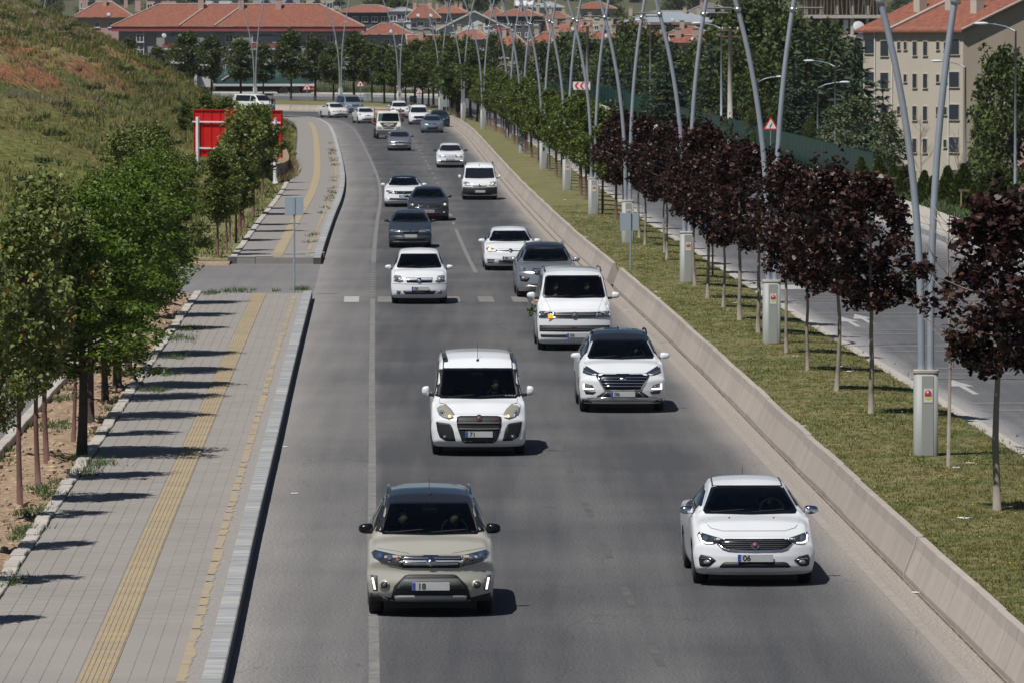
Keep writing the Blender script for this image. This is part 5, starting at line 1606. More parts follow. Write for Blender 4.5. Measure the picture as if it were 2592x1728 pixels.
X, Y = ground_at(1211, 1148)
sp_d = body_spec('van', 4.39, 1.832, 1.91, .80, 1.06, .88, 1.52, 1.635, .735, .80, wb=2.755, tr=.32, zb=.18, belt=1.02, crown=.09, prof=[(.18, .14), (.28, .0), (.5, 0), (.7, .03), (.80, .12), (1.0, .22)])
dob = vehicle('delivery_van', 'white passenger van with tall roof and round headlights, behind the beige SUV', 'van', X, Y, sp_d, 'paint_white', [
    ('grille', 'plastic_black', .012, sym([(0, .795), (.35, .792), (.415, .775), (.435, .74), (.422, .58), (.33, .30), (.27, .258), (0, .256)])),
    ('grille_bar', 'plastic_grey', .026, sym([(0, .665), (.42, .665), (.42, .632), (0, .628)])), ('grille_bar', 'plastic_grey', .026, sym([(0, .545), (.40, .552), (.395, .523), (0, .515)])),
    ('headlight', 'lamp_yellowed', .012, [(.81, .988), (.743, 1.048), (.638, 1.026), (.532, .928), (.465, .822), (.487, .747), (.578, .724), (.713, .769), (.79, .867)], True),
    ('headlight_lens', 'lamp_clear', .02, circ(.715, .85, .062), True, .04, 'headlight'), ('headlight_lens', 'lamp_lens', .026, circ(.715, .85, .03), True, .04, 'headlight'), ('indicator', 'lamp_lit', .021, circ(.56, .785, .03), True, .04, 'headlight'),
    ('fog_panel', 'plastic_black', .010, [(.826, .679), (.58, .645), (.545, .62), (.502, .535), (.449, .302), (.638, .309), (.758, .385), (.80, .5)], True),
    ('fog_lamp', 'lamp_housing', .02, circ(.655, .385, .048), True), ('fog_lamp_lens', 'lamp_lens', .026, circ(.655, .385, .03), True, .04, 'fog_lamp'),
    ('emblem', 'chrome', .03, circ(0, .755, .062, 16)), ('emblem_disc', 'emblem_red', .036, circ(0, .755, .045, 14)),
    ('badge', 'red_bright', .024, [(.30, .718), (.345, .718), (.345, .705), (.30, .705)]),
    ('bonnet_seam', 'shut_line', .003, [(.74, 1.05), (.75, 1.135), (.757, 1.135), (.747, 1.05)], True), ('bonnet_seam', 'shut_line', .003, [(.465, .775), (.42, .755), (.42, .749), (.465, .768)], True),
], .0664, plate='71', plate_v=.43, mirror=(1.015, 1.28, .15, .19, 'paint_white'), antenna=(1.72, .34), glass_band=.045, pillar_black=True, ditch=True)
for sx in (-1, 1):                                       # roof bar feet
    for y in (1.85, 3.6):
        MB().box((sx * .66, y, 1.87), (.07, .34, .12), bev=.02).obj('roof_rail_foot', 'plastic_grey', dob)
    MB().box((sx * .66, 2.72, 1.935), (.05, 2.0, .035), bev=.01).obj('roof_rail', 'plastic_grey', dob)
mk = MB()
for i, c in enumerate((0, 1, 2, 4, 5, 6, 8, 9, 11, 12)): mk.box((.52 + c * .016, 0, 0), (.011, .002, .026))
bvh_v = PY(1211, 900, Y)
mk.obj('sticker', 'plate_white', dob, loc=(0, .955, 1.125))

X, Y = ground_at(1573, 1040)
sp_tu = body_spec('suv', 4.48, 1.85, 1.67, .85, 1.10, 1.08, 1.82, 1.505, .62, .755, wb=2.67, tr=.345, zb=.20, belt=1.03, prof=[(.2, .16), (.30, .02), (.5, 0), (.7, .01), (.85, .12), (1.05, .22)])
tuc = vehicle('suv', 'white SUV with black panoramic roof and chrome hexagonal grille, in the right lane', 'car', X, Y, sp_tu, 'paint_white', [
    ('grille_frame', 'chrome', .010, sym([(0, .858), (.40, .862), (.52, .872), (.575, .80), (.40, .50), (.37, .485), (0, .482)])),
    ('grille', 'black_gloss', .018, sym([(0, .846), (.41, .848), (.525, .788), (.375, .515), (0, .512)])),
    ] + [('grille_bar', 'chrome', .028, sym([(0, z + .011), (w, z + .011), (w - .01, z - .008), (0, z - .009)]), False, .09) for z, w in ((.776, .505), (.712, .475), (.648, .44), (.585, .405))] + [
    ('headlight', 'lamp_housing', .012, [(.48, .862), (.62, .94), (.755, 1.025), (.815, 1.015), (.845, .88), (.74, .832), (.59, .812)], True),
    ('headlight_lens', 'lamp_lens', .02, [(.60, .85), (.80, .945), (.815, .885), (.73, .845)], True, .05, 'headlight'),
    ('fog_recess', 'plastic_black', .010, [(.60, .52), (.65, .61), (.835, .655), (.845, .525)], True), ('fog_lamp', 'lamp_lens', .016, [(.66, .545), (.68, .60), (.79, .625), (.79, .55)], True),
    ('daytime_lamp', 'led_white', .019, [(.81, .64), (.842, .648), (.848, .522), (.61, .518), (.62, .542), (.815, .55)], True),
    ('side_vent', 'plastic_black', .010, [(.575, .468), (.825, .503), (.79, .425), (.64, .418)], True),
    ('lower_intake', 'plastic_black', .012, sym([(0, .482), (.39, .478), (.56, .37), (.53, .33), (0, .335)])), ('intake_trim', 'silver_trim', .02, [(.335, .455), (.35, .455), (.47, .35), (.45, .35)], True),
    ('skid_plate', 'silver_trim', .016, sym([(0, .345), (.42, .342), (.76, .335), (.71, .255), (0, .25)])), ('skid_edge', 'chrome', .022, sym([(0, .352), (.42, .349), (.755, .34), (.75, .325), (.40, .327), (0, .332)])),
    ('lower_cladding', 'plastic_black', .008, [(.64, .26), (.86, .33), (.86, .24), (.66, .235)], True),
    ('emblem', 'chrome', .034, circ(0, .745, .042, 16, 1.9)),
], .0597, roof='paint_black', plate='06', plate_v=.415, mirror=(.965, 1.245, .215, .14, 'paint_white'), rails='plastic_black', glass_band=.05)
MB().prism([(-.03, 0), (.03, 0), (.004, .08), (-.004, .08)], 0, .12).obj('antenna', 'paint_black', tuc, loc=(0, 2.9, 1.645))

X, Y = ground_at(1452, 884)
sp_t6 = body_spec('van', 4.9, 1.904, 2.05, 1.02, 1.31, .76, 1.34, 1.89, .755, .845, wb=3.0, tr=.335, zb=.18, wf=.9, belt=1.22, crown=.10, sweep=.24, prof=[(.18, .12), (.28, .0), (.6, 0), (.9, .03), (1.02, .12), (1.3, .25)])
t6 = vehicle('minibus', 'white minibus with lit orange indicator, between the silver SUV and the white SUV', 'minibus', X, Y, sp_t6, 'paint_white', [
    ('grille', 'plastic_black', .010, sym([(0, .995), (.55, 1.0), (.55, .845), (0, .83)])),
    ('grille_bar', 'silver_trim', .02, sym([(0, .992), (.55, .997), (.55, .977), (0, .972)])), ('grille_bar', 'silver_trim', .02, sym([(0, .935), (.55, .938), (.55, .926), (0, .922)])), ('grille_bar', 'chrome', .02, sym([(0, .865), (.9, .868), (.9, .853), (0, .85)])),
    ('headlight', 'lamp_housing', .012, [(.56, 1.0), (.885, 1.03), (.92, .95), (.915, .86), (.56, .848)], True), ('headlight_lens', 'lamp_lens', .02, circ(.82, .945, .06), True, .04, 'headlight'), ('headlight_lens', 'lamp_lens', .02, circ(.66, .925, .045), True, .04, 'headlight'),
    ('lower_intake', 'plastic_black', .010, sym([(0, .655), (.90, .66), (.895, .51), (0, .50)])), ('intake_bar', 'plastic_grey', .02, sym([(0, .60), (.88, .603), (.88, .585), (0, .58)])), ('intake_bar', 'plastic_grey', .02, sym([(0, .555), (.88, .558), (.88, .54), (0, .535)])),
    ('lower_slot', 'plastic_black', .010, sym([(0, .43), (.88, .43), (.86, .36), (0, .355)])),
    ('emblem', 'chrome', .03, circ(0, .918, .085, 18)), ('emblem_disc', 'plastic_grey', .036, circ(0, .918, .07, 16)),
    ('bonnet_seam', 'shut_line', .003, [(.60, 1.02), (.74, 1.36), (.747, 1.36), (.607, 1.02)], True),
], .05, plate='06', plate_v=.40, plate_x=.06, mirror=(1.09, 1.43, .21, .17, 'paint_white'), rails='plastic_grey', glass_band=.05)
pn_i = MB().box((0, 0, 0), (.13, .02, .10), bev=.01).obj('indicator', 'indicator_lit', t6, loc=(-.62, .06, .885))
# ---------------- the rest of the queue
def generic(hl, grille, intake, plate_v, hl_m='lamp_clear', extra=(), grille_m='black_gloss', bar=None, lens=True):
    out = []
    if grille: out.append(('grille', grille_m, .010, sym(grille)))
    if bar: out.append(('grille_bar', 'chrome', .02, sym(bar)))
    out.append(('headlight', hl_m, .011, hl, True))
    if lens:
        cx = sum(x for x, v in hl) / len(hl); cv = sum(v for x, v in hl) / len(hl); h = (max(v for x, v in hl) - min(v for x, v in hl))
        out.append(('headlight_lens', 'lamp_lens', .018, circ(cx + .03, cv, h * .26, 12), True, .05, 'headlight'))
    if intake: out.append(('lower_intake', 'plastic_black', .010, sym(intake)))
    return out + list(extra)
def place(u, v): p = P(u, v); return p.x, p.y
def emb(v, r=.055): return ('emblem', 'chrome', .03, circ(0, v, r, 14))

# silver SUV
X, Y = place(1382, 752)
sp = body_spec('suv', 4.44, 1.855, 1.635, .86, 1.08, 1.05, 1.78, 1.47, .62, .755, wb=2.64, tr=.34, zb=.2, belt=1.02)
vehicle('suv', 'silver SUV half hidden behind the white minibus', 'car', X, Y, sp, 'paint_silver',
        generic([(.45, .83), (.60, .90), (.79, 1.0), (.83, .95), (.72, .84), (.52, .80)], [(0, .88), (.40, .90), (.45, .84), (.34, .72), (0, .70)], [(0, .46), (.5, .47), (.62, .40), (.5, .33), (0, .32)], .5, 'lamp_clear',
                [('grille_frame', 'chrome', .006, sym([(0, .895), (.42, .915), (.47, .84), (.36, .705), (0, .685)])), ('fog_recess', 'plastic_black', .01, [(.52, .62), (.83, .70), (.80, .52), (.60, .50)], True), ('fog_lamp', 'lamp_clear', .018, circ(.72, .61, .055), True), ('skid_plate', 'silver_trim', .012, sym([(0, .33), (.6, .40), (.7, .33), (.5, .25), (0, .24)]))] + [('grille_bar', 'chrome', .02, sym([(0, z + .008), (.38, z + .008), (.38, z - .008), (0, z - .008)])) for z in (.84, .80, .76)]),
        .045, roof='paint_black', plate='', plate_v=.55, rails='silver_trim', mirror=(.97, 1.2, .21, .14, 'paint_silver'))
# white hatchback with a lit headlight
X, Y = place(1291, 684)
sp = body_spec('hatch', 4.26, 1.80, 1.46, .74, .97, 1.05, 1.82, 1.33, .60, .74, wb=2.63, tr=.315, zb=.17, belt=.92)
golf = vehicle('hatchback', 'white hatchback with one headlight lit, behind the silver SUV', 'car', X, Y, sp, 'paint_white',
        generic([(.42, .70), (.50, .66), (.78, .66), (.83, .78), (.76, .83), (.60, .775)], [(0, .755), (.43, .755), (.42, .68), (0, .675)], [(0, .36), (.42, .37), (.40, .25), (0, .245)], .43, 'lamp_housing',
                [emb(.71, .062), ('headlight_lens', 'lamp_lit', .022, circ(-.71, .735, .065, 14)), ('side_vent', 'plastic_black', .01, [(.55, .40), (.80, .41), (.80, .36), (.58, .355)], True), ('side_vent', 'plastic_black', .01, [(.55, .325), (.80, .335), (.78, .28), (.60, .27)], True), ('splitter', 'silver_trim', .012, sym([(0, .225), (.75, .235), (.75, .222), (0, .21)])), ('grille_bar', 'chrome', .02, sym([(0, .70), (.42, .70), (.42, .69), (0, .69)]))]),
        .041, plate='06', plate_v=.44, plate_x=-.02, mirror=(.96, 1.05, .22, .14, 'paint_white'))
MB().box((-.3, yr0 := 1.72, 1.235), (.42, .01, .035)).obj('sun_strip', 'plate_white', golf)
# white MPV on the crossing
X, Y = place(1061, 768)
sp = body_spec('hatch', 4.04, 1.694, 1.625, .83, 1.045, .92, 1.62, 1.475, .59, .71, wb=2.63, tr=.305, zb=.18, belt=.99)
vehicle('people_carrier', 'white people carrier with chrome grille bar, driving over the zebra crossing', 'car', X, Y, sp, 'paint_white',
        generic([(.476, .69), (.55, .86), (.72, .885), (.77, .85), (.77, .70), (.60, .66)], [(0, .80), (.41, .80), (.37, .66), (0, .65)], [(0, .41), (.49, .41), (.43, .305), (0, .30)], .47, 'lamp_clear',
                [emb(.72, .07), ('indicator', 'amber', .02, circ(.70, .75, .035, 10), True), ('fog_lamp', 'lamp_lens', .014, [(.56, .40), (.68, .42), (.68, .32), (.58, .31)], True), ('bumper_seam', 'shut_line', .004, sym([(0, .605), (.8, .63), (.8, .62), (0, .595)]))], bar=[(0, .745), (.39, .745), (.38, .705), (0, .705)]),
        .0426, plate='06', plate_v=.475, plate_x=.03, mirror=(.93, 1.13, .19, .13, 'paint_white'))
# old petrol-grey sedan
sp_o = body_spec('sedan', 4.19, 1.634, 1.42, .70, .955, 1.10, 1.84, 1.29, .59, .72, wb=2.44, tr=.29, zb=.17, belt=.90, deck=1.04, sweep=.22)
def old_parts(bumper=None):
    return generic([(.32, .60), (.39, .705), (.74, .71), (.77, .66), (.72, .59)], [(0, .62), (.33, .625), (.30, .555), (0, .55)], [(0, .395), (.60, .40), (.53, .31), (0, .30)], .45, 'lamp_clear',
                   [emb(.665, .04), ('bumper_strip', 'plastic_black', .012, sym([(0, .535), (.78, .545), (.78, .52), (0, .51)])), ('lip', 'silver_trim', .012, sym([(0, .25), (.66, .26), (.66, .235), (0, .225)]))])
X, Y = place(1038, 627)
vehicle('old_sedan', 'dark petrol-grey old sedan behind the white people carrier', 'car', X, Y, sp_o, 'paint_petrol', old_parts(), .034, detail=2, plate='', plate_v=.46, mirror=(.90, 1.05, .17, .11, 'plastic_black'), antenna=(1.9, .2))
# graphite sedan with red-edged plate
X, Y = place(1084, 559)
eg = vehicle('sedan', 'dark graphite sedan with lit headlights beside the old petrol-grey sedan', 'car', X, Y, sp_t, 'paint_graphite', tipo_parts('paint_graphite', False)[:-1] + [('headlight_lens', 'lamp_lit', .024, circ(-.68, .72, .03, 10)), ('headlight_lens', 'lamp_lit', .024, circ(.715, .73, .042, 10))], .029, plate='', plate_v=.43, mirror=(.94, 1.08, .2, .13, 'paint_graphite'))
tx = put('plate_number', text_mesh('06 YEC 347', .085, 'ink', .001, .001), eg, (.02, .0, .43)); tx.rotation_euler = (R(90), 0, 0); tx.location.y = -.032 + .0
MB().box((0, 0, 0), (.50, .012, .025)).obj('plate_edge', 'red_bright', eg, loc=(0, -.02, .36))
# white sedan with black roof, behind it
X, Y = place(1022, 524)
sp_p = body_spec('sedan', 4.77, 1.832, 1.456, .76, .98, 1.15, 2.0, 1.34, .60, .75, wb=2.79, tr=.325, zb=.17, deck=1.10, belt=.94)
vehicle('sedan', 'white sedan with black roof, half hidden by the graphite sedan', 'car', X, Y, sp_p, 'paint_white',
        generic([(.40, .75), (.80, .80), (.83, .74), (.74, .65), (.45, .64)], [(0, .755), (.42, .76), (.42, .63), (0, .61)], [(0, .42), (.74, .44), (.72, .36), (0, .345)], .5, 'lamp_housing',
                [emb(.69, .06), ('grille_bar', 'chrome', .02, sym([(0, .70), (.42, .71), (.42, .695), (0, .685)])), ('fog_lamp', 'lamp_lit', .022, circ(-.70, .40, .035, 10)), ('lip', 'chrome', .014, sym([(0, .27), (.75, .285), (.75, .27), (0, .255)]))]),
        .027, roof='paint_black', plate='', plate_v=.52, plate_x=.05, mirror=(.98, 1.07, .21, .13, 'paint_white'))
# old white van
X, Y = place(1214, 506)
sp = body_spec('van', 4.16, 1.714, 1.80, .84, 1.03, .82, 1.40, 1.545, .70, .76, wb=2.57, tr=.305, zb=.2, belt=1.0, crown=.09)
vehicle('delivery_van', 'white van with black bumper in the right lane, farther up the road', 'van', X, Y, sp, 'paint_white',
        generic([(.445, .71), (.49, .865), (.66, .915), (.78, .93), (.81, .80), (.79, .70)], [(0, .79), (.36, .79), (.34, .67), (0, .66)], None, .42, 'lamp_yellowed',
                [emb(.725, .05), ('bumper', 'plastic_black', .014, sym([(0, .625), (.84, .64), (.85, .30), (.5, .25), (0, .24)])), ('indicator', 'lamp_lit', .022, circ(.64, .83, .04, 10))]),
        .026, detail=1, plate='', plate_v=.42, mirror=(.97, 1.15, .14, .18, 'paint_white'), antenna=(1.6, .15), rails='plastic_black', pillar_black=False)
# white small hatch
X, Y = place(1140, 425)
sp_h = body_spec('hatch', 4.06, 1.70, 1.475, .80, 1.0, 1.0, 1.75, 1.36, .585, .70, wb=2.55, tr=.31, zb=.18, belt=.94)
vehicle('hatchback', 'white hatchback with black door mirrors in the right lane', 'car', X, Y, sp_h, 'paint_white',
        generic([(.32, .80), (.80, .81), (.83, .73), (.70, .66), (.35, .65)], [(0, .80), (.36, .80), (.36, .65), (0, .64)], [(0, .45), (.74, .47), (.68, .34), (0, .33)], .55, 'lamp_housing', [('daytime_lamp', 'led_white', .02, [(.58, .455), (.76, .47), (.74, .425), (.58, .42)], True), ('grille_bar', 'chrome', .02, sym([(0, .74), (.34, .75), (.34, .735), (0, .72)]))]),
        .021, detail=1, plate='', plate_v=.53, mirror=(.94, 1.07, .2, .13, 'plastic_black'))
# silver old sedan
X, Y = place(1011, 382)
vehicle('old_sedan', 'silver old sedan in front of the small flatbed truck', 'car', X, Y, sp_o, 'paint_silver', old_parts(), .019, detail=1, plate='', plate_v=.46, mirror=(.92, 1.02, .18, .12, 'plastic_black'))
# silver-blue sedan by the bend
X, Y = place(1094, 337)
sp_f = body_spec('sedan', 4.49, 1.84, 1.48, .78, 1.0, 1.05, 1.85, 1.36, .60, .75, wb=2.64, tr=.315, zb=.17, deck=1.1, belt=.95)
vehicle('sedan', 'silver-blue sedan entering the bend beside the barrier', 'car', X, Y, sp_f, 'paint_blue_silver',
        generic([(.50, .72), (.60, .80), (.80, .88), (.82, .78), (.66, .70)], [(0, .76), (.36, .77), (.34, .70), (0, .69)], [(0, .52), (.42, .54), (.50, .42), (.38, .34), (0, .33)], .5, 'lamp_clear', [('fog_lamp', 'lamp_lens', .014, circ(.70, .42, .05), True)]),
        .016, detail=1, plate='', plate_v=.48, mirror=(.97, 1.1, .2, .13, 'paint_blue_silver'))
# dark car behind it
X, Y = place(1112, 322)
vehicle('dark_sedan', 'dark navy car mostly hidden behind the silver-blue sedan', 'car', X, Y, sp_f, 'paint_navy',
        generic([(.50, .72), (.60, .80), (.80, .88), (.82, .78), (.66, .70)], [(0, .76), (.36, .77), (.34, .70), (0, .69)], [(0, .52), (.42, .54), (.50, .42), (.38, .34), (0, .33)], .5, 'lamp_clear'),
        .015, detail=1, plate='', plate_v=.48)
# white compact van with chrome grille
X, Y = place(1060, 316)
sp = body_spec('van', 4.16, 1.77, 1.76, .86, 1.06, .95, 1.6, 1.55, .68, .77, wb=2.49, tr=.315, zb=.18, belt=1.0, crown=.08)
vehicle('delivery_van', 'white compact van with roof rails behind the silver-blue sedan', 'van', X, Y, sp, 'paint_white',
        generic([(.48, .80), (.60, .92), (.80, 1.0), (.83, .88), (.66, .78)], [(0, .76), (.44, .78), (.48, .68), (.38, .58), (0, .57)], [(0, .42), (.5, .43), (.6, .36), (.5, .3), (0, .29)], .5, 'lamp_clear', [('grille_frame', 'chrome', .006, sym([(0, .78), (.46, .80), (.51, .68), (.4, .56), (0, .55)])), ('headlight_lens', 'lamp_lit', .022, circ(-.66, .88, .05, 10))]),
        .015, detail=1, plate='', plate_v=.5, rails='plastic_black', mirror=(.97, 1.2, .2, .15, 'paint_white'))
# white SUV peeping out behind the truck
X, Y = place(1012, 300)
vehicle('suv', 'white SUV with dark windscreen behind the small flatbed truck', 'car', X, Y, sp_tu, 'paint_white',
        generic([(.48, .862), (.62, .94), (.80, 1.0), (.82, .88), (.59, .812)], [(0, .85), (.45, .85), (.37, .6), (0, .58)], [(0, .46), (.5, .47), (.5, .33), (0, .32)], .5, 'lamp_housing'), .014, detail=1, plate='', plate_v=.5)
# white hatchback left of the truck
X, Y = place(928, 313)
vehicle('hatchback', 'white hatchback left of the small flatbed truck', 'car', X, Y, sp_h, 'paint_white',
        generic([(.46, .74), (.56, .85), (.78, .92), (.80, .82), (.66, .73)], [(0, .72), (.30, .74), (.30, .69), (0, .67)], [(0, .44), (.56, .46), (.50, .34), (0, .33)], .5, 'lamp_clear', [emb(.76, .05)]), .015, detail=1, plate='', plate_v=.5, rz=K.heading(585) + .12)
# white older sedan and blue people mover, leftmost on the bend
X, Y = place(856, 299)
vehicle('sedan', 'white older sedan leading on the far bend, closest to the pavement', 'car', X, Y, sp_f, 'paint_white_warm',
        generic([(.46, .62), (.46, .75), (.80, .77), (.82, .66), (.78, .62)], [(0, .74), (.43, .74), (.42, .64), (0, .63)], [(0, .38), (.6, .39), (.55, .30), (0, .29)], .5, 'lamp_clear', [emb(.69, .05)]), .0135, detail=1, plate='', plate_v=.46, rz=.34)
X, Y = place(894, 288)
sp = body_spec('van', 4.75, 1.9, 1.90, .95, 1.16, .85, 1.5, 1.72, .72, .82, wb=3.0, tr=.33, zb=.2, wf=.9, belt=1.08, crown=.08)
vehicle('people_mover', 'light blue people mover behind the white older sedan on the bend', 'van', X, Y, sp, 'paint_light_blue',
        generic([(.52, .80), (.60, .93), (.84, 1.0), (.86, .88), (.70, .79)], [(0, .92), (.40, .93), (.34, .76), (0, .75)], [(0, .52), (.70, .54), (.64, .40), (0, .38)], .5, 'lamp_clear', [emb(.85, .08), ('grille_bar', 'chrome', .02, sym([(0, .82), (.36, .83), (.36, .81), (0, .80)]))]), .013, detail=1, plate='', plate_v=.47, rz=.3, mirror=(1.05, 1.3, .2, .2, 'plastic_black'))
# white minibus beyond the trees on the left
X, Y = place(668, 289)
vehicle('minibus', 'white minibus at the far bend, half hidden by the roadside tree beside the red sign', 'minibus', X, Y, sp_t6, 'paint_white_warm',
        generic([(.56, .86), (.58, .98), (.85, 1.0), (.88, .88)], [(0, .97), (.5, .97), (.5, .88), (0, .87)], [(0, .55), (.8, .57), (.78, .42), (0, .4)], .5, 'lamp_clear', [('bumper', 'plastic_grey', .01, sym([(0, .62), (.9, .64), (.9, .4), (0, .38)]))]), .013, detail=1, plate='', plate_v=.36, rz=.75)

# ---------------- small flatbed truck
mat('truck_white', (.62, .62, .59), .5, col2=(.5, .48, .43), nscale=4); mat('truck_black', (.025, .025, .027), .4); mat('rusty_wood', (.30, .16, .08), .9, col2=(.2, .1, .05), nscale=5)
def flatbed():
    p = P(985, 352); rz = K.heading(p.y) + .04
    r = empty('flatbed_truck', (p.x, p.y - .9, 0), rz, label='small white flatbed truck with black bonnet panel and wooden side boards', category='truck', group='cars coming along the main road')
    W = 1.0
    # cab: profile swept across, narrowed to the roof
    prof = [(0, .42), (-.02, .75), (.04, .98), (.32, 1.22), (.40, 1.28), (.74, 2.02), (.86, 2.10), (1.75, 2.12), (1.85, 2.05), (1.85, .42)]
    mb = MB()
    for k, (sx, wf) in enumerate(((-1, 1), (1, 1))):
        for y, z in prof:
            w = .93 - .16 * max(0, (z - 1.25) / .85); mb.v.append((sx * w, y + (.10 if z < 1.25 else .03), z))
    # middle rows for a curved nose
    n = len(prof); mb.v = []
    cols = (-1, -.92, -.6, 0, .6, .92, 1)
    for c in cols:
        for y, z in prof:
            w = .93 - .16 * max(0, (z - 1.25) / .85); mb.v.append((c * w, y + .14 * abs(c) ** 4 * (1 if y < 1.5 else 0), z))
    for k in range(len(cols) - 1):
        for i in range(n): j = (i + 1) % n; mb.f.append((k * n + i, (k + 1) * n + i, (k + 1) * n + j, k * n + j))
    mb.f.append(tuple(reversed(range(n)))); mb.f.append(tuple(range((len(cols) - 1) * n, len(cols) * n)))
    mb.obj('cab', 'truck_white', r)
    bv = BVHTree.FromPolygons([Vector(v) for v in mb.v], mb.f); pn = Panel(bv, .017)
    pn.make(sym([(0, 1.99), (.74, 1.97), (.83, 1.36), (0, 1.34)]), .006, .0, .1).obj('windscreen', 'glass', r)
    pn.make(sym([(0, 1.98), (.70, 1.95), (.78, 1.40), (0, 1.38)]), -.35, .0, .2).obj('cab_interior', 'dash_plastic', r)
    pn.make(sym([(0, 1.27), (.72, 1.27), (.46, .92), (0, .90)]), .02, .03, .05).obj('bonnet_panel', 'truck_black', r)
    pn.make([(.50, .88), (.86, .95), (.88, .76), (.56, .74)], .01, .02, .1).obj('headlight', 'lamp_clear', r); pn.make([(-.50, .88), (-.56, .74), (-.88, .76), (-.86, .95)], .01, .02, .1).obj('headlight', 'lamp_clear', r)
    pn.make(sym([(0, .86), (.44, .86), (.44, .78), (0, .77)]), .01, .02, .1).obj('grille', 'plastic_black', r)
    MB().box((0, -.02, .52), (1.86, .22, .34), bev=.04).obj('bumper', 'plastic_grey', r)
    tx = put('bonnet_lettering', text_mesh('CEYLAN', .2, 'plate_white', .002, .006), r, (.0, .16, 1.12)); tx.rotation_euler = (R(48), 0, 0)
    tx2 = put('bonnet_lettering', text_mesh('nakliyat', .11, 'plate_white', .002, .003), r, (.0, .055, 1.01)); tx2.rotation_euler = (R(52), 0, 0)
    put('licence_plate', plate_mesh(), r, (.2, -.14, .5))
    for sx in (-1, 1):
        MB().box((sx * 1.08, .42, 1.45), (.16, .1, .36), bev=.03).obj('door_mirror', 'plastic_black', r)
        MB().box((sx * 1.0, 4.0, 1.35), (.05, 4.1, .4), bev=.01).obj('side_board', 'rusty_wood', r)
        MB().box((sx * 1.0, 1.98, 1.75), (.09, .09, 1.2)).obj('corner_post', 'rusty_wood', r)
    MB().box((0, 1.98, 2.22), (1.95, .07, .07)).box((0, 1.98, 1.9), (1.95, .05, .05)).obj('headboard', 'rusty_wood', r)
    MB().box((0, 4.0, 1.08), (2.05, 4.2, .12), bev=.02).obj('load_bed', 'truck_black', r)
    MB().box((0, 3.4, .68), (.8, 5.0, .22)).obj('chassis', 'plastic_black', r)
    t, rm = wheel_meshes(.36)
    for y in (.9, 4.4):
        for sx in (-.84, .84): w = put('wheel', t, r, (sx, y, .36)); put('rim', rm, w, (sx * .04, 0, 0))
flatbed()

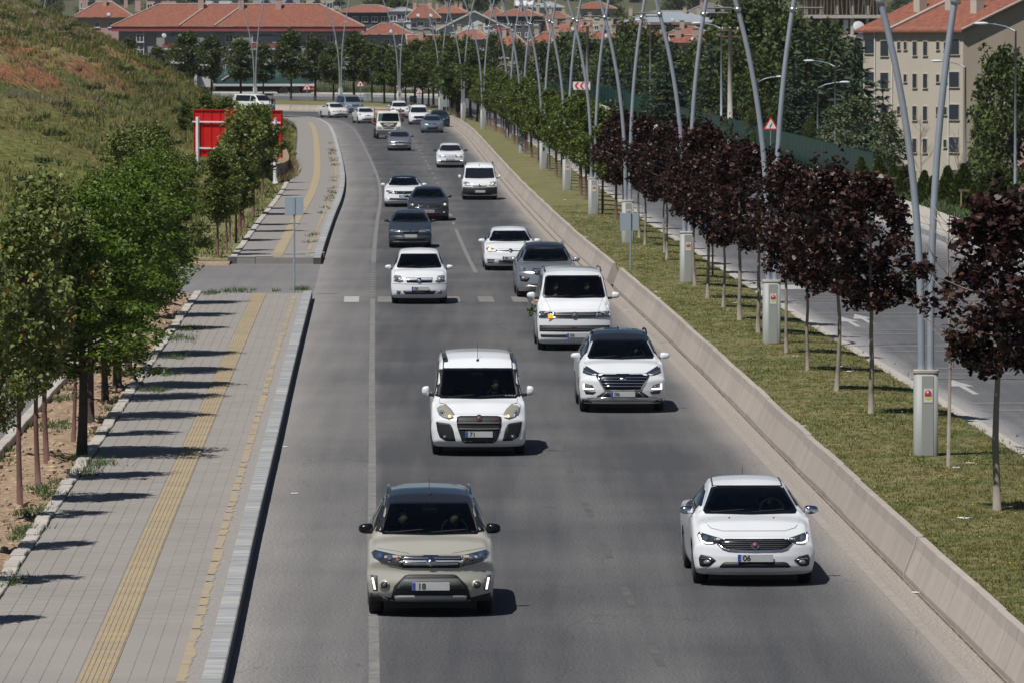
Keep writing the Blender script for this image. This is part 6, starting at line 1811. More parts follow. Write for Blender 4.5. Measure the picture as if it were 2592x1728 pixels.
# ---------------- lorries on the far road
mat('tarp_green', (.018, .055, .05), .6, col2=(.03, .085, .075), nscale=1.2, bump=.4, bscale=2); mat('tarp_navy', (.02, .024, .05), .6, col2=(.03, .035, .065), nscale=2); mat('trailer_white', (.6, .6, .58), .5); mat('reflector', (.6, .12, .02), .4)
def lorry_wheels(r, ys, w=1.12):
    t, rm = wheel_meshes(.5)
    for y in ys:
        for sx in (-w, w): o = put('wheel', t, r, (y, sx, .5)); o.rotation_euler = (0, 0, math.pi / 2); put('rim', rm, o, (.04 if sx < 0 else -.04, 0, 0))
def far_trailer():
    base = PY(640, 252, 716); z0 = 1.05
    r = empty('tarpaulin_lorry', (base.x + 1.2, 716, z0), R(9), label='white lorry trailer with dark green tarpaulin behind the far trees', category='lorry', group='lorries on the far road')
    mb = MB(); n = 15
    for x, k in ((-5.6, .72), (-5.2, .95), (-4.0, 1.02), (-1.5, 1.0), (1.5, .92), (4.5, .86), (5.4, .8), (5.7, .55)):
        for i in range(n):
            t = math.pi * i / (n - 1); mb.v.append((x, -1.25 * math.cos(t) ** 1 if False else -1.25 * math.cos(t), 1.35 + 1.75 * k * math.sin(t) ** .7))
    for a in range(7):
        for i in range(n - 1): mb.f.append((a * n + i, a * n + i + 1, (a + 1) * n + i + 1, (a + 1) * n + i))
    mb.f.append(tuple(range(n))); mb.f.append(tuple(reversed(range(7 * n, 8 * n))))
    mb.obj('tarpaulin', 'tarp_green', r, True)
    MB().box((0, 0, 1.22), (11.6, 2.5, .3), bev=.03).obj('trailer_deck', 'trailer_white', r)
    MB().box((0, 0, .8), (11, .9, .5)).obj('chassis', 'plastic_black', r)
    MB().box((5.55, 0, .75), (.12, 2.4, .35)).obj('rear_panel', 'plastic_black', r)
    for y in (-.85, .85): MB().box((5.64, y, .78), (.05, .6, .22)).obj('reflector', 'reflector', r)
    MB().box((5.4, -1.27, .78), (.5, .04, .2)).obj('reflector', 'reflector', r)
    MB().tube([(-4.9, -1.26, 1.75), (-4.2, -1.22, 2.2), (-3.0, -1.12, 2.5), (-1.6, -1.05, 2.62)], .08, 6).obj('tarpaulin_rope', 'pale_concrete', r)
    lorry_wheels(r, (2.2, 3.5, 4.8))
    c = MB(); c.box((-7.1, 0, 2.2), (1.9, 2.4, 2.7), bev=.15); c.obj('cab', 'trailer_white', r); MB().box((-7.1, -1.21, 2.6), (1.0, .04, .8)).obj('cab_window', 'glass_dark', r); lorry_wheels(r, (-6.9,))
    r2 = empty('box_lorry', (base.x - 9.6, 713, z0), R(9), label='dark navy lorry box with white rear frame showing over the hill', category='lorry', group='lorries on the far road')
    MB().box((-1.5, 0, 2.3), (9, 2.5, 2.5), bev=.04).obj('box_body', 'tarp_navy', r2)
    for x in (-3.2, -.4): MB().box((x, -1.27, 2.3), (.12, .05, 2.5)).obj('side_rib', 'truck_black', r2)
    MB().box((-1.5, 0, 3.6), (9.1, 2.56, .12)).obj('top_rail', 'rusty_wood', r2)
    fr = MB(); fr.box((3.15, -1.2, 2.2), (.3, .2, 2.9)).box((3.15, 1.2, 2.2), (.3, .2, 2.9)).box((3.15, 0, 3.6), (.3, 2.6, .2)); fr.obj('rear_frame', 'trailer_white', r2)
    for k in range(5): MB().box((3.32, -1.2, 1.1 + k * .5), (.06, .34, .06)).obj('ladder_rung', 'truck_black', r2)
    MB().box((-1.5, 0, .8), (8.6, .9, .5)).obj('chassis', 'plastic_black', r2); lorry_wheels(r2, (1.2, 2.4, -4.5))
far_trailer()
# parked cars behind the far fence
def parked(u, v, Y, m, lab):
    p = PY(u, v, Y); r = empty('parked_car', (p.x, Y, tz(p.x, Y)), R(75), label=lab, category='car', group='cars parked behind the far fence')
    pr = [(-2.1, .35), (-2.1, .8), (-1.3, .92), (-.7, 1.4), (.7, 1.42), (1.3, 1.0), (2.0, .9), (2.1, .35)]
    mb = MB(); n = len(pr)
    for yy, sc in ((-.82, 1), (-.6, 1.0), (.6, 1.0), (.82, 1)):
        for x, z in pr: mb.v.append((x, yy * (.8 if z > 1.2 else 1), z))
    for k in range(3):
        for i in range(n): j = (i + 1) % n; mb.f.append((k * n + i, (k + 1) * n + i, (k + 1) * n + j, k * n + j))
    mb.f += [tuple(range(n)), tuple(reversed(range(3 * n, 4 * n)))]
    mb.obj('body', m, r); MB().box((0, 0, 1.15), (1.6, 1.5, .36), taper=.85, bev=.05).obj('windows', 'glass_dark', r)
    t, rm = wheel_meshes(.31)
    for x in (-1.3, 1.3):
        for sy in (-.75, .75): w = put('wheel', t, r, (x, sy, .31)); w.rotation_euler = (0, 0, math.pi / 2)
parked(1108, 228, 790, 'paint_white', 'white car parked behind the far fence by the banner'); parked(1135, 225, 800, 'paint_light_blue', 'bluish car parked behind the far fence beside the white one')

# ---------------- people
mat('skin', (.42, .25, .17), .6); mat('hair', (.02, .014, .01), .8); mat('cloth_dark', (.02, .022, .028), .9); mat('cloth_blue', (.035, .06, .12), .9); mat('cloth_white', (.45, .45, .44), .9); mat('denim', (.10, .15, .25), .9, col2=(.14, .2, .3), nscale=6)
def skinned(name, joints, bones, m, sub=2):
    """one continuous body grown over a skeleton; joints: name -> (x, y, z, r)"""
    me = bpy.data.meshes.new(name); keys = list(joints)
    me.from_pydata([joints[k][:3] for k in keys], [(keys.index(a), keys.index(b)) for a, b in bones], [])
    ob = bpy.data.objects.new(name, me); C.objects.link(ob)
    md = ob.modifiers.new('Skin', 'SKIN'); ss = ob.modifiers.new('Sub', 'SUBSURF'); ss.levels = ss.render_levels = sub
    if not me.skin_vertices: me.skin_vertices.new()
    for i, k in enumerate(keys):
        r = joints[k][3]; me.skin_vertices[0].data[i].radius = (r, r) if not hasattr(r, '__len__') else r
        me.skin_vertices[0].data[i].use_root = (i == 0)
    dg = bpy.context.evaluated_depsgraph_get(); out = bpy.data.meshes.new_from_object(ob.evaluated_get(dg))
    bpy.data.objects.remove(ob); out.materials.clear(); out.materials.append(MATS[m]); out.polygons.foreach_set('use_smooth', [True] * len(out.polygons)); out.name = name
    return out
def head_parts(parent, x, y, z, turn=0.0, skin='skin'):
    mb = MB(); mb.ball((0, 0, 0), (.078, .098, .118), 16, 12)
    mb.v = [(a * (1 - .18 * max(0, -c / .118)), b - (.012 if (b < -.06 and abs(a) < .03 and -.03 < c < .02) else 0), c) for a, b, c in mb.v]
    mb.tube([(0, -.092, .012), (0, -.112, -.018), (0, -.096, -.026)], [.008, .013, .01], 6); mb.ball((-.079, .005, -.005), (.012, .022, .032), 6, 5).ball((.079, .005, -.005), (.012, .022, .032), 6, 5)
    h = mb.obj('head', skin, parent, True, loc=(x, y, z), rz=turn)
    MB().ball((-.03, -.088, .01), (.012, .008, .007), 6, 4).ball((.03, -.088, .01), (.012, .008, .007), 6, 4).obj('eyes', 'hair', h)
    MB().box((0, -.096, -.058), (.045, .008, .009), bev=.002).obj('mouth', 'emblem_red', h)
    hb = MB(); hb.ball((0, .012, .022), (.086, .104, .112), 16, 10); hb.v = [(a, b + (.02 if c < .02 and b < 0 else 0), max(c, .005 if b < .0 else -.05)) for a, b, c in hb.v]
    hb.obj('hair', 'hair', h, True)
def seated(car, sx, ys, zs, top, lab, hands=True):
    """sits in the front seat, hands on the wheel"""
    r = empty('person', (0, 0, 0), 0, label=lab, category='person')
    r.matrix_world = Matrix.Translation(car.location) @ Matrix.Rotation(car.rotation_euler.z, 4, 'Z') @ Matrix.Translation((sx, ys, zs))
    hx = .17
    J = {'pel': (0, .05, .12, .13), 'waist': (0, .08, .30, .125), 'chest': (0, .10, .50, (.155, .12)), 'neckb': (0, .09, .63, .07), 'neck': (0, .07, .70, .05),
         'shl': (-.18, .09, .58, .065), 'ell': (-.25, -.10, .36, .045), 'wrl': (-.15 if hands else -.12, -.36, .38 if hands else .22, .032), 'shr': (.18, .09, .58, .065), 'elr': (.25, -.10, .36, .045), 'wrr': (.15 if hands else .12, -.36, .38 if hands else .22, .032),
         'hipl': (-.10, 0, .10, .085), 'knl': (-.13, -.46, .16, .06), 'hipr': (.10, 0, .10, .085), 'knr': (.13, -.46, .16, .06)}
    Bn = [('pel', 'waist'), ('waist', 'chest'), ('chest', 'neckb'), ('neckb', 'neck'), ('chest', 'shl'), ('shl', 'ell'), ('ell', 'wrl'), ('chest', 'shr'), ('shr', 'elr'), ('elr', 'wrr'), ('pel', 'hipl'), ('hipl', 'knl'), ('pel', 'hipr'), ('hipr', 'knr')]
    key = ('seated', top, hands)
    if key not in TEXT: TEXT[key] = skinned('body', J, Bn, top)
    put('body', TEXT[key], r); head_parts(r, 0, .05, .83)
    for sgn in (-1, 1):
        hand = MB(); w = J['wrl'] if sgn < 0 else J['wrr']; hand.ball((w[0], w[1] - .05, w[2] + .01), (.035, .045, .02), 8, 6)
        for k in range(4): hand.tube([(w[0] - .027 + .018 * k, w[1] - .085, w[2] + .012), (w[0] - .027 + .018 * k, w[1] - .115 - .006 * (k in (1, 2)), w[2] - .002), (w[0] - .027 + .018 * k, w[1] - .112, w[2] - .026)], [.009, .008, .007], 5)
        hand.tube([(w[0] - sgn * .03, w[1] - .05, w[2] + .01), (w[0] - sgn * .05, w[1] - .085, w[2] + .005)], [.010, .008], 5)
        hand.obj('hand', 'skin', r, True)
    return r
zf = lambda s: s['belt'] - 1.02 + .30
sp_v = body_spec('suv', 4.18, 1.775, 1.62, .87, 1.07, 1.02, 1.72, 1.46, .615, .73, belt=1.02)
seated(vit, .36, 1.72, .30 + .12, 'cloth_blue', 'person in dark blue driving the beige SUV'); seated(vit, -.36, 1.72, .42, 'cloth_dark', 'passenger in dark clothes in the beige SUV', False)
seated(tipo, .36, 1.95, .30, 'cloth_dark', 'person driving the white sedan in the right lane'); seated(dob, .36, 1.5, .45, 'cloth_dark', 'person driving the white passenger van'); seated(tuc, .36, 1.82, .42, 'cloth_dark', 'person driving the white SUV with black roof')
seated(t6, .38, 1.3, .72, 'cloth_dark', 'person driving the white minibus')
pas = seated(t6, -.42, 1.3, .72, 'cloth_white', 'passenger of the white minibus holding green leaves out of the window', False)
# forearm and hand out of the minibus window, with the bunch of leaves
arm = MB().tube([(-.22, .06, .50), (-.40, -.06, .52), (-.56, -.20, .50), (-.60, -.25, .49)], [.05, .042, .03, .026], 8)
arm.ball((-.63, -.28, .485), (.035, .04, .022), 8, 6)
for k in range(4): arm.tube([(-.655 + .016 * k, -.31, .485), (-.66 + .016 * k, -.335, .465), (-.65 + .016 * k, -.325, .445)], [.009, .008, .007], 5)
arm.tube([(-.60, -.29, .49), (-.595, -.325, .475)], [.01, .008], 5)
arm.obj('arm', 'skin', pas, True)
pw = Matrix.Translation(t6.location) @ Matrix.Rotation(t6.rotation_euler.z, 4, 'Z') @ Matrix.Translation((-.42 - .66, 1.3 - .36, .72 + .30))
lb = empty('leaf_bunch', pw.to_translation(), label='bunch of green leaves held out of the minibus window', category='leaves')
rs = np.random.RandomState(4); q = rs.normal(size=(46, 3)) * np.array([.045, .04, .085])
me = leaves_mesh('leaf', q, np.full(46, .10), 'weed_green', KITE, .2, 1.2, 5); put('leaf', me, lb)
MB().tube([(.03, .03, .16), (0, 0, 0), (-.02, -.02, -.1)], [.008, .008, .005], 5).obj('stem', 'weed_green', lb)
# pedestrian at the bend
def pedestrian(u, v, H, lab, face):
    p = P(u, v, .25); k = H / 1.75; r = empty('person', p, face, (k,) * 3, label=lab, category='person')
    J = {'pel': (0, 0, .93, .135), 'waist': (0, 0, 1.10, .12), 'chest': (0, 0, 1.30, (.16, .12)), 'neckb': (0, .0, 1.45, .07), 'neck': (0, -.01, 1.52, .05), 'shl': (-.19, 0, 1.41, .065), 'ell': (-.25, .03, 1.13, .045), 'wrl': (-.24, -.08, .88, .033), 'shr': (.19, 0, 1.41, .065), 'elr': (.25, .03, 1.13, .045), 'wrr': (.24, -.08, .88, .033)}
    Bn = [('pel', 'waist'), ('waist', 'chest'), ('chest', 'neckb'), ('neckb', 'neck'), ('chest', 'shl'), ('shl', 'ell'), ('ell', 'wrl'), ('chest', 'shr'), ('shr', 'elr'), ('elr', 'wrr')]
    put('body', skinned('body', J, Bn, 'cloth_dark'), r)
    J2 = {'pel': (0, 0, .92, .14), 'hl': (-.10, 0, .84, .09), 'kl': (-.11, -.03, .48, .065), 'al': (-.12, .0, .10, .045), 'tl': (-.13, -.13, .04, .04), 'hr': (.10, 0, .84, .09), 'kr': (.12, -.01, .48, .065), 'ar': (.13, .03, .10, .045), 'tr': (.15, -.10, .04, .04)}
    put('trousers', skinned('trousers', J2, [('pel', 'hl'), ('hl', 'kl'), ('kl', 'al'), ('al', 'tl'), ('pel', 'hr'), ('hr', 'kr'), ('kr', 'ar'), ('ar', 'tr')], 'denim'), r)
    head_parts(r, 0, -.02, 1.645)
    for sgn in (-1, 1):
        h = MB().ball((sgn * .24, -.10, .82), (.03, .04, .05), 8, 6)
        for k in range(4): h.tube([(sgn * .24, -.125 + .018 * k, .79), (sgn * .235, -.125 + .018 * k, .75 - .006 * (k in (1, 2)))], [.009, .007], 5)
        h.tube([(sgn * .22, -.125, .82), (sgn * .205, -.145, .785)], [.01, .008], 5); h.obj('hand', 'skin', r, True)
pedestrian(689, 290, 1.8, 'person in a dark top and jeans standing at the kerb on the far bend', R(10))
# ================================================================== street furniture
mat('galvanised', (.40, .44, .49), .45, .35, col2=(.33, .365, .41), nscale=3); mat('box_grey', (.33, .345, .33), .55, col2=(.28, .29, .275), nscale=1.5, stretch=(1, 1, .4)); mat('steel_light', (.55, .57, .6), .3, .8)
mat('lamp_head', (.16, .16, .155), .5); mat('sign_grey', (.33, .40, .44), .5, .2); mat('sign_red', (.62, .03, .04), .45); mat('sign_white', (.75, .75, .74), .45); mat('sign_blue', (.02, .09, .42), .45); mat('sign_black', (.01, .01, .012), .5)
mat('crest_yellow', (.72, .60, .05), .5); mat('crest_blue', (.03, .10, .35), .5); mat('paper', (.62, .62, .58), .6)
def lamp_tube(sx, c, lean):
    pts, rad = [], []
    for i in range(25):
        z = 1.3 + (12.7 - 1.3) * i / 24; t = max(0, (z - 1.65) / 7); x = sx * (.085 + c * t ** 2.4) + lean * t
        pts.append((x, 0, z)); rad.append(.072 - .018 * i / 24)
    return MB().tube(pts, rad, 12), pts
def lamp_meshes():
    d = {}
    b = MB(); n = 24
    # case: rounded oblong in plan, standing 1.65 m
    rows = [(.0, 1.0), (.02, 1.0), (1.60, 1.0)]
    for z, k in rows:
        for i in range(n):
            a = 2 * math.pi * i / n; cx = math.cos(a); sy = math.sin(a)
            x = math.copysign(abs(cx) ** .45, cx) * .23 * k; y = math.copysign(abs(sy) ** .7, sy) * .15 * k; b.v.append((x, y, z))
    for r in range(2):
        for i in range(n): j = (i + 1) % n; b.f.append((r * n + i, r * n + j, (r + 1) * n + j, (r + 1) * n + i))
    b.f.append(tuple(range(2 * n, 3 * n)))
    d['case'] = b.mesh('case', 'box_grey', True)
    cp = MB()
    for z, k in ((1.60, 1.0), (1.60, 1.07), (1.645, 1.07), (1.66, 1.0)):
        for i in range(n):
            a = 2 * math.pi * i / n; cx = math.cos(a); sy = math.sin(a)
            cp.v.append((math.copysign(abs(cx) ** .45, cx) * .23 * k, math.copysign(abs(sy) ** .7, sy) * .15 * k, z))
    for r in range(3):
        for i in range(n): j = (i + 1) % n; cp.f.append((r * n + i, r * n + j, (r + 1) * n + j, (r + 1) * n + i))
    cp.f.append(tuple(range(3 * n, 4 * n))); d['cap'] = cp.mesh('cap', 'pale_concrete')
    d['door'] = MB().box((.02, -.148, .80), (.22, .012, 1.5), bev=.003).mesh('door', 'box_grey')
    for k, (sx, c) in enumerate(((-1, .80), (1, .47))):
        mb, pts = lamp_tube(sx, c, -.02); d['pole%d' % k] = mb.mesh('pole', 'galvanised', True)
        z = 8.55; t = (z - 1.65) / 7; x = sx * (.085 + c * t ** 2.4) - .02 * t
        d['clamp%d' % k] = MB().lathe([(.06, -.05), (.085, -.05), (.085, .05), (.06, .05)], 14, c=(x, 0, z)).tube([(x, 0, z), (x + sx * .16, 0, z + .03)], .022, 6).mesh('clamp', 'steel_light', True)
        h = MB(); h.box((x + sx * .47, 0, z + .035), (.62, .13, .05), bev=.018); d['head%d' % k] = h.mesh('lamp_head', 'lamp_head')
    return d
LM = lamp_meshes()
def crest(parent, z=1.18, y=-.158):
    pp = MB().box((.03, y, z), (.165, .004, .26)).obj('sticker', 'paper', parent)
    def disc(name, m, pts, yy):
        n = len(pts); MB().add([(x + .03, yy, v + z) for x, v in pts] + [(x + .03, yy + .003, v + z) for x, v in pts], [tuple(range(n))] + [(i, i + n, (i + 1) % n + n, (i + 1) % n) for i in range(n)]).obj(name, m, pp)
    disc('crest_oval', 'sign_red', [(.068 * math.cos(a), .015 + .09 * math.sin(a)) for a in np.linspace(0, 2 * math.pi, 25)[:-1][::-1]], y - .004)
    disc('crest_base', 'crest_yellow', [(.066 * math.cos(a), .015 + .088 * math.sin(a)) for a in np.linspace(math.pi * 1.12, math.pi * 1.88, 12)[::-1]], y - .006)
    disc('crest_building', 'crest_blue', [(-.035, -.02), (-.028, .02), (0, .035), (.028, .02), (.035, -.02)], y - .007)
    disc('crest_moon', 'sign_white', [(-.01 + .022 * math.cos(a), .065 + .022 * math.sin(a)) for a in np.linspace(.7, 2 * math.pi - .7, 12)[::-1]], y - .007)
for i, q in enumerate(LAMPS):
    h = M_.heading(q.y) if q.y < 600 else 0
    o = empty('lamp_post', q, h, label='twin-pole grey lamp post on the median, %s from the camera' % nth(i + 1), category='lamp post', group='twin-pole lamp posts on the median')
    case = put('case', LM['case'], o); put('door', LM['door'], case); put('cap', LM['cap'], o)
    for k in (0, 1):
        put('pole', LM['pole%d' % k], o); put('clamp', LM['clamp%d' % k], o); put('lamp_head', LM['head%d' % k], o)
    if i < 6: crest(case)
    elif i in (6, 7, 8, 12): MB().box((.03, -.157, 1.2), (.1, .006, .22)).obj('notice', 'sign_black', case)
# cable tied to the nearest pole
l0 = LAMPS[0]
MB().tube([(l0.x + .12, l0.y - .09, 3.72), (l0.x + .06, l0.y - .14, 3.45), (l0.x - .1, l0.y - .12, 3.3)], .008, 5).obj('cable', 'plastic_black', label='loose cable hanging between the poles of the nearest lamp post', category='cable')

def post_sign(name, u, vbase, top, lab, build, z=.15, r=.03, face=0.0, Y=None, post_m='galvanised'):
    p = P(u, vbase, z) if Y is None else PY(u, vbase, Y)
    o = empty(name, (p.x, p.y, z if Y is None else p.z), face, label=lab, category='sign')
    MB().tube([(0, 0, -.2), (0, 0, top)], r, 8).obj('post', post_m, o); build(o); return o
def square_back(w, z):
    def f(o):
        MB().box((0, -.045, z), (w, .012, w), bev=.004).obj('panel', 'sign_grey', o)
        MB().box((0, -.06, z), (.06, .03, w * .9)).obj('clamp', 'galvanised', o)
    return f
post_sign('road_sign', 745, 736, 2.85, 'grey back of a square sign on a pole at the pavement corner', square_back(.58, 2.62))
def back2(o):
    MB().box((-.04, .035, 1.62), (.62, .012, .60), bev=.004).obj('panel', 'sign_grey', o)
post_sign('road_sign', 1596, 684, 1.95, 'grey back of a square sign on the median by the fourth lamp post', back2)
def crossing(o):
    MB().box((0, -.045, 1.690), (.66, .012, .66), bev=.01).obj('panel', 'sign_blue', o)
    MB().add([(-.26, -.054, 1.440), (.26, -.054, 1.440), (0, -.054, 1.940)], [(0, 1, 2)]).obj('triangle', 'sign_white', o)
    f = MB(); f.box((.0, -.058, 1.690), (.03, .004, .14)); f.ball((.0, -.058, 1.790), (.022, .003, .022), 8, 5); f.tube([(0, -.058, 1.630), (-.06, -.058, 1.500)], .013, 4); f.tube([(0, -.058, 1.630), (.06, -.058, 1.510)], .013, 4); f.tube([(0, -.058, 1.740), (.06, -.058, 1.660)], .01, 4); f.tube([(0, -.058, 1.740), (-.05, -.058, 1.660)], .01, 4)
    for k in range(4): f.box((-.10 + .065 * k, -.058, 1.475), (.035, .004, .03))
    f.obj('walking_figure', 'sign_black', o)
post_sign('crossing_sign', 1804, 697, 2.3, 'blue square pedestrian crossing sign among the red maples', crossing, post_m='plastic_black')
def triangle(w, z, symbol):
    def f(o):
        h = w * .866
        def tri(k, y, m, nm): MB().add([(-w / 2 * k, y, z - h / 3 * k), (w / 2 * k, y, z - h / 3 * k), (0, y, z + 2 * h / 3 * k), (-w / 2 * k, y + .01, z - h / 3 * k), (w / 2 * k, y + .01, z - h / 3 * k), (0, y + .01, z + 2 * h / 3 * k)], [(0, 1, 2), (5, 4, 3), (0, 3, 4, 1), (1, 4, 5, 2), (2, 5, 3, 0)]).obj(nm, m, o)
        tri(1.0, -.05, 'sign_red', 'panel'); tri(.72, -.058, 'sign_white', 'panel_face')
        s = MB()
        if symbol == 'bend': s.tube([(-.05, -.066, z - .16), (-.05, -.066, z + .0), (.05, -.066, z + .04), (.05, -.066, z + .17)], .028, 6)
        elif symbol == 'walk':
            s.box((0, -.066, z + .02), (.05, .006, .16)).ball((0, -.066, z + .14), (.03, .004, .03), 8, 5).tube([(0, -.066, z - .05), (-.09, -.066, z - .2)], .02, 4).tube([(0, -.066, z - .05), (.09, -.066, z - .2)], .02, 4)
            for k in range(4): s.box((-.18 + .12 * k, -.066, z - .22), (.05, .006, .04))
        else: s.box((.02, -.066, z - .02), (.12, .006, .26)).box((-.05, -.066, z + .04), (.08, .006, .1))
        s.obj('symbol', 'sign_black', o)
    return f
p = PY(1951, 318, 418)
o = empty('warning_sign', (p.x, p.y, .25), 0, label='red-edged warning triangle standing by the green fence', category='sign'); MB().tube([(0, 0, -.2), (0, 0, p.z + .2)], .03, 8).obj('post', 'galvanised', o); triangle(1.0, p.z - .25, 'bend')(o)
for u, vb, vs, Y, sym_, lab in ((1062, 262, 232, 668, 'walk', 'pedestrian warning triangle in front of the white banner'), (777, 259, 222, 690, 'side', 'warning triangle on the far bend beside the lorry'), (912, 262, 214, 700, 'side', 'small warning triangle half hidden by the far median trees')):
    p = PY(u, vb, Y); c = PY(u, vs, Y)
    o = empty('warning_sign', (p.x, Y, p.z), 0, label=lab, category='sign'); MB().tube([(0, 0, -.4), (0, 0, c.z - p.z + .2)], .035, 8).obj('post', 'galvanised', o); triangle(1.0, c.z - p.z, sym_)(o)
for u, vb, vs, Y, lab in ((930, 261, 246, 662, 'pair of grey sign backs on the far median, left of the lamp post'), (1046, 262, 252, 660, 'pair of grey sign backs on the far median below the pedestrian triangle'), (1131, 284, 262, 622, 'pair of grey sign backs on the far median beside the round shrub')):
    p = PY(u, vb, Y); c = PY(u, vs, Y); o = empty('road_sign', (p.x, Y, p.z), .1, label=lab, category='sign', group='sign backs on the far median'); MB().tube([(0, 0, -.4), (0, 0, c.z - p.z + .4)], .03, 8).obj('post', 'galvanised', o)
    for sx in (-.2, .2): MB().box((sx, .04, c.z - p.z), (.36, .012, .72), bev=.003).obj('panel', 'sign_grey', o)
# chevron board
p = PY(1472, 218, 640); o = empty('chevron_board', (p.x, 640, .6), 0, label='red and white chevron board on the outside of the bend', category='sign')
MB().box((0, 0, p.z - .6), (1.75, .03, .8), bev=.005).obj('panel', 'sign_white', o)
for k in range(3):
    x0 = -.72 + .52 * k; z0 = p.z - .6
    MB().add([(x0, -.02, z0), (x0 + .26, -.02, z0 + .36), (x0 + .50, -.02, z0 + .36), (x0 + .24, -.02, z0), (x0 + .50, -.02, z0 - .36), (x0 + .26, -.02, z0 - .36)], [(0, 3, 2, 1), (0, 5, 4, 3)]).obj('chevron', 'sign_red', o)
for sx in (-.6, .6): MB().tube([(sx, .04, -.4), (sx, .04, p.z - .3)], .03, 6).obj('post', 'galvanised', o)

# red sign seen from behind
mat('sign_red_metal', (.52, .012, .012), .4, col2=(.44, .012, .012), nscale=1.5); mat('post_white', (.66, .68, .72), .45)
def red_sign():
    a = PY(489, 310, 337); b = PY(711, 300, 333)
    o = empty('advertising_sign', ((a.x + b.x) / 2, 335, .2), math.atan2(b.y - a.y, b.x - a.x), label='large red metal sign on white posts, seen from behind at the hill foot', category='sign')
    w = (b - a).length; zt, zb = 4.05, 1.55
    MB().box((0, .12, (zt + zb) / 2 - .2), (w, .04, zt - zb), bev=.006).obj('panel', 'sign_red_metal', o)
    for k in range(11):
        x = -w / 2 + w * k / 10; MB().box((x + (.02 if k == 0 else -.02 if k == 10 else 0), .07, (zt + zb) / 2 - .2), (.04, .06, zt - zb)).obj('stiffener', 'sign_red_metal', o)
    for z in (zt - .22, zb - .18): MB().box((0, .06, z), (w, .08, .05)).obj('edge_frame', 'sign_red_metal', o)
    MB().box((0, -.02, zt - .85), (w + .02, .06, .07)).obj('cross_rail', 'post_white', o); MB().box((0, -.02, zb + .25), (w * .9, .06, .07)).obj('cross_rail', 'post_white', o)
    for x in (-w / 2 + .42, w / 2 - .32):
        p_ = MB().box((x, -.10, 1.6), (.17, .13, 3.7), bev=.01); q = p_.obj('post', 'post_white', o); MB().box((x, -.10, .0), (.42, .36, .05)).prism([(-.18, .02), (.18, .02), (.08, .35), (-.08, .35)], -.012, .012, (x, -.10, 0)).obj('foot_plate', 'post_white', q)
red_sign()
# stone retaining wall under it
mat('rubble_stone', (.30, .22, .17), .95, col2=(.22, .17, .14), nscale=3, objrand=.25, bump=.6, bscale=6)
def retaining():
    path = Line([(-16.5, 333.5), (-14.2, 333), (-12.9, 338), (-12.6, 346), (-12.9, 358), (-13.6, 375), (-14.3, 392)], 6)
    o = empty('retaining_wall', path.p[0], label='low rubble stone retaining wall at the hill foot beside the pavement', category='wall')
    rr = random.Random(6); s = 0.0
    ms = []
    for k in range(5):
        mb = MB().box((0, 0, 0), (.78, .4, .26), bev=.05); mb.v = [(x + rr.uniform(-.03, .03), y + rr.uniform(-.03, .03), z + rr.uniform(-.02, .02)) for x, y, z in mb.v]; ms.append(mb.mesh('stone', 'rubble_stone'))
    for row in range(4):
        s = (row % 2) * .4
        while s < path.len - .5:
            q, a = path.off(s + .4, 0, .13 + row * .265); st = put('stone', rr.choice(ms), o, q - Vector(path.p[0]), a + rr.uniform(-.05, .05), (rr.uniform(.92, 1.02), 1, 1)); s += .8
    cap = MB(); A = [path.off(s, -.28, 1.12)[0] - path.p[0] for s in np.linspace(0, path.len, 40)]; Bq = [path.off(s, .28, 1.12)[0] - path.p[0] for s in np.linspace(0, path.len, 40)]
    c2 = loft(A, Bq, 1); lo = [q - Vector((0, 0, .1)) for q in Bq]; l2 = loft(Bq, lo, 1); c2.add(l2.v, l2.f); c2.uv = c2.uv + l2.uv; c2.obj('coping', 'dirt', o)
    pts = []
    for _ in range(300):
        q, a = path.off(rr.uniform(6, path.len), rr.uniform(.25, .7), .2); pts.append(tuple(q))
    tufts('weeds', 'dry weeds along the foot of the stone wall', pts, 'grass_dry', .2, .6, 5, .2, .8, .05, 71, category='weeds')
retaining()

# green fence beside the opposite pavement
mat('fence_green', (.006, .034, .027), .6, col2=(.009, .046, .036), nscale=.5, bump=.3, bscale=3); mat('fence_post', (.01, .06, .045), .5)
def green_fence():
    pts = [(19.3, 338), (18.9, 352), (18.2, 385), (17.2, 430), (16.1, 480), (15.0, 530), (14.2, 575), (13.5, 620)]
    ln = Line(pts, 6); o = empty('green_fence', (0, 0, 0), label='long green screened fence beside the opposite pavement', category='fence')
    s = 0; k = 0
    while s < ln.len - 3:
        a, _ = ln.off(s, 0); b, _ = ln.off(min(ln.len, s + 2.96), 0); d = b - a
        z0 = .12 - .0 * k
        if s < ln.len - 16: MB().box(((a.x + b.x) / 2, (a.y + b.y) / 2, z0 + .82), (.03, d.length, 1.55), math.atan2(d.y, d.x) - math.pi / 2).obj('screen_panel', 'fence_green', o)
        else:
            wm = MB()
            for j in range(14): q = a.lerp(b, j / 13); wm.tube([(q.x, q.y, .15), (q.x, q.y, 1.6)], .012, 4)
            for zz in (.2, .6, 1.1, 1.55): wm.tube([(a.x, a.y, zz), (b.x, b.y, zz)], .014, 4)
            wm.obj('wire_panel', 'fence_green', o)
        MB().tube([(a.x, a.y, -.3), (a.x, a.y, 1.78)], .04, 6).obj('fence_post', 'fence_post', o)
        s += 3.0; k += 1
green_fence()
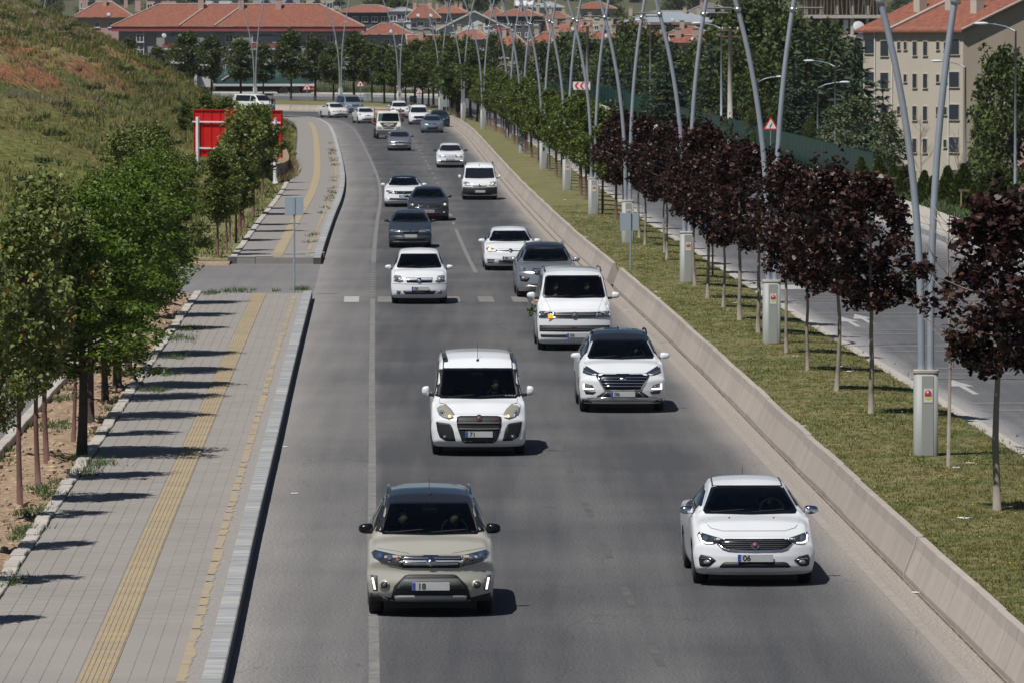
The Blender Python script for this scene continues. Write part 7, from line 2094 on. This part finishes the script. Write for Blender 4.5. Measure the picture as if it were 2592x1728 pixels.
# fence along the outside of the far bend, with the banner
def far_fence():
    ln = Line([(q.x, q.y, q.z) for q in SW.shifted(2.0)[15 * 8:]], 1)
    o = empty('wire_fence', (0, 0, 0), label='green wire fence behind the far bend', category='fence'); s = 4.0
    while s < ln.len - 4:
        a, _ = ln.off(s, 0); b, _ = ln.off(s + 3, 0); wm = MB(); z = a.z
        for j in range(9): q = a.lerp(b, j / 9); wm.tube([(q.x, q.y, z), (q.x, q.y, z + 1.7)], .02, 4, cap=False)
        for zz in (.1, .6, 1.1, 1.65): wm.tube([(a.x, a.y, z + zz), (b.x, b.y, z + zz)], .02, 4, cap=False)
        wm.obj('wire_panel', 'fence_green', o); MB().tube([(a.x, a.y, z - .4), (a.x, a.y, z + 1.9)], .06, 6).obj('fence_post', 'fence_post', o); s += 3
    pts = []
    rr = random.Random(8)
    for _ in range(2600):
        q, a = ln.off(rr.uniform(0, ln.len), rr.uniform(.3, 9)); pts.append((q.x, q.y, q.z - .1))
    tufts('undergrowth', 'tall grass and weeds behind the far fence', pts, 'grass_lawn', .5, 1.3, 6, .6, .8, .14, 72, category='undergrowth')
    bp = PY(1041, 224, 760)
    b = empty('banner', (bp.x, 760, bp.z), 0, label='white advertising banner with red logo and black lettering on the far fence', category='banner')
    MB().box((0, 0, 0), (3.9, .03, 1.9)).obj('banner_sheet', 'sign_white', b); MB().box((-1.5, -.03, .35), (.85, .02, .75)).obj('logo_square', 'sign_red', b)
    MB().box((-1.5, -.045, .35), (.12, .01, .5)).box((-1.7, -.045, .35), (.1, .01, .4)).box((-1.3, -.045, .35), (.1, .01, .4)).obj('logo_mark', 'sign_white', b)
    t = put('lettering', text_mesh('Kentbul', 1.05, 'sign_black', .004, .02), b, (.55, -.035, .42)); t.rotation_euler = (R(90), 0, 0)
    for k, (x, z, w, m) in enumerate(((-.9, -.25, 1.6, 'sign_red'), (.5, -.32, 1.1, 'crest_blue'), (-.8, -.6, 1.4, 'sign_red'), (.6, -.62, 1.3, 'sign_red'))): MB().box((x, -.025, z), (w, .012, .09)).obj('text_line', m, b)
    for x in (-1.9, 1.9): MB().tube([(x, .05, -2.6), (x, .05, 1.0)], .05, 6).obj('post', 'galvanised', b)
far_fence()
# single-arm street lights and power poles on the right
def street_light(u, vtop, Y, lab, dirx=-1, H=None, arm=1.6):
    p = PY(u, vtop, Y); z0 = tz(p.x, Y); h = p.z - z0
    o = empty('street_light', (p.x, Y, z0), 0, label=lab, category='street light', group='single-arm street lights')
    MB().tube([(0, 0, 0), (0, 0, h * .5), (0, 0, h)], [.10, .08, .055], 10).obj('pole', 'galvanised', o, True)
    MB().tube([(0, 0, h - .05), (dirx * arm * .35, 0, h + .22), (dirx * arm * .75, 0, h + .36), (dirx * arm, 0, h + .38)], [.045, .04, .035, .03], 8).obj('arm', 'galvanised', o, True)
    hd = MB().ball((dirx * (arm + .35), 0, h + .40), (.42, .13, .09), 12, 8); hd.obj('lamp_head', 'post_white', o, True)
street_light(2571, 78, 360, 'tall street light before the gable wall at the right edge'); street_light(2444, 170, 430, 'street light in front of the cream apartment block corner'); street_light(2114, 168, 470, 'street light among the cedars, taller of the middle pair'); street_light(2070, 222, 480, 'street light among the cedars, lower of the middle pair', 1, None, 1.7)
street_light(1919, 207, 520, 'street light in front of the large dark tree', 1, None, 1.5); street_light(1826, 72, 500, 'slim street light left of the power pole'); street_light(1646, 62, 620, 'slim street light above the chevron board', -1, None, .8)
def power_pole(u, vtop, Y, lab):
    p = PY(u, vtop, Y); z0 = tz(p.x, Y); h = p.z - z0
    o = empty('power_pole', (p.x, Y, z0), 0, label=lab, category='power pole', group='concrete power poles')
    MB().tube([(0, 0, 0), (0, 0, h)], [.26, .15], 10).obj('pole', 'pale_concrete', o, True)
    for z in (h - .2, h - .7): MB().box((0, 0, z), (1.5, .09, .09)).obj('crossarm', 'rusty_wood', o)
    for x in (-.65, 0, .65): MB().lathe([(.05, 0), (.08, .06), (.05, .12), (.08, .18), (.03, .24)], 8, c=(x, 0, h - .15)).obj('insulator', 'post_white', o)
power_pole(1848, 72, 540, 'concrete power pole standing in front of the dark trees'); power_pole(1487, 66, 700, 'concrete power pole with insulators above the chevron board')

# ================================================================== buildings
mat('wall_cream', (.53, .475, .39), .9, col2=(.48, .43, .355), nscale=.25, stretch=(1, 1, .3)); mat('wall_tan', (.43, .36, .285), .9, col2=(.38, .32, .255), nscale=.2, stretch=(2, 2, .2)); mat('wall_grey', (.25, .25, .255), .9, col2=(.30, .29, .28), nscale=.3); mat('wall_white', (.62, .62, .62), .85, col2=(.54, .54, .54), nscale=.3); mat('wall_pink', (.46, .30, .27), .9); mat('wall_beige', (.42, .36, .29), .9); mat('wall_dark', (.09, .085, .10), .9); mat('wall_lilac', (.33, .32, .36), .9)
mat('roof_tile', (.245, .088, .055), .85, col2=(.19, .07, .046), nscale=1.2, speck=(2.2, .22), bump=.6, bscale=5); mat('roof_tile_b', (.27, .105, .075), .85, col2=(.21, .085, .06), nscale=1.0, speck=(2.0, .2), bump=.6, bscale=5); mat('roof_metal', (.36, .41, .45), .45, .3); mat('roof_grey', (.13, .13, .14), .8); mat('fascia_red', (.27, .07, .065), .7); mat('fascia_brown', (.30, .16, .09), .7)
mat('pane', (.035, .045, .06), .15, spec=.6); mat('frame_white', (.68, .68, .68), .6); mat('dish_white', (.50, .51, .52), .5); mat('ridge_tile', (.36, .30, .26), .9); mat('stain_wall', (.62, .55, .45), .9)
WIN = {}
def window_mesh(w, h):
    k = (round(w, 2), round(h, 2))
    if k not in WIN:
        f = MB(); t = min(.12, w * .1)
        f.box((-w / 2 + t / 2, 0, 0), (t, .12, h)).box((w / 2 - t / 2, 0, 0), (t, .12, h)).box((0, 0, h / 2 - t / 2), (w - 2 * t, .12, t)).box((0, 0, -h / 2 + t / 2), (w - 2 * t, .12, t))
        if w > .8: f.box((0, 0, 0), (t * .8, .11, h - 2 * t))
        f.box((0, -.08, -h / 2 - .05), (w + .16, .26, .08))
        WIN[k] = (f.mesh('window', 'frame_white'), MB().box((0, .02, 0), (w - t, .03, h - t)).mesh('pane', 'pane'))
    return WIN[k]
def window(parent, x, y, z, w, h, rz=0.0):
    f, g = window_mesh(w, h); o = put('window', f, parent, (x, y, z), rz); put('pane', g, o); return o
def hip_roof(parent, w, d, z, h, over, m, hip=True, ridge='ridge_tile', name='roof'):
    W, D = w / 2 + over, d / 2 + over
    rl = max(.3, W - (D if hip else 0)) if hip else W
    v = [(-W, -D, z), (W, -D, z), (W, D, z), (-W, D, z), (-rl, 0, z + h), (rl, 0, z + h)]
    mb = MB().add(v, [(0, 1, 5, 4), (1, 2, 5), (2, 3, 4, 5), (3, 0, 4)] + [(3, 2, 1, 0)]); r = mb.obj(name, m, parent)
    rd = MB()
    for a, b in ((4, 5), (0, 4), (3, 4), (1, 5), (2, 5)):
        pa, pb = Vector(v[a]) + Vector((0, 0, .05)), Vector(v[b]) + Vector((0, 0, .05)); rd.tube([pa, pb], .16, 5)
    if ridge: rd.obj('ridge', ridge, r)
    return r
def dish(parent, x, y, z, r=.5):
    prof = [(r * t, -.22 * r * (1 - t * t)) for t in np.linspace(.02, 1, 6)]
    mb = MB().lathe(prof, 14, 'y', (0, 0, 0)); o = mb.obj('satellite_dish', 'dish_white', parent, True, loc=(x, y, z)); o.rotation_euler = (R(-25), 0, R(20))
    MB().tube([(0, .1, -.1), (0, .25, -.7)], .04, 5).obj('bracket', 'galvanised', o); return o
def chimney(parent, x, y, z, h=1.6, w=.9, m='wall_pink'):
    o = MB().box((x, y, z), (w, w, h)).obj('chimney', m, parent); MB().box((x, y, z + h / 2 + .06), (w + .2, w + .2, .12)).obj('chimney_cap', 'pale_concrete', o); return o
def house(u0, u1, v_eave, v_base, v_ridge, Y, lab, wall='wall_white', roof='roof_tile', storeys=2, cols=4, rz=0.0, hip=True, depth=None, chim=1, dishes=0, win=(1.1, 1.2), fascia=None, over=.7, name='house', balc=0, cm='wall_pink', group='houses of the town'):
    a, b = PY(u0, v_eave, Y), PY(u1, v_eave, Y); base = PY(u0, v_base, Y); rg = PY(u0, v_ridge, Y)
    w = (b.x - a.x); h = a.z - base.z; d = depth or w * .7
    o = empty(name, ((a.x + b.x) / 2, Y + d / 2, base.z), rz, label=lab, category='house' if name == 'house' else 'building', group=group)
    under = 9.0
    MB().box((0, 0, (h - under) / 2), (w, d, h + under)).obj('wall', wall, o)
    if fascia: MB().box((0, 0, h - .2), (w + 2 * over - .1, d + 2 * over - .1, .55)).obj('fascia', fascia, o)
    r = hip_roof(o, w, d, h + .08, max(.4, rg.z - a.z), over, roof, hip)
    for k in range(chim): chimney(r, -w / 2 + w * (k + .5 + .2 * ((k * 7) % 3 - 1)) / max(1, chim), -d * .12, h + (rg.z - a.z) * .8 + .5, 1.9, .8, cm)
    for s in range(storeys):
        z = h - 1.5 - 2.9 * s
        for c in range(cols):
            x = -w / 2 + w * (c + .5) / cols
            if balc and c % balc == 1:
                bl = MB().box((x, -d / 2 - .5, z - .95), (w / cols * .8, 1.0, .18)).box((x, -d / 2 - .98, z - .5), (w / cols * .8, .06, .8)).obj('balcony', wall if wall != 'wall_white' else 'wall_lilac', o)
                window(o, x, -d / 2 - .02, z + .1, win[0] * 1.4, win[1] * 1.3)
            else: window(o, x, -d / 2 - .02, z, *win)
    for k in range(dishes): dish(o, -w / 2 + w * (k + .6) / max(1, dishes), -d / 2 - .9, h + .6, .45)
    return o
# long apartment house with the red roof
def long_house():
    Y = 1250; s = FPX / Y
    a = PY(300, 73, Y); b = PY(905, 73, Y); base = PY(300, 190, Y)
    w = b.x - a.x; h = a.z - base.z; d = 15
    o = empty('apartment_house', ((a.x + b.x) / 2, Y + d / 2, base.z), 0, label='long grey apartment house with wide red tiled roof behind the far trees', category='building')
    MB().box((0, 0, h / 2 - 3), (w, d, h + 6)).obj('wall', 'wall_grey', o)
    for x, ww in ((-w / 2 + 9, 3.0), (3.5, 9.0), (-6.5, 4.0)): MB().box((x, -d / 2 - .35, h / 2 - 3), (ww, .8, h + 6)).obj('bay', 'wall_grey', o)
    MB().box((0, 0, h - .1), (w + 2.6, d + 2.6, .9)).obj('fascia', 'fascia_red', o)
    r = hip_roof(o, w, d, h + .4, 4.4, 1.5, 'roof_tile')
    rd = MB()
    for x in (-w / 2 + 12, -w / 2 + 19): rd.tube([(x, -d / 2 - 1.4, h + .55), (x + 5.5, 0, h + 4.8)], .22, 5)
    rd.obj('valley', 'ridge_tile', r)
    for u, hh in ((345, 2.4), (505, 2.6), (607, 2.4), (702, 2.4)): chimney(r, PY(u, 40, Y).x - o.location.x, -1.5, h + 4.6, hh, 1.1, 'wall_pink')
    for u in (355, 410, 489, 538, 580, 610, 648, 785, 835, 884, 700, 745):
        x = PY(u, 86, Y).x - o.location.x
        for k in range(3): window(o, x, -d / 2 - (.8 if u in (355, 648, 700) else .08) , h - 1.9 - 3.0 * k, 1.5, 1.6)
    for u, ww in ((440, 4.2), (680, 7.2)):
        x = PY(u, 100, Y).x - o.location.x
        for k in range(3):
            bl = MB().box((x, -d / 2 - 1.5, h - 4.0 - 3.0 * k), (ww, 2.2, .25)).obj('balcony', 'wall_white', o); MB().box((x, -d / 2 - 2.55, h - 3.45 - 3.0 * k), (ww, .08, 1.0)).obj('balcony_front', 'fascia_red' if k % 2 == 0 else 'wall_white', bl); MB().box((x, -d / 2 - .86, h - 2.2 - 3 * k), (ww * .85, .05, 2.0)).obj('balcony_glazing', 'pane', bl)
    for u in (418, 460): dish(o, PY(u, 90, Y).x - o.location.x, -d / 2 - 3.0, h - 1.4, .52)
    for u in (364, 640, 850): MB().tube([(PY(u, 90, Y).x - o.location.x, -d / 2 - .5, h - .6), (PY(u, 90, Y).x - o.location.x, -d / 2 - .5, -3)], .09, 6).obj('downpipe', 'frame_white', o)
long_house()
house(925, 1035, 88, 150, 62, 1290, 'pale house with red hip roof right of the long apartment house', 'wall_lilac', 'roof_tile', 2, 3, over=1.0, dishes=1, chim=0)
house(196, 330, 45, 90, 8, 1330, 'pinkish house with two chimneys peeping over the hill', 'wall_pink', 'roof_tile', 1, 4, chim=3, over=1.0, dishes=1)
R1 = [  # background row at the very top
    (200, 300, 2, 40, -30, 1650, 'wall_beige', 'tall beige block at the top edge above the hill', 5), (370, 460, 6, 42, -30, 1700, 'wall_pink', 'pink block at the top edge behind the long red roof', 5), (520, 600, 4, 40, -30, 1620, 'wall_white', 'white block at the top edge behind the long red roof', 5), (640, 760, 0, 40, -40, 1600, 'wall_lilac', 'lilac-grey block with bays at the top edge', 6), (775, 860, 0, 48, -40, 1580, 'wall_beige', 'brown-beige block right end of the top edge row', 5)]
for u0, u1, ve, vb, vr, Y, w, lab, c in R1: house(u0, u1, ve - 30, vb, vr - 30, Y, lab, w, 'roof_tile', 3, c, chim=0, win=(1.5, 1.6), name='apartment_house', balc=3)
house(862, 1010, 33, 90, 15, 1500, 'house with flat red roof and dark windows left of the balcony block', 'wall_dark', 'roof_tile_b', 2, 6, over=1.2, chim=0, win=(1.5, 1.3))
house(985, 1048, 30, 92, 22, 1420, 'white block with glazed balconies and flat grey roof', 'wall_white', 'roof_metal', 3, 3, over=.5, chim=0, balc=2, win=(1.7, 1.4), name='apartment_house')
house(1040, 1104, 47, 110, 14, 1400, 'grey apartment block with red hip roof and balconies', 'wall_grey', 'roof_tile', 3, 4, over=1.1, balc=2, dishes=2, chim=2)
house(1100, 1180, 35, 80, 18, 1560, 'low house with red roof and four tall chimneys', 'wall_beige', 'roof_tile_b', 2, 4, over=1.2, chim=4)
# white gabled hall
def hall():
    Y = 1380; a = PY(1112, 72, Y); b = PY(1290, 72, Y); base = PY(1112, 125, Y); ap = PY(1195, 27, Y); w = b.x - a.x; h = a.z - base.z; g = ap.z - a.z
    o = empty('gabled_hall', ((a.x + b.x) / 2, Y, base.z), 0, label='wide white gabled hall facing the road', category='building')
    MB().prism([(-w / 2, -5), (w / 2, -5), (w / 2, h), (0, h + g - .5), (-w / 2, h)], 0, 20).obj('wall', 'wall_white', o)
    rf = MB()
    for sx in (-1, 1): rf.add([(0, -.8, h + g), (sx * (w / 2 + .8), -.8, h - .3), (sx * (w / 2 + .8), 21, h - .3), (0, 21, h + g), (0, -.8, h + g - .35), (sx * (w / 2 + .8), -.8, h - .65), (sx * (w / 2 + .8), 21, h - .65), (0, 21, h + g - .35)], [(0, 1, 2, 3), (7, 6, 5, 4), (0, 4, 5, 1), (1, 5, 6, 2)])
    rf.obj('roof', 'wall_white', o)
    for x, z in ((3.0, h + 1.2), (-5, h - 1.8), (-1.5, h - 1.8), (2.5, h - 1.8), (6, h - 1.8)): window(o, x, -.05, z, 1.6, 1.7)
    for x, z, ww in ((-3.5, h + 1.7, 4.0), (-2.8, h + .9, 5), (6.0, h + 1.0, 4.5)): MB().box((x, -.06, z), (ww, .08, .12)).obj('ledge', 'wall_grey', o)
    MB().box((6.2, -.5, h - .6), (3, .8, .4)).obj('awning', 'sign_red', o)
hall()
L2 = [(1228, 1275, 45, 100, 22, 1720, 'wall_white', 'roof_tile', 'small white house with red roof behind the gabled hall'), (1310, 1345, 16, 40, 2, 1800, 'wall_white', 'wall_white', 'small white gabled house near the top edge'), (1262, 1375, 42, 110, 26, 1500, 'wall_dark', 'roof_tile', 'house with dark upper floor and red roof right of the hall'),
      (1340, 1420, 20, 60, 6, 1750, 'wall_white', 'roof_metal', 'white house with shallow grey roof near the top edge'), (1385, 1440, 48, 90, 33, 1480, 'wall_beige', 'roof_tile', 'beige house with small red hip roof'), (1395, 1480, 82, 150, 60, 1250, 'wall_white', 'roof_tile_b', 'white house with broad red roof above the median trees'), (1255, 1330, 118, 150, 88, 1120, 'wall_beige', 'roof_tile_b', 'low house with pinkish red roof above the median trees'), (1345, 1430, 110, 150, 85, 1150, 'wall_pink', 'roof_tile', 'house with red roof and tall chimneys behind the lamp posts'),
      (1430, 1500, 60, 110, 47, 1380, 'wall_white', 'roof_tile', 'white house with flat red roof left of the cream gable'), (1040, 1120, 118, 150, 92, 1150, 'wall_beige', 'roof_tile', 'low red-roofed house behind the bend trees'), (1150, 1240, 100, 140, 78, 1220, 'wall_lilac', 'roof_tile_b', 'low lilac house with red roof below the gabled hall'),
      (1490, 1560, 100, 150, 80, 1180, 'wall_beige', 'roof_tile', 'red-roofed house beside the concrete power pole'), (1700, 1790, 88, 150, 70, 1120, 'wall_pink', 'roof_tile_b', 'red-roofed house with chimneys right of the metal-roofed block'), (1705, 1780, 110, 160, 92, 1020, 'wall_pink', 'roof_tile', 'red-roofed house lower down behind the cedars'), (1725, 1785, 200, 230, 172, 840, 'wall_pink', 'roof_tile_b', 'low house with pinkish roof behind the cedars'), (2075, 2195, 100, 150, 68, 1000, 'wall_beige', 'roof_tile', 'red-roofed house left of the cream apartment block'), (1620, 1700, 98, 150, 80, 1120, 'wall_white', 'roof_tile_b', 'red-roofed house partly hidden by the tallest cedar')]
for k, (u0, u1, ve, vb, vr, Y, w, rf, lab) in enumerate(L2): house(u0, u1, ve, vb, vr, Y, lab, w, rf, 2, 3 + k % 3, over=.9, chim=1 + k % 3, dishes=k % 2, hip=(k % 4 != 1), cm='wall_beige', rz=[0, .12, -.15, .08][k % 4])
house(1468, 1552, 24, 95, 8, 1500, 'cream-gabled block with red roof near the top edge', 'wall_cream', 'roof_tile', 3, 3, over=1.0, chim=0, name='apartment_house')
house(1580, 1810, 58, 120, 30, 1400, 'long block with blue-grey metal roof and brown fascia', 'wall_dark', 'roof_metal', 2, 9, over=1.4, chim=4, fascia='fascia_brown', dishes=3, name='apartment_house', cm='wall_beige', win=(1.7, 1.3))
house(1745, 1850, 35, 70, 12, 1700, 'house with dark grey hip roof near the top edge', 'wall_dark', 'roof_grey', 1, 5, over=1.5, chim=1)
# unfinished concrete frame
def frame_building():
    Y = 900; a = PY(2035, 60, Y); b = PY(2240, 60, Y); base = PY(2035, 95, Y); w = b.x - a.x
    o = empty('unfinished_building', ((a.x + b.x) / 2, Y, base.z), 0, label='unfinished concrete building with open floors behind the dark trees', category='building')
    for k, z in enumerate((0, 2.9, 5.8)):
        MB().box((0, 4, z), (w + 1.5, 9, .45), bev=.03).obj('floor_slab', 'pale_concrete', o)
        for x in np.linspace(-w / 2 + .3, w / 2 - .3, 6): MB().box((x, .2, z + 1.6), (.4, .4, 2.5)).obj('column', 'pale_concrete', o)
        MB().box((0, 5, z + 1.6), (w, .2, 2.5)).obj('back_wall', 'wall_dark' if k == 0 else 'wall_beige', o)
    MB().box((0, 2, -6), (w, 9, 12)).obj('lower_wall', 'wall_grey', o)
    for k in range(22): MB().tube([(-w / 2 + w * k / 21, -.3, 3.1), (-w / 2 + w * k / 21 + rnd.uniform(-.3, .3), -.3, 5.8)], .06, 5).obj('prop', 'timber', o)
    for x in (-w * .15, w * .02, w * .1): MB().box((x, .6, 1.5), (.7, .1, 2.0)).obj('board', 'wall_white', o)
    dish(o, w * .18, -.8, 1.4, 1.0); dish(o, w * .2, -.8, .1, .55)
frame_building()
# cream apartment block on the right
def block_window(w, h):
    k = ('b', round(w, 2), round(h, 2))
    if k not in WIN:
        f = MB(); t = .05
        f.box((-w / 2, 0, 0), (t, .10, h)).box((w / 2, 0, 0), (t, .10, h)).box((0, 0, h / 2), (w - t, .10, t)).box((0, -.03, -h / 2 - .02), (w + .10, .14, .05))
        WIN[k] = (f.mesh('window', 'stain_wall'), MB().box((0, .0, 0), (w - t, .05, h - t)).mesh('pane', 'pane'))
    return WIN[k]
def block():
    Y = 585; rot = R(38)
    c = PY(2438, 70, Y)                       # the corner between windowed side and gable end
    base_z = -7.4; eave = c.z
    L1, L2_ = 14.0, 13.0                      # windowed side, gable end
    o = empty('apartment_block', (c.x, Y, base_z), 0, label='tall cream apartment block with narrow windows and red roof on the right', category='building')
    H = eave - base_z
    a = Vector((-math.cos(R(52)), math.sin(R(52)), 0)); b = Vector((math.cos(R(9)), math.sin(R(9)), 0))   # along the two faces, away from the corner
    # windowed side is long but seen at a slant
    A, Bc, Cc, D = Vector((0, 0, 0)), b * L2_, b * L2_ + a * L1, a * L1
    up = Vector((0, 0, H)); ridge0 = b * (L2_ / 2) + Vector((0, 0, H + 3.1)); ridge1 = ridge0 + a * L1
    MB().add([A, Bc, Cc, D, A + up, Bc + up, Cc + up, D + up], [(0, 3, 7, 4), (2, 1, 5, 6), (3, 2, 6, 7)]).obj('wall', 'wall_cream', o)
    MB().add([A, Bc, Bc + up, ridge0 - Vector((0, 0, .12)), A + up], [(0, 1, 2, 3, 4)]).obj('gable_wall', 'wall_tan', o)
    ov = .55
    oa, ob = a * ov, b * ov; dn = Vector((0, 0, -.28))
    rf = MB().add([A + up - oa - ob + dn, ridge0 - oa, ridge1 + oa, D + up + oa - ob + dn, Bc + up - oa + ob + dn, Cc + up + oa + ob + dn], [(0, 1, 2, 3), (1, 4, 5, 2)])
    th = Vector((0, 0, -.18)); n0 = len(rf.v); rf.v += [tuple(Vector(v) + th) for v in rf.v[:6]]; rf.f += [(6, 9, 8, 7), (7, 8, 11, 10), (0, 3, 9, 6), (0, 6, 7, 1), (1, 7, 10, 4)]
    r = rf.obj('roof', 'roof_tile', o)
    MB().tube([A + up - oa * 1.05 - ob + dn + Vector((0, 0, .05)), ridge0 - oa * 1.05 + Vector((0, 0, .05))], .13, 5).tube([ridge0 - oa * 1.05 + Vector((0, 0, .05)), Bc + up - oa * 1.05 + ob + dn + Vector((0, 0, .05))], .13, 5).obj('verge', 'ridge_tile', r)
    MB().tube([A + a * 9.5 + up - ob + dn + Vector((0, 0, .1)), ridge0 + a * 9.5 + Vector((0, 0, .1))], .2, 5).obj('fire_wall', 'ridge_tile', r)
    for t, k in ((.2, .5), (.52, .6), (.8, .55)): q = A + a * (L1 * t) + b * (L2_ * .5 * k) + up + Vector((0, 0, 3.1 * k + .5)); MB().box(q, (.9, .9, 1.9), .6).obj('chimney', 'wall_cream', r)
    # windows: real recesses read as dark panes with frames and sills
    ang = math.atan2(a.y, a.x)                # direction along the windowed side
    nrm = Vector((-b.x, -b.y, 0)); nrm = Vector((a.y, -a.x, 0)); nrm = nrm if nrm.dot(b) < 0 else -nrm
    def wn(t, z, w, h):
        q = A + a * (L1 * t) + nrm * .03 + Vector((0, 0, z)); f = put('window', block_window(w, h)[0], o, q, ang + math.pi); put('pane', block_window(w, h)[1], f); return f
    for k in range(5):
        z = H - 1.7 - 3.02 * k
        wn(.085, z - .1, 1.5, 1.45); wn(.93, z - .1, 1.5, 1.3)
        for t in (.17, .245): wn(t, z, .5, .75)
        for t in (.37, .475): wn(t, z - .25, .65, 1.35)
        for t in (.57, .635): wn(t, z, .5, .75)
        wn(.78, z - .25, 1.2, 1.5)
    for t in (.135, .70, .875):
        q = A + a * (L1 * t) + nrm * .1; MB().tube([q + up + Vector((0, 0, -.4)), q], .07, 6).obj('downpipe', 'frame_white', o)
block()
house(2575, 2640, 268, 330, 258, 560, 'house with red eave cut by the right edge', 'wall_pink', 'roof_tile', 1, 2, chim=0, over=1.0)

# ================================================================== thin summer haze over the site
hz = bpy.data.materials.new('haze_air'); hz.use_nodes = True
ht = hz.node_tree
for n in list(ht.nodes):
    if n.type != 'OUTPUT_MATERIAL': ht.nodes.remove(n)
pv = ht.nodes.new('ShaderNodeVolumePrincipled')
pv.inputs['Color'].default_value = (.86, .91, 1.0, 1)
pv.inputs['Density'].default_value = .00004
pv.inputs['Anisotropy'].default_value = .2
ht.links.new(pv.outputs[0], ht.nodes['Material Output'].inputs['Volume'])
hb = MB().box((0, 2150, 58), (4500, 4480, 135)).obj('haze', hz, kind='stuff')
hb.display_type = 'WIRE'
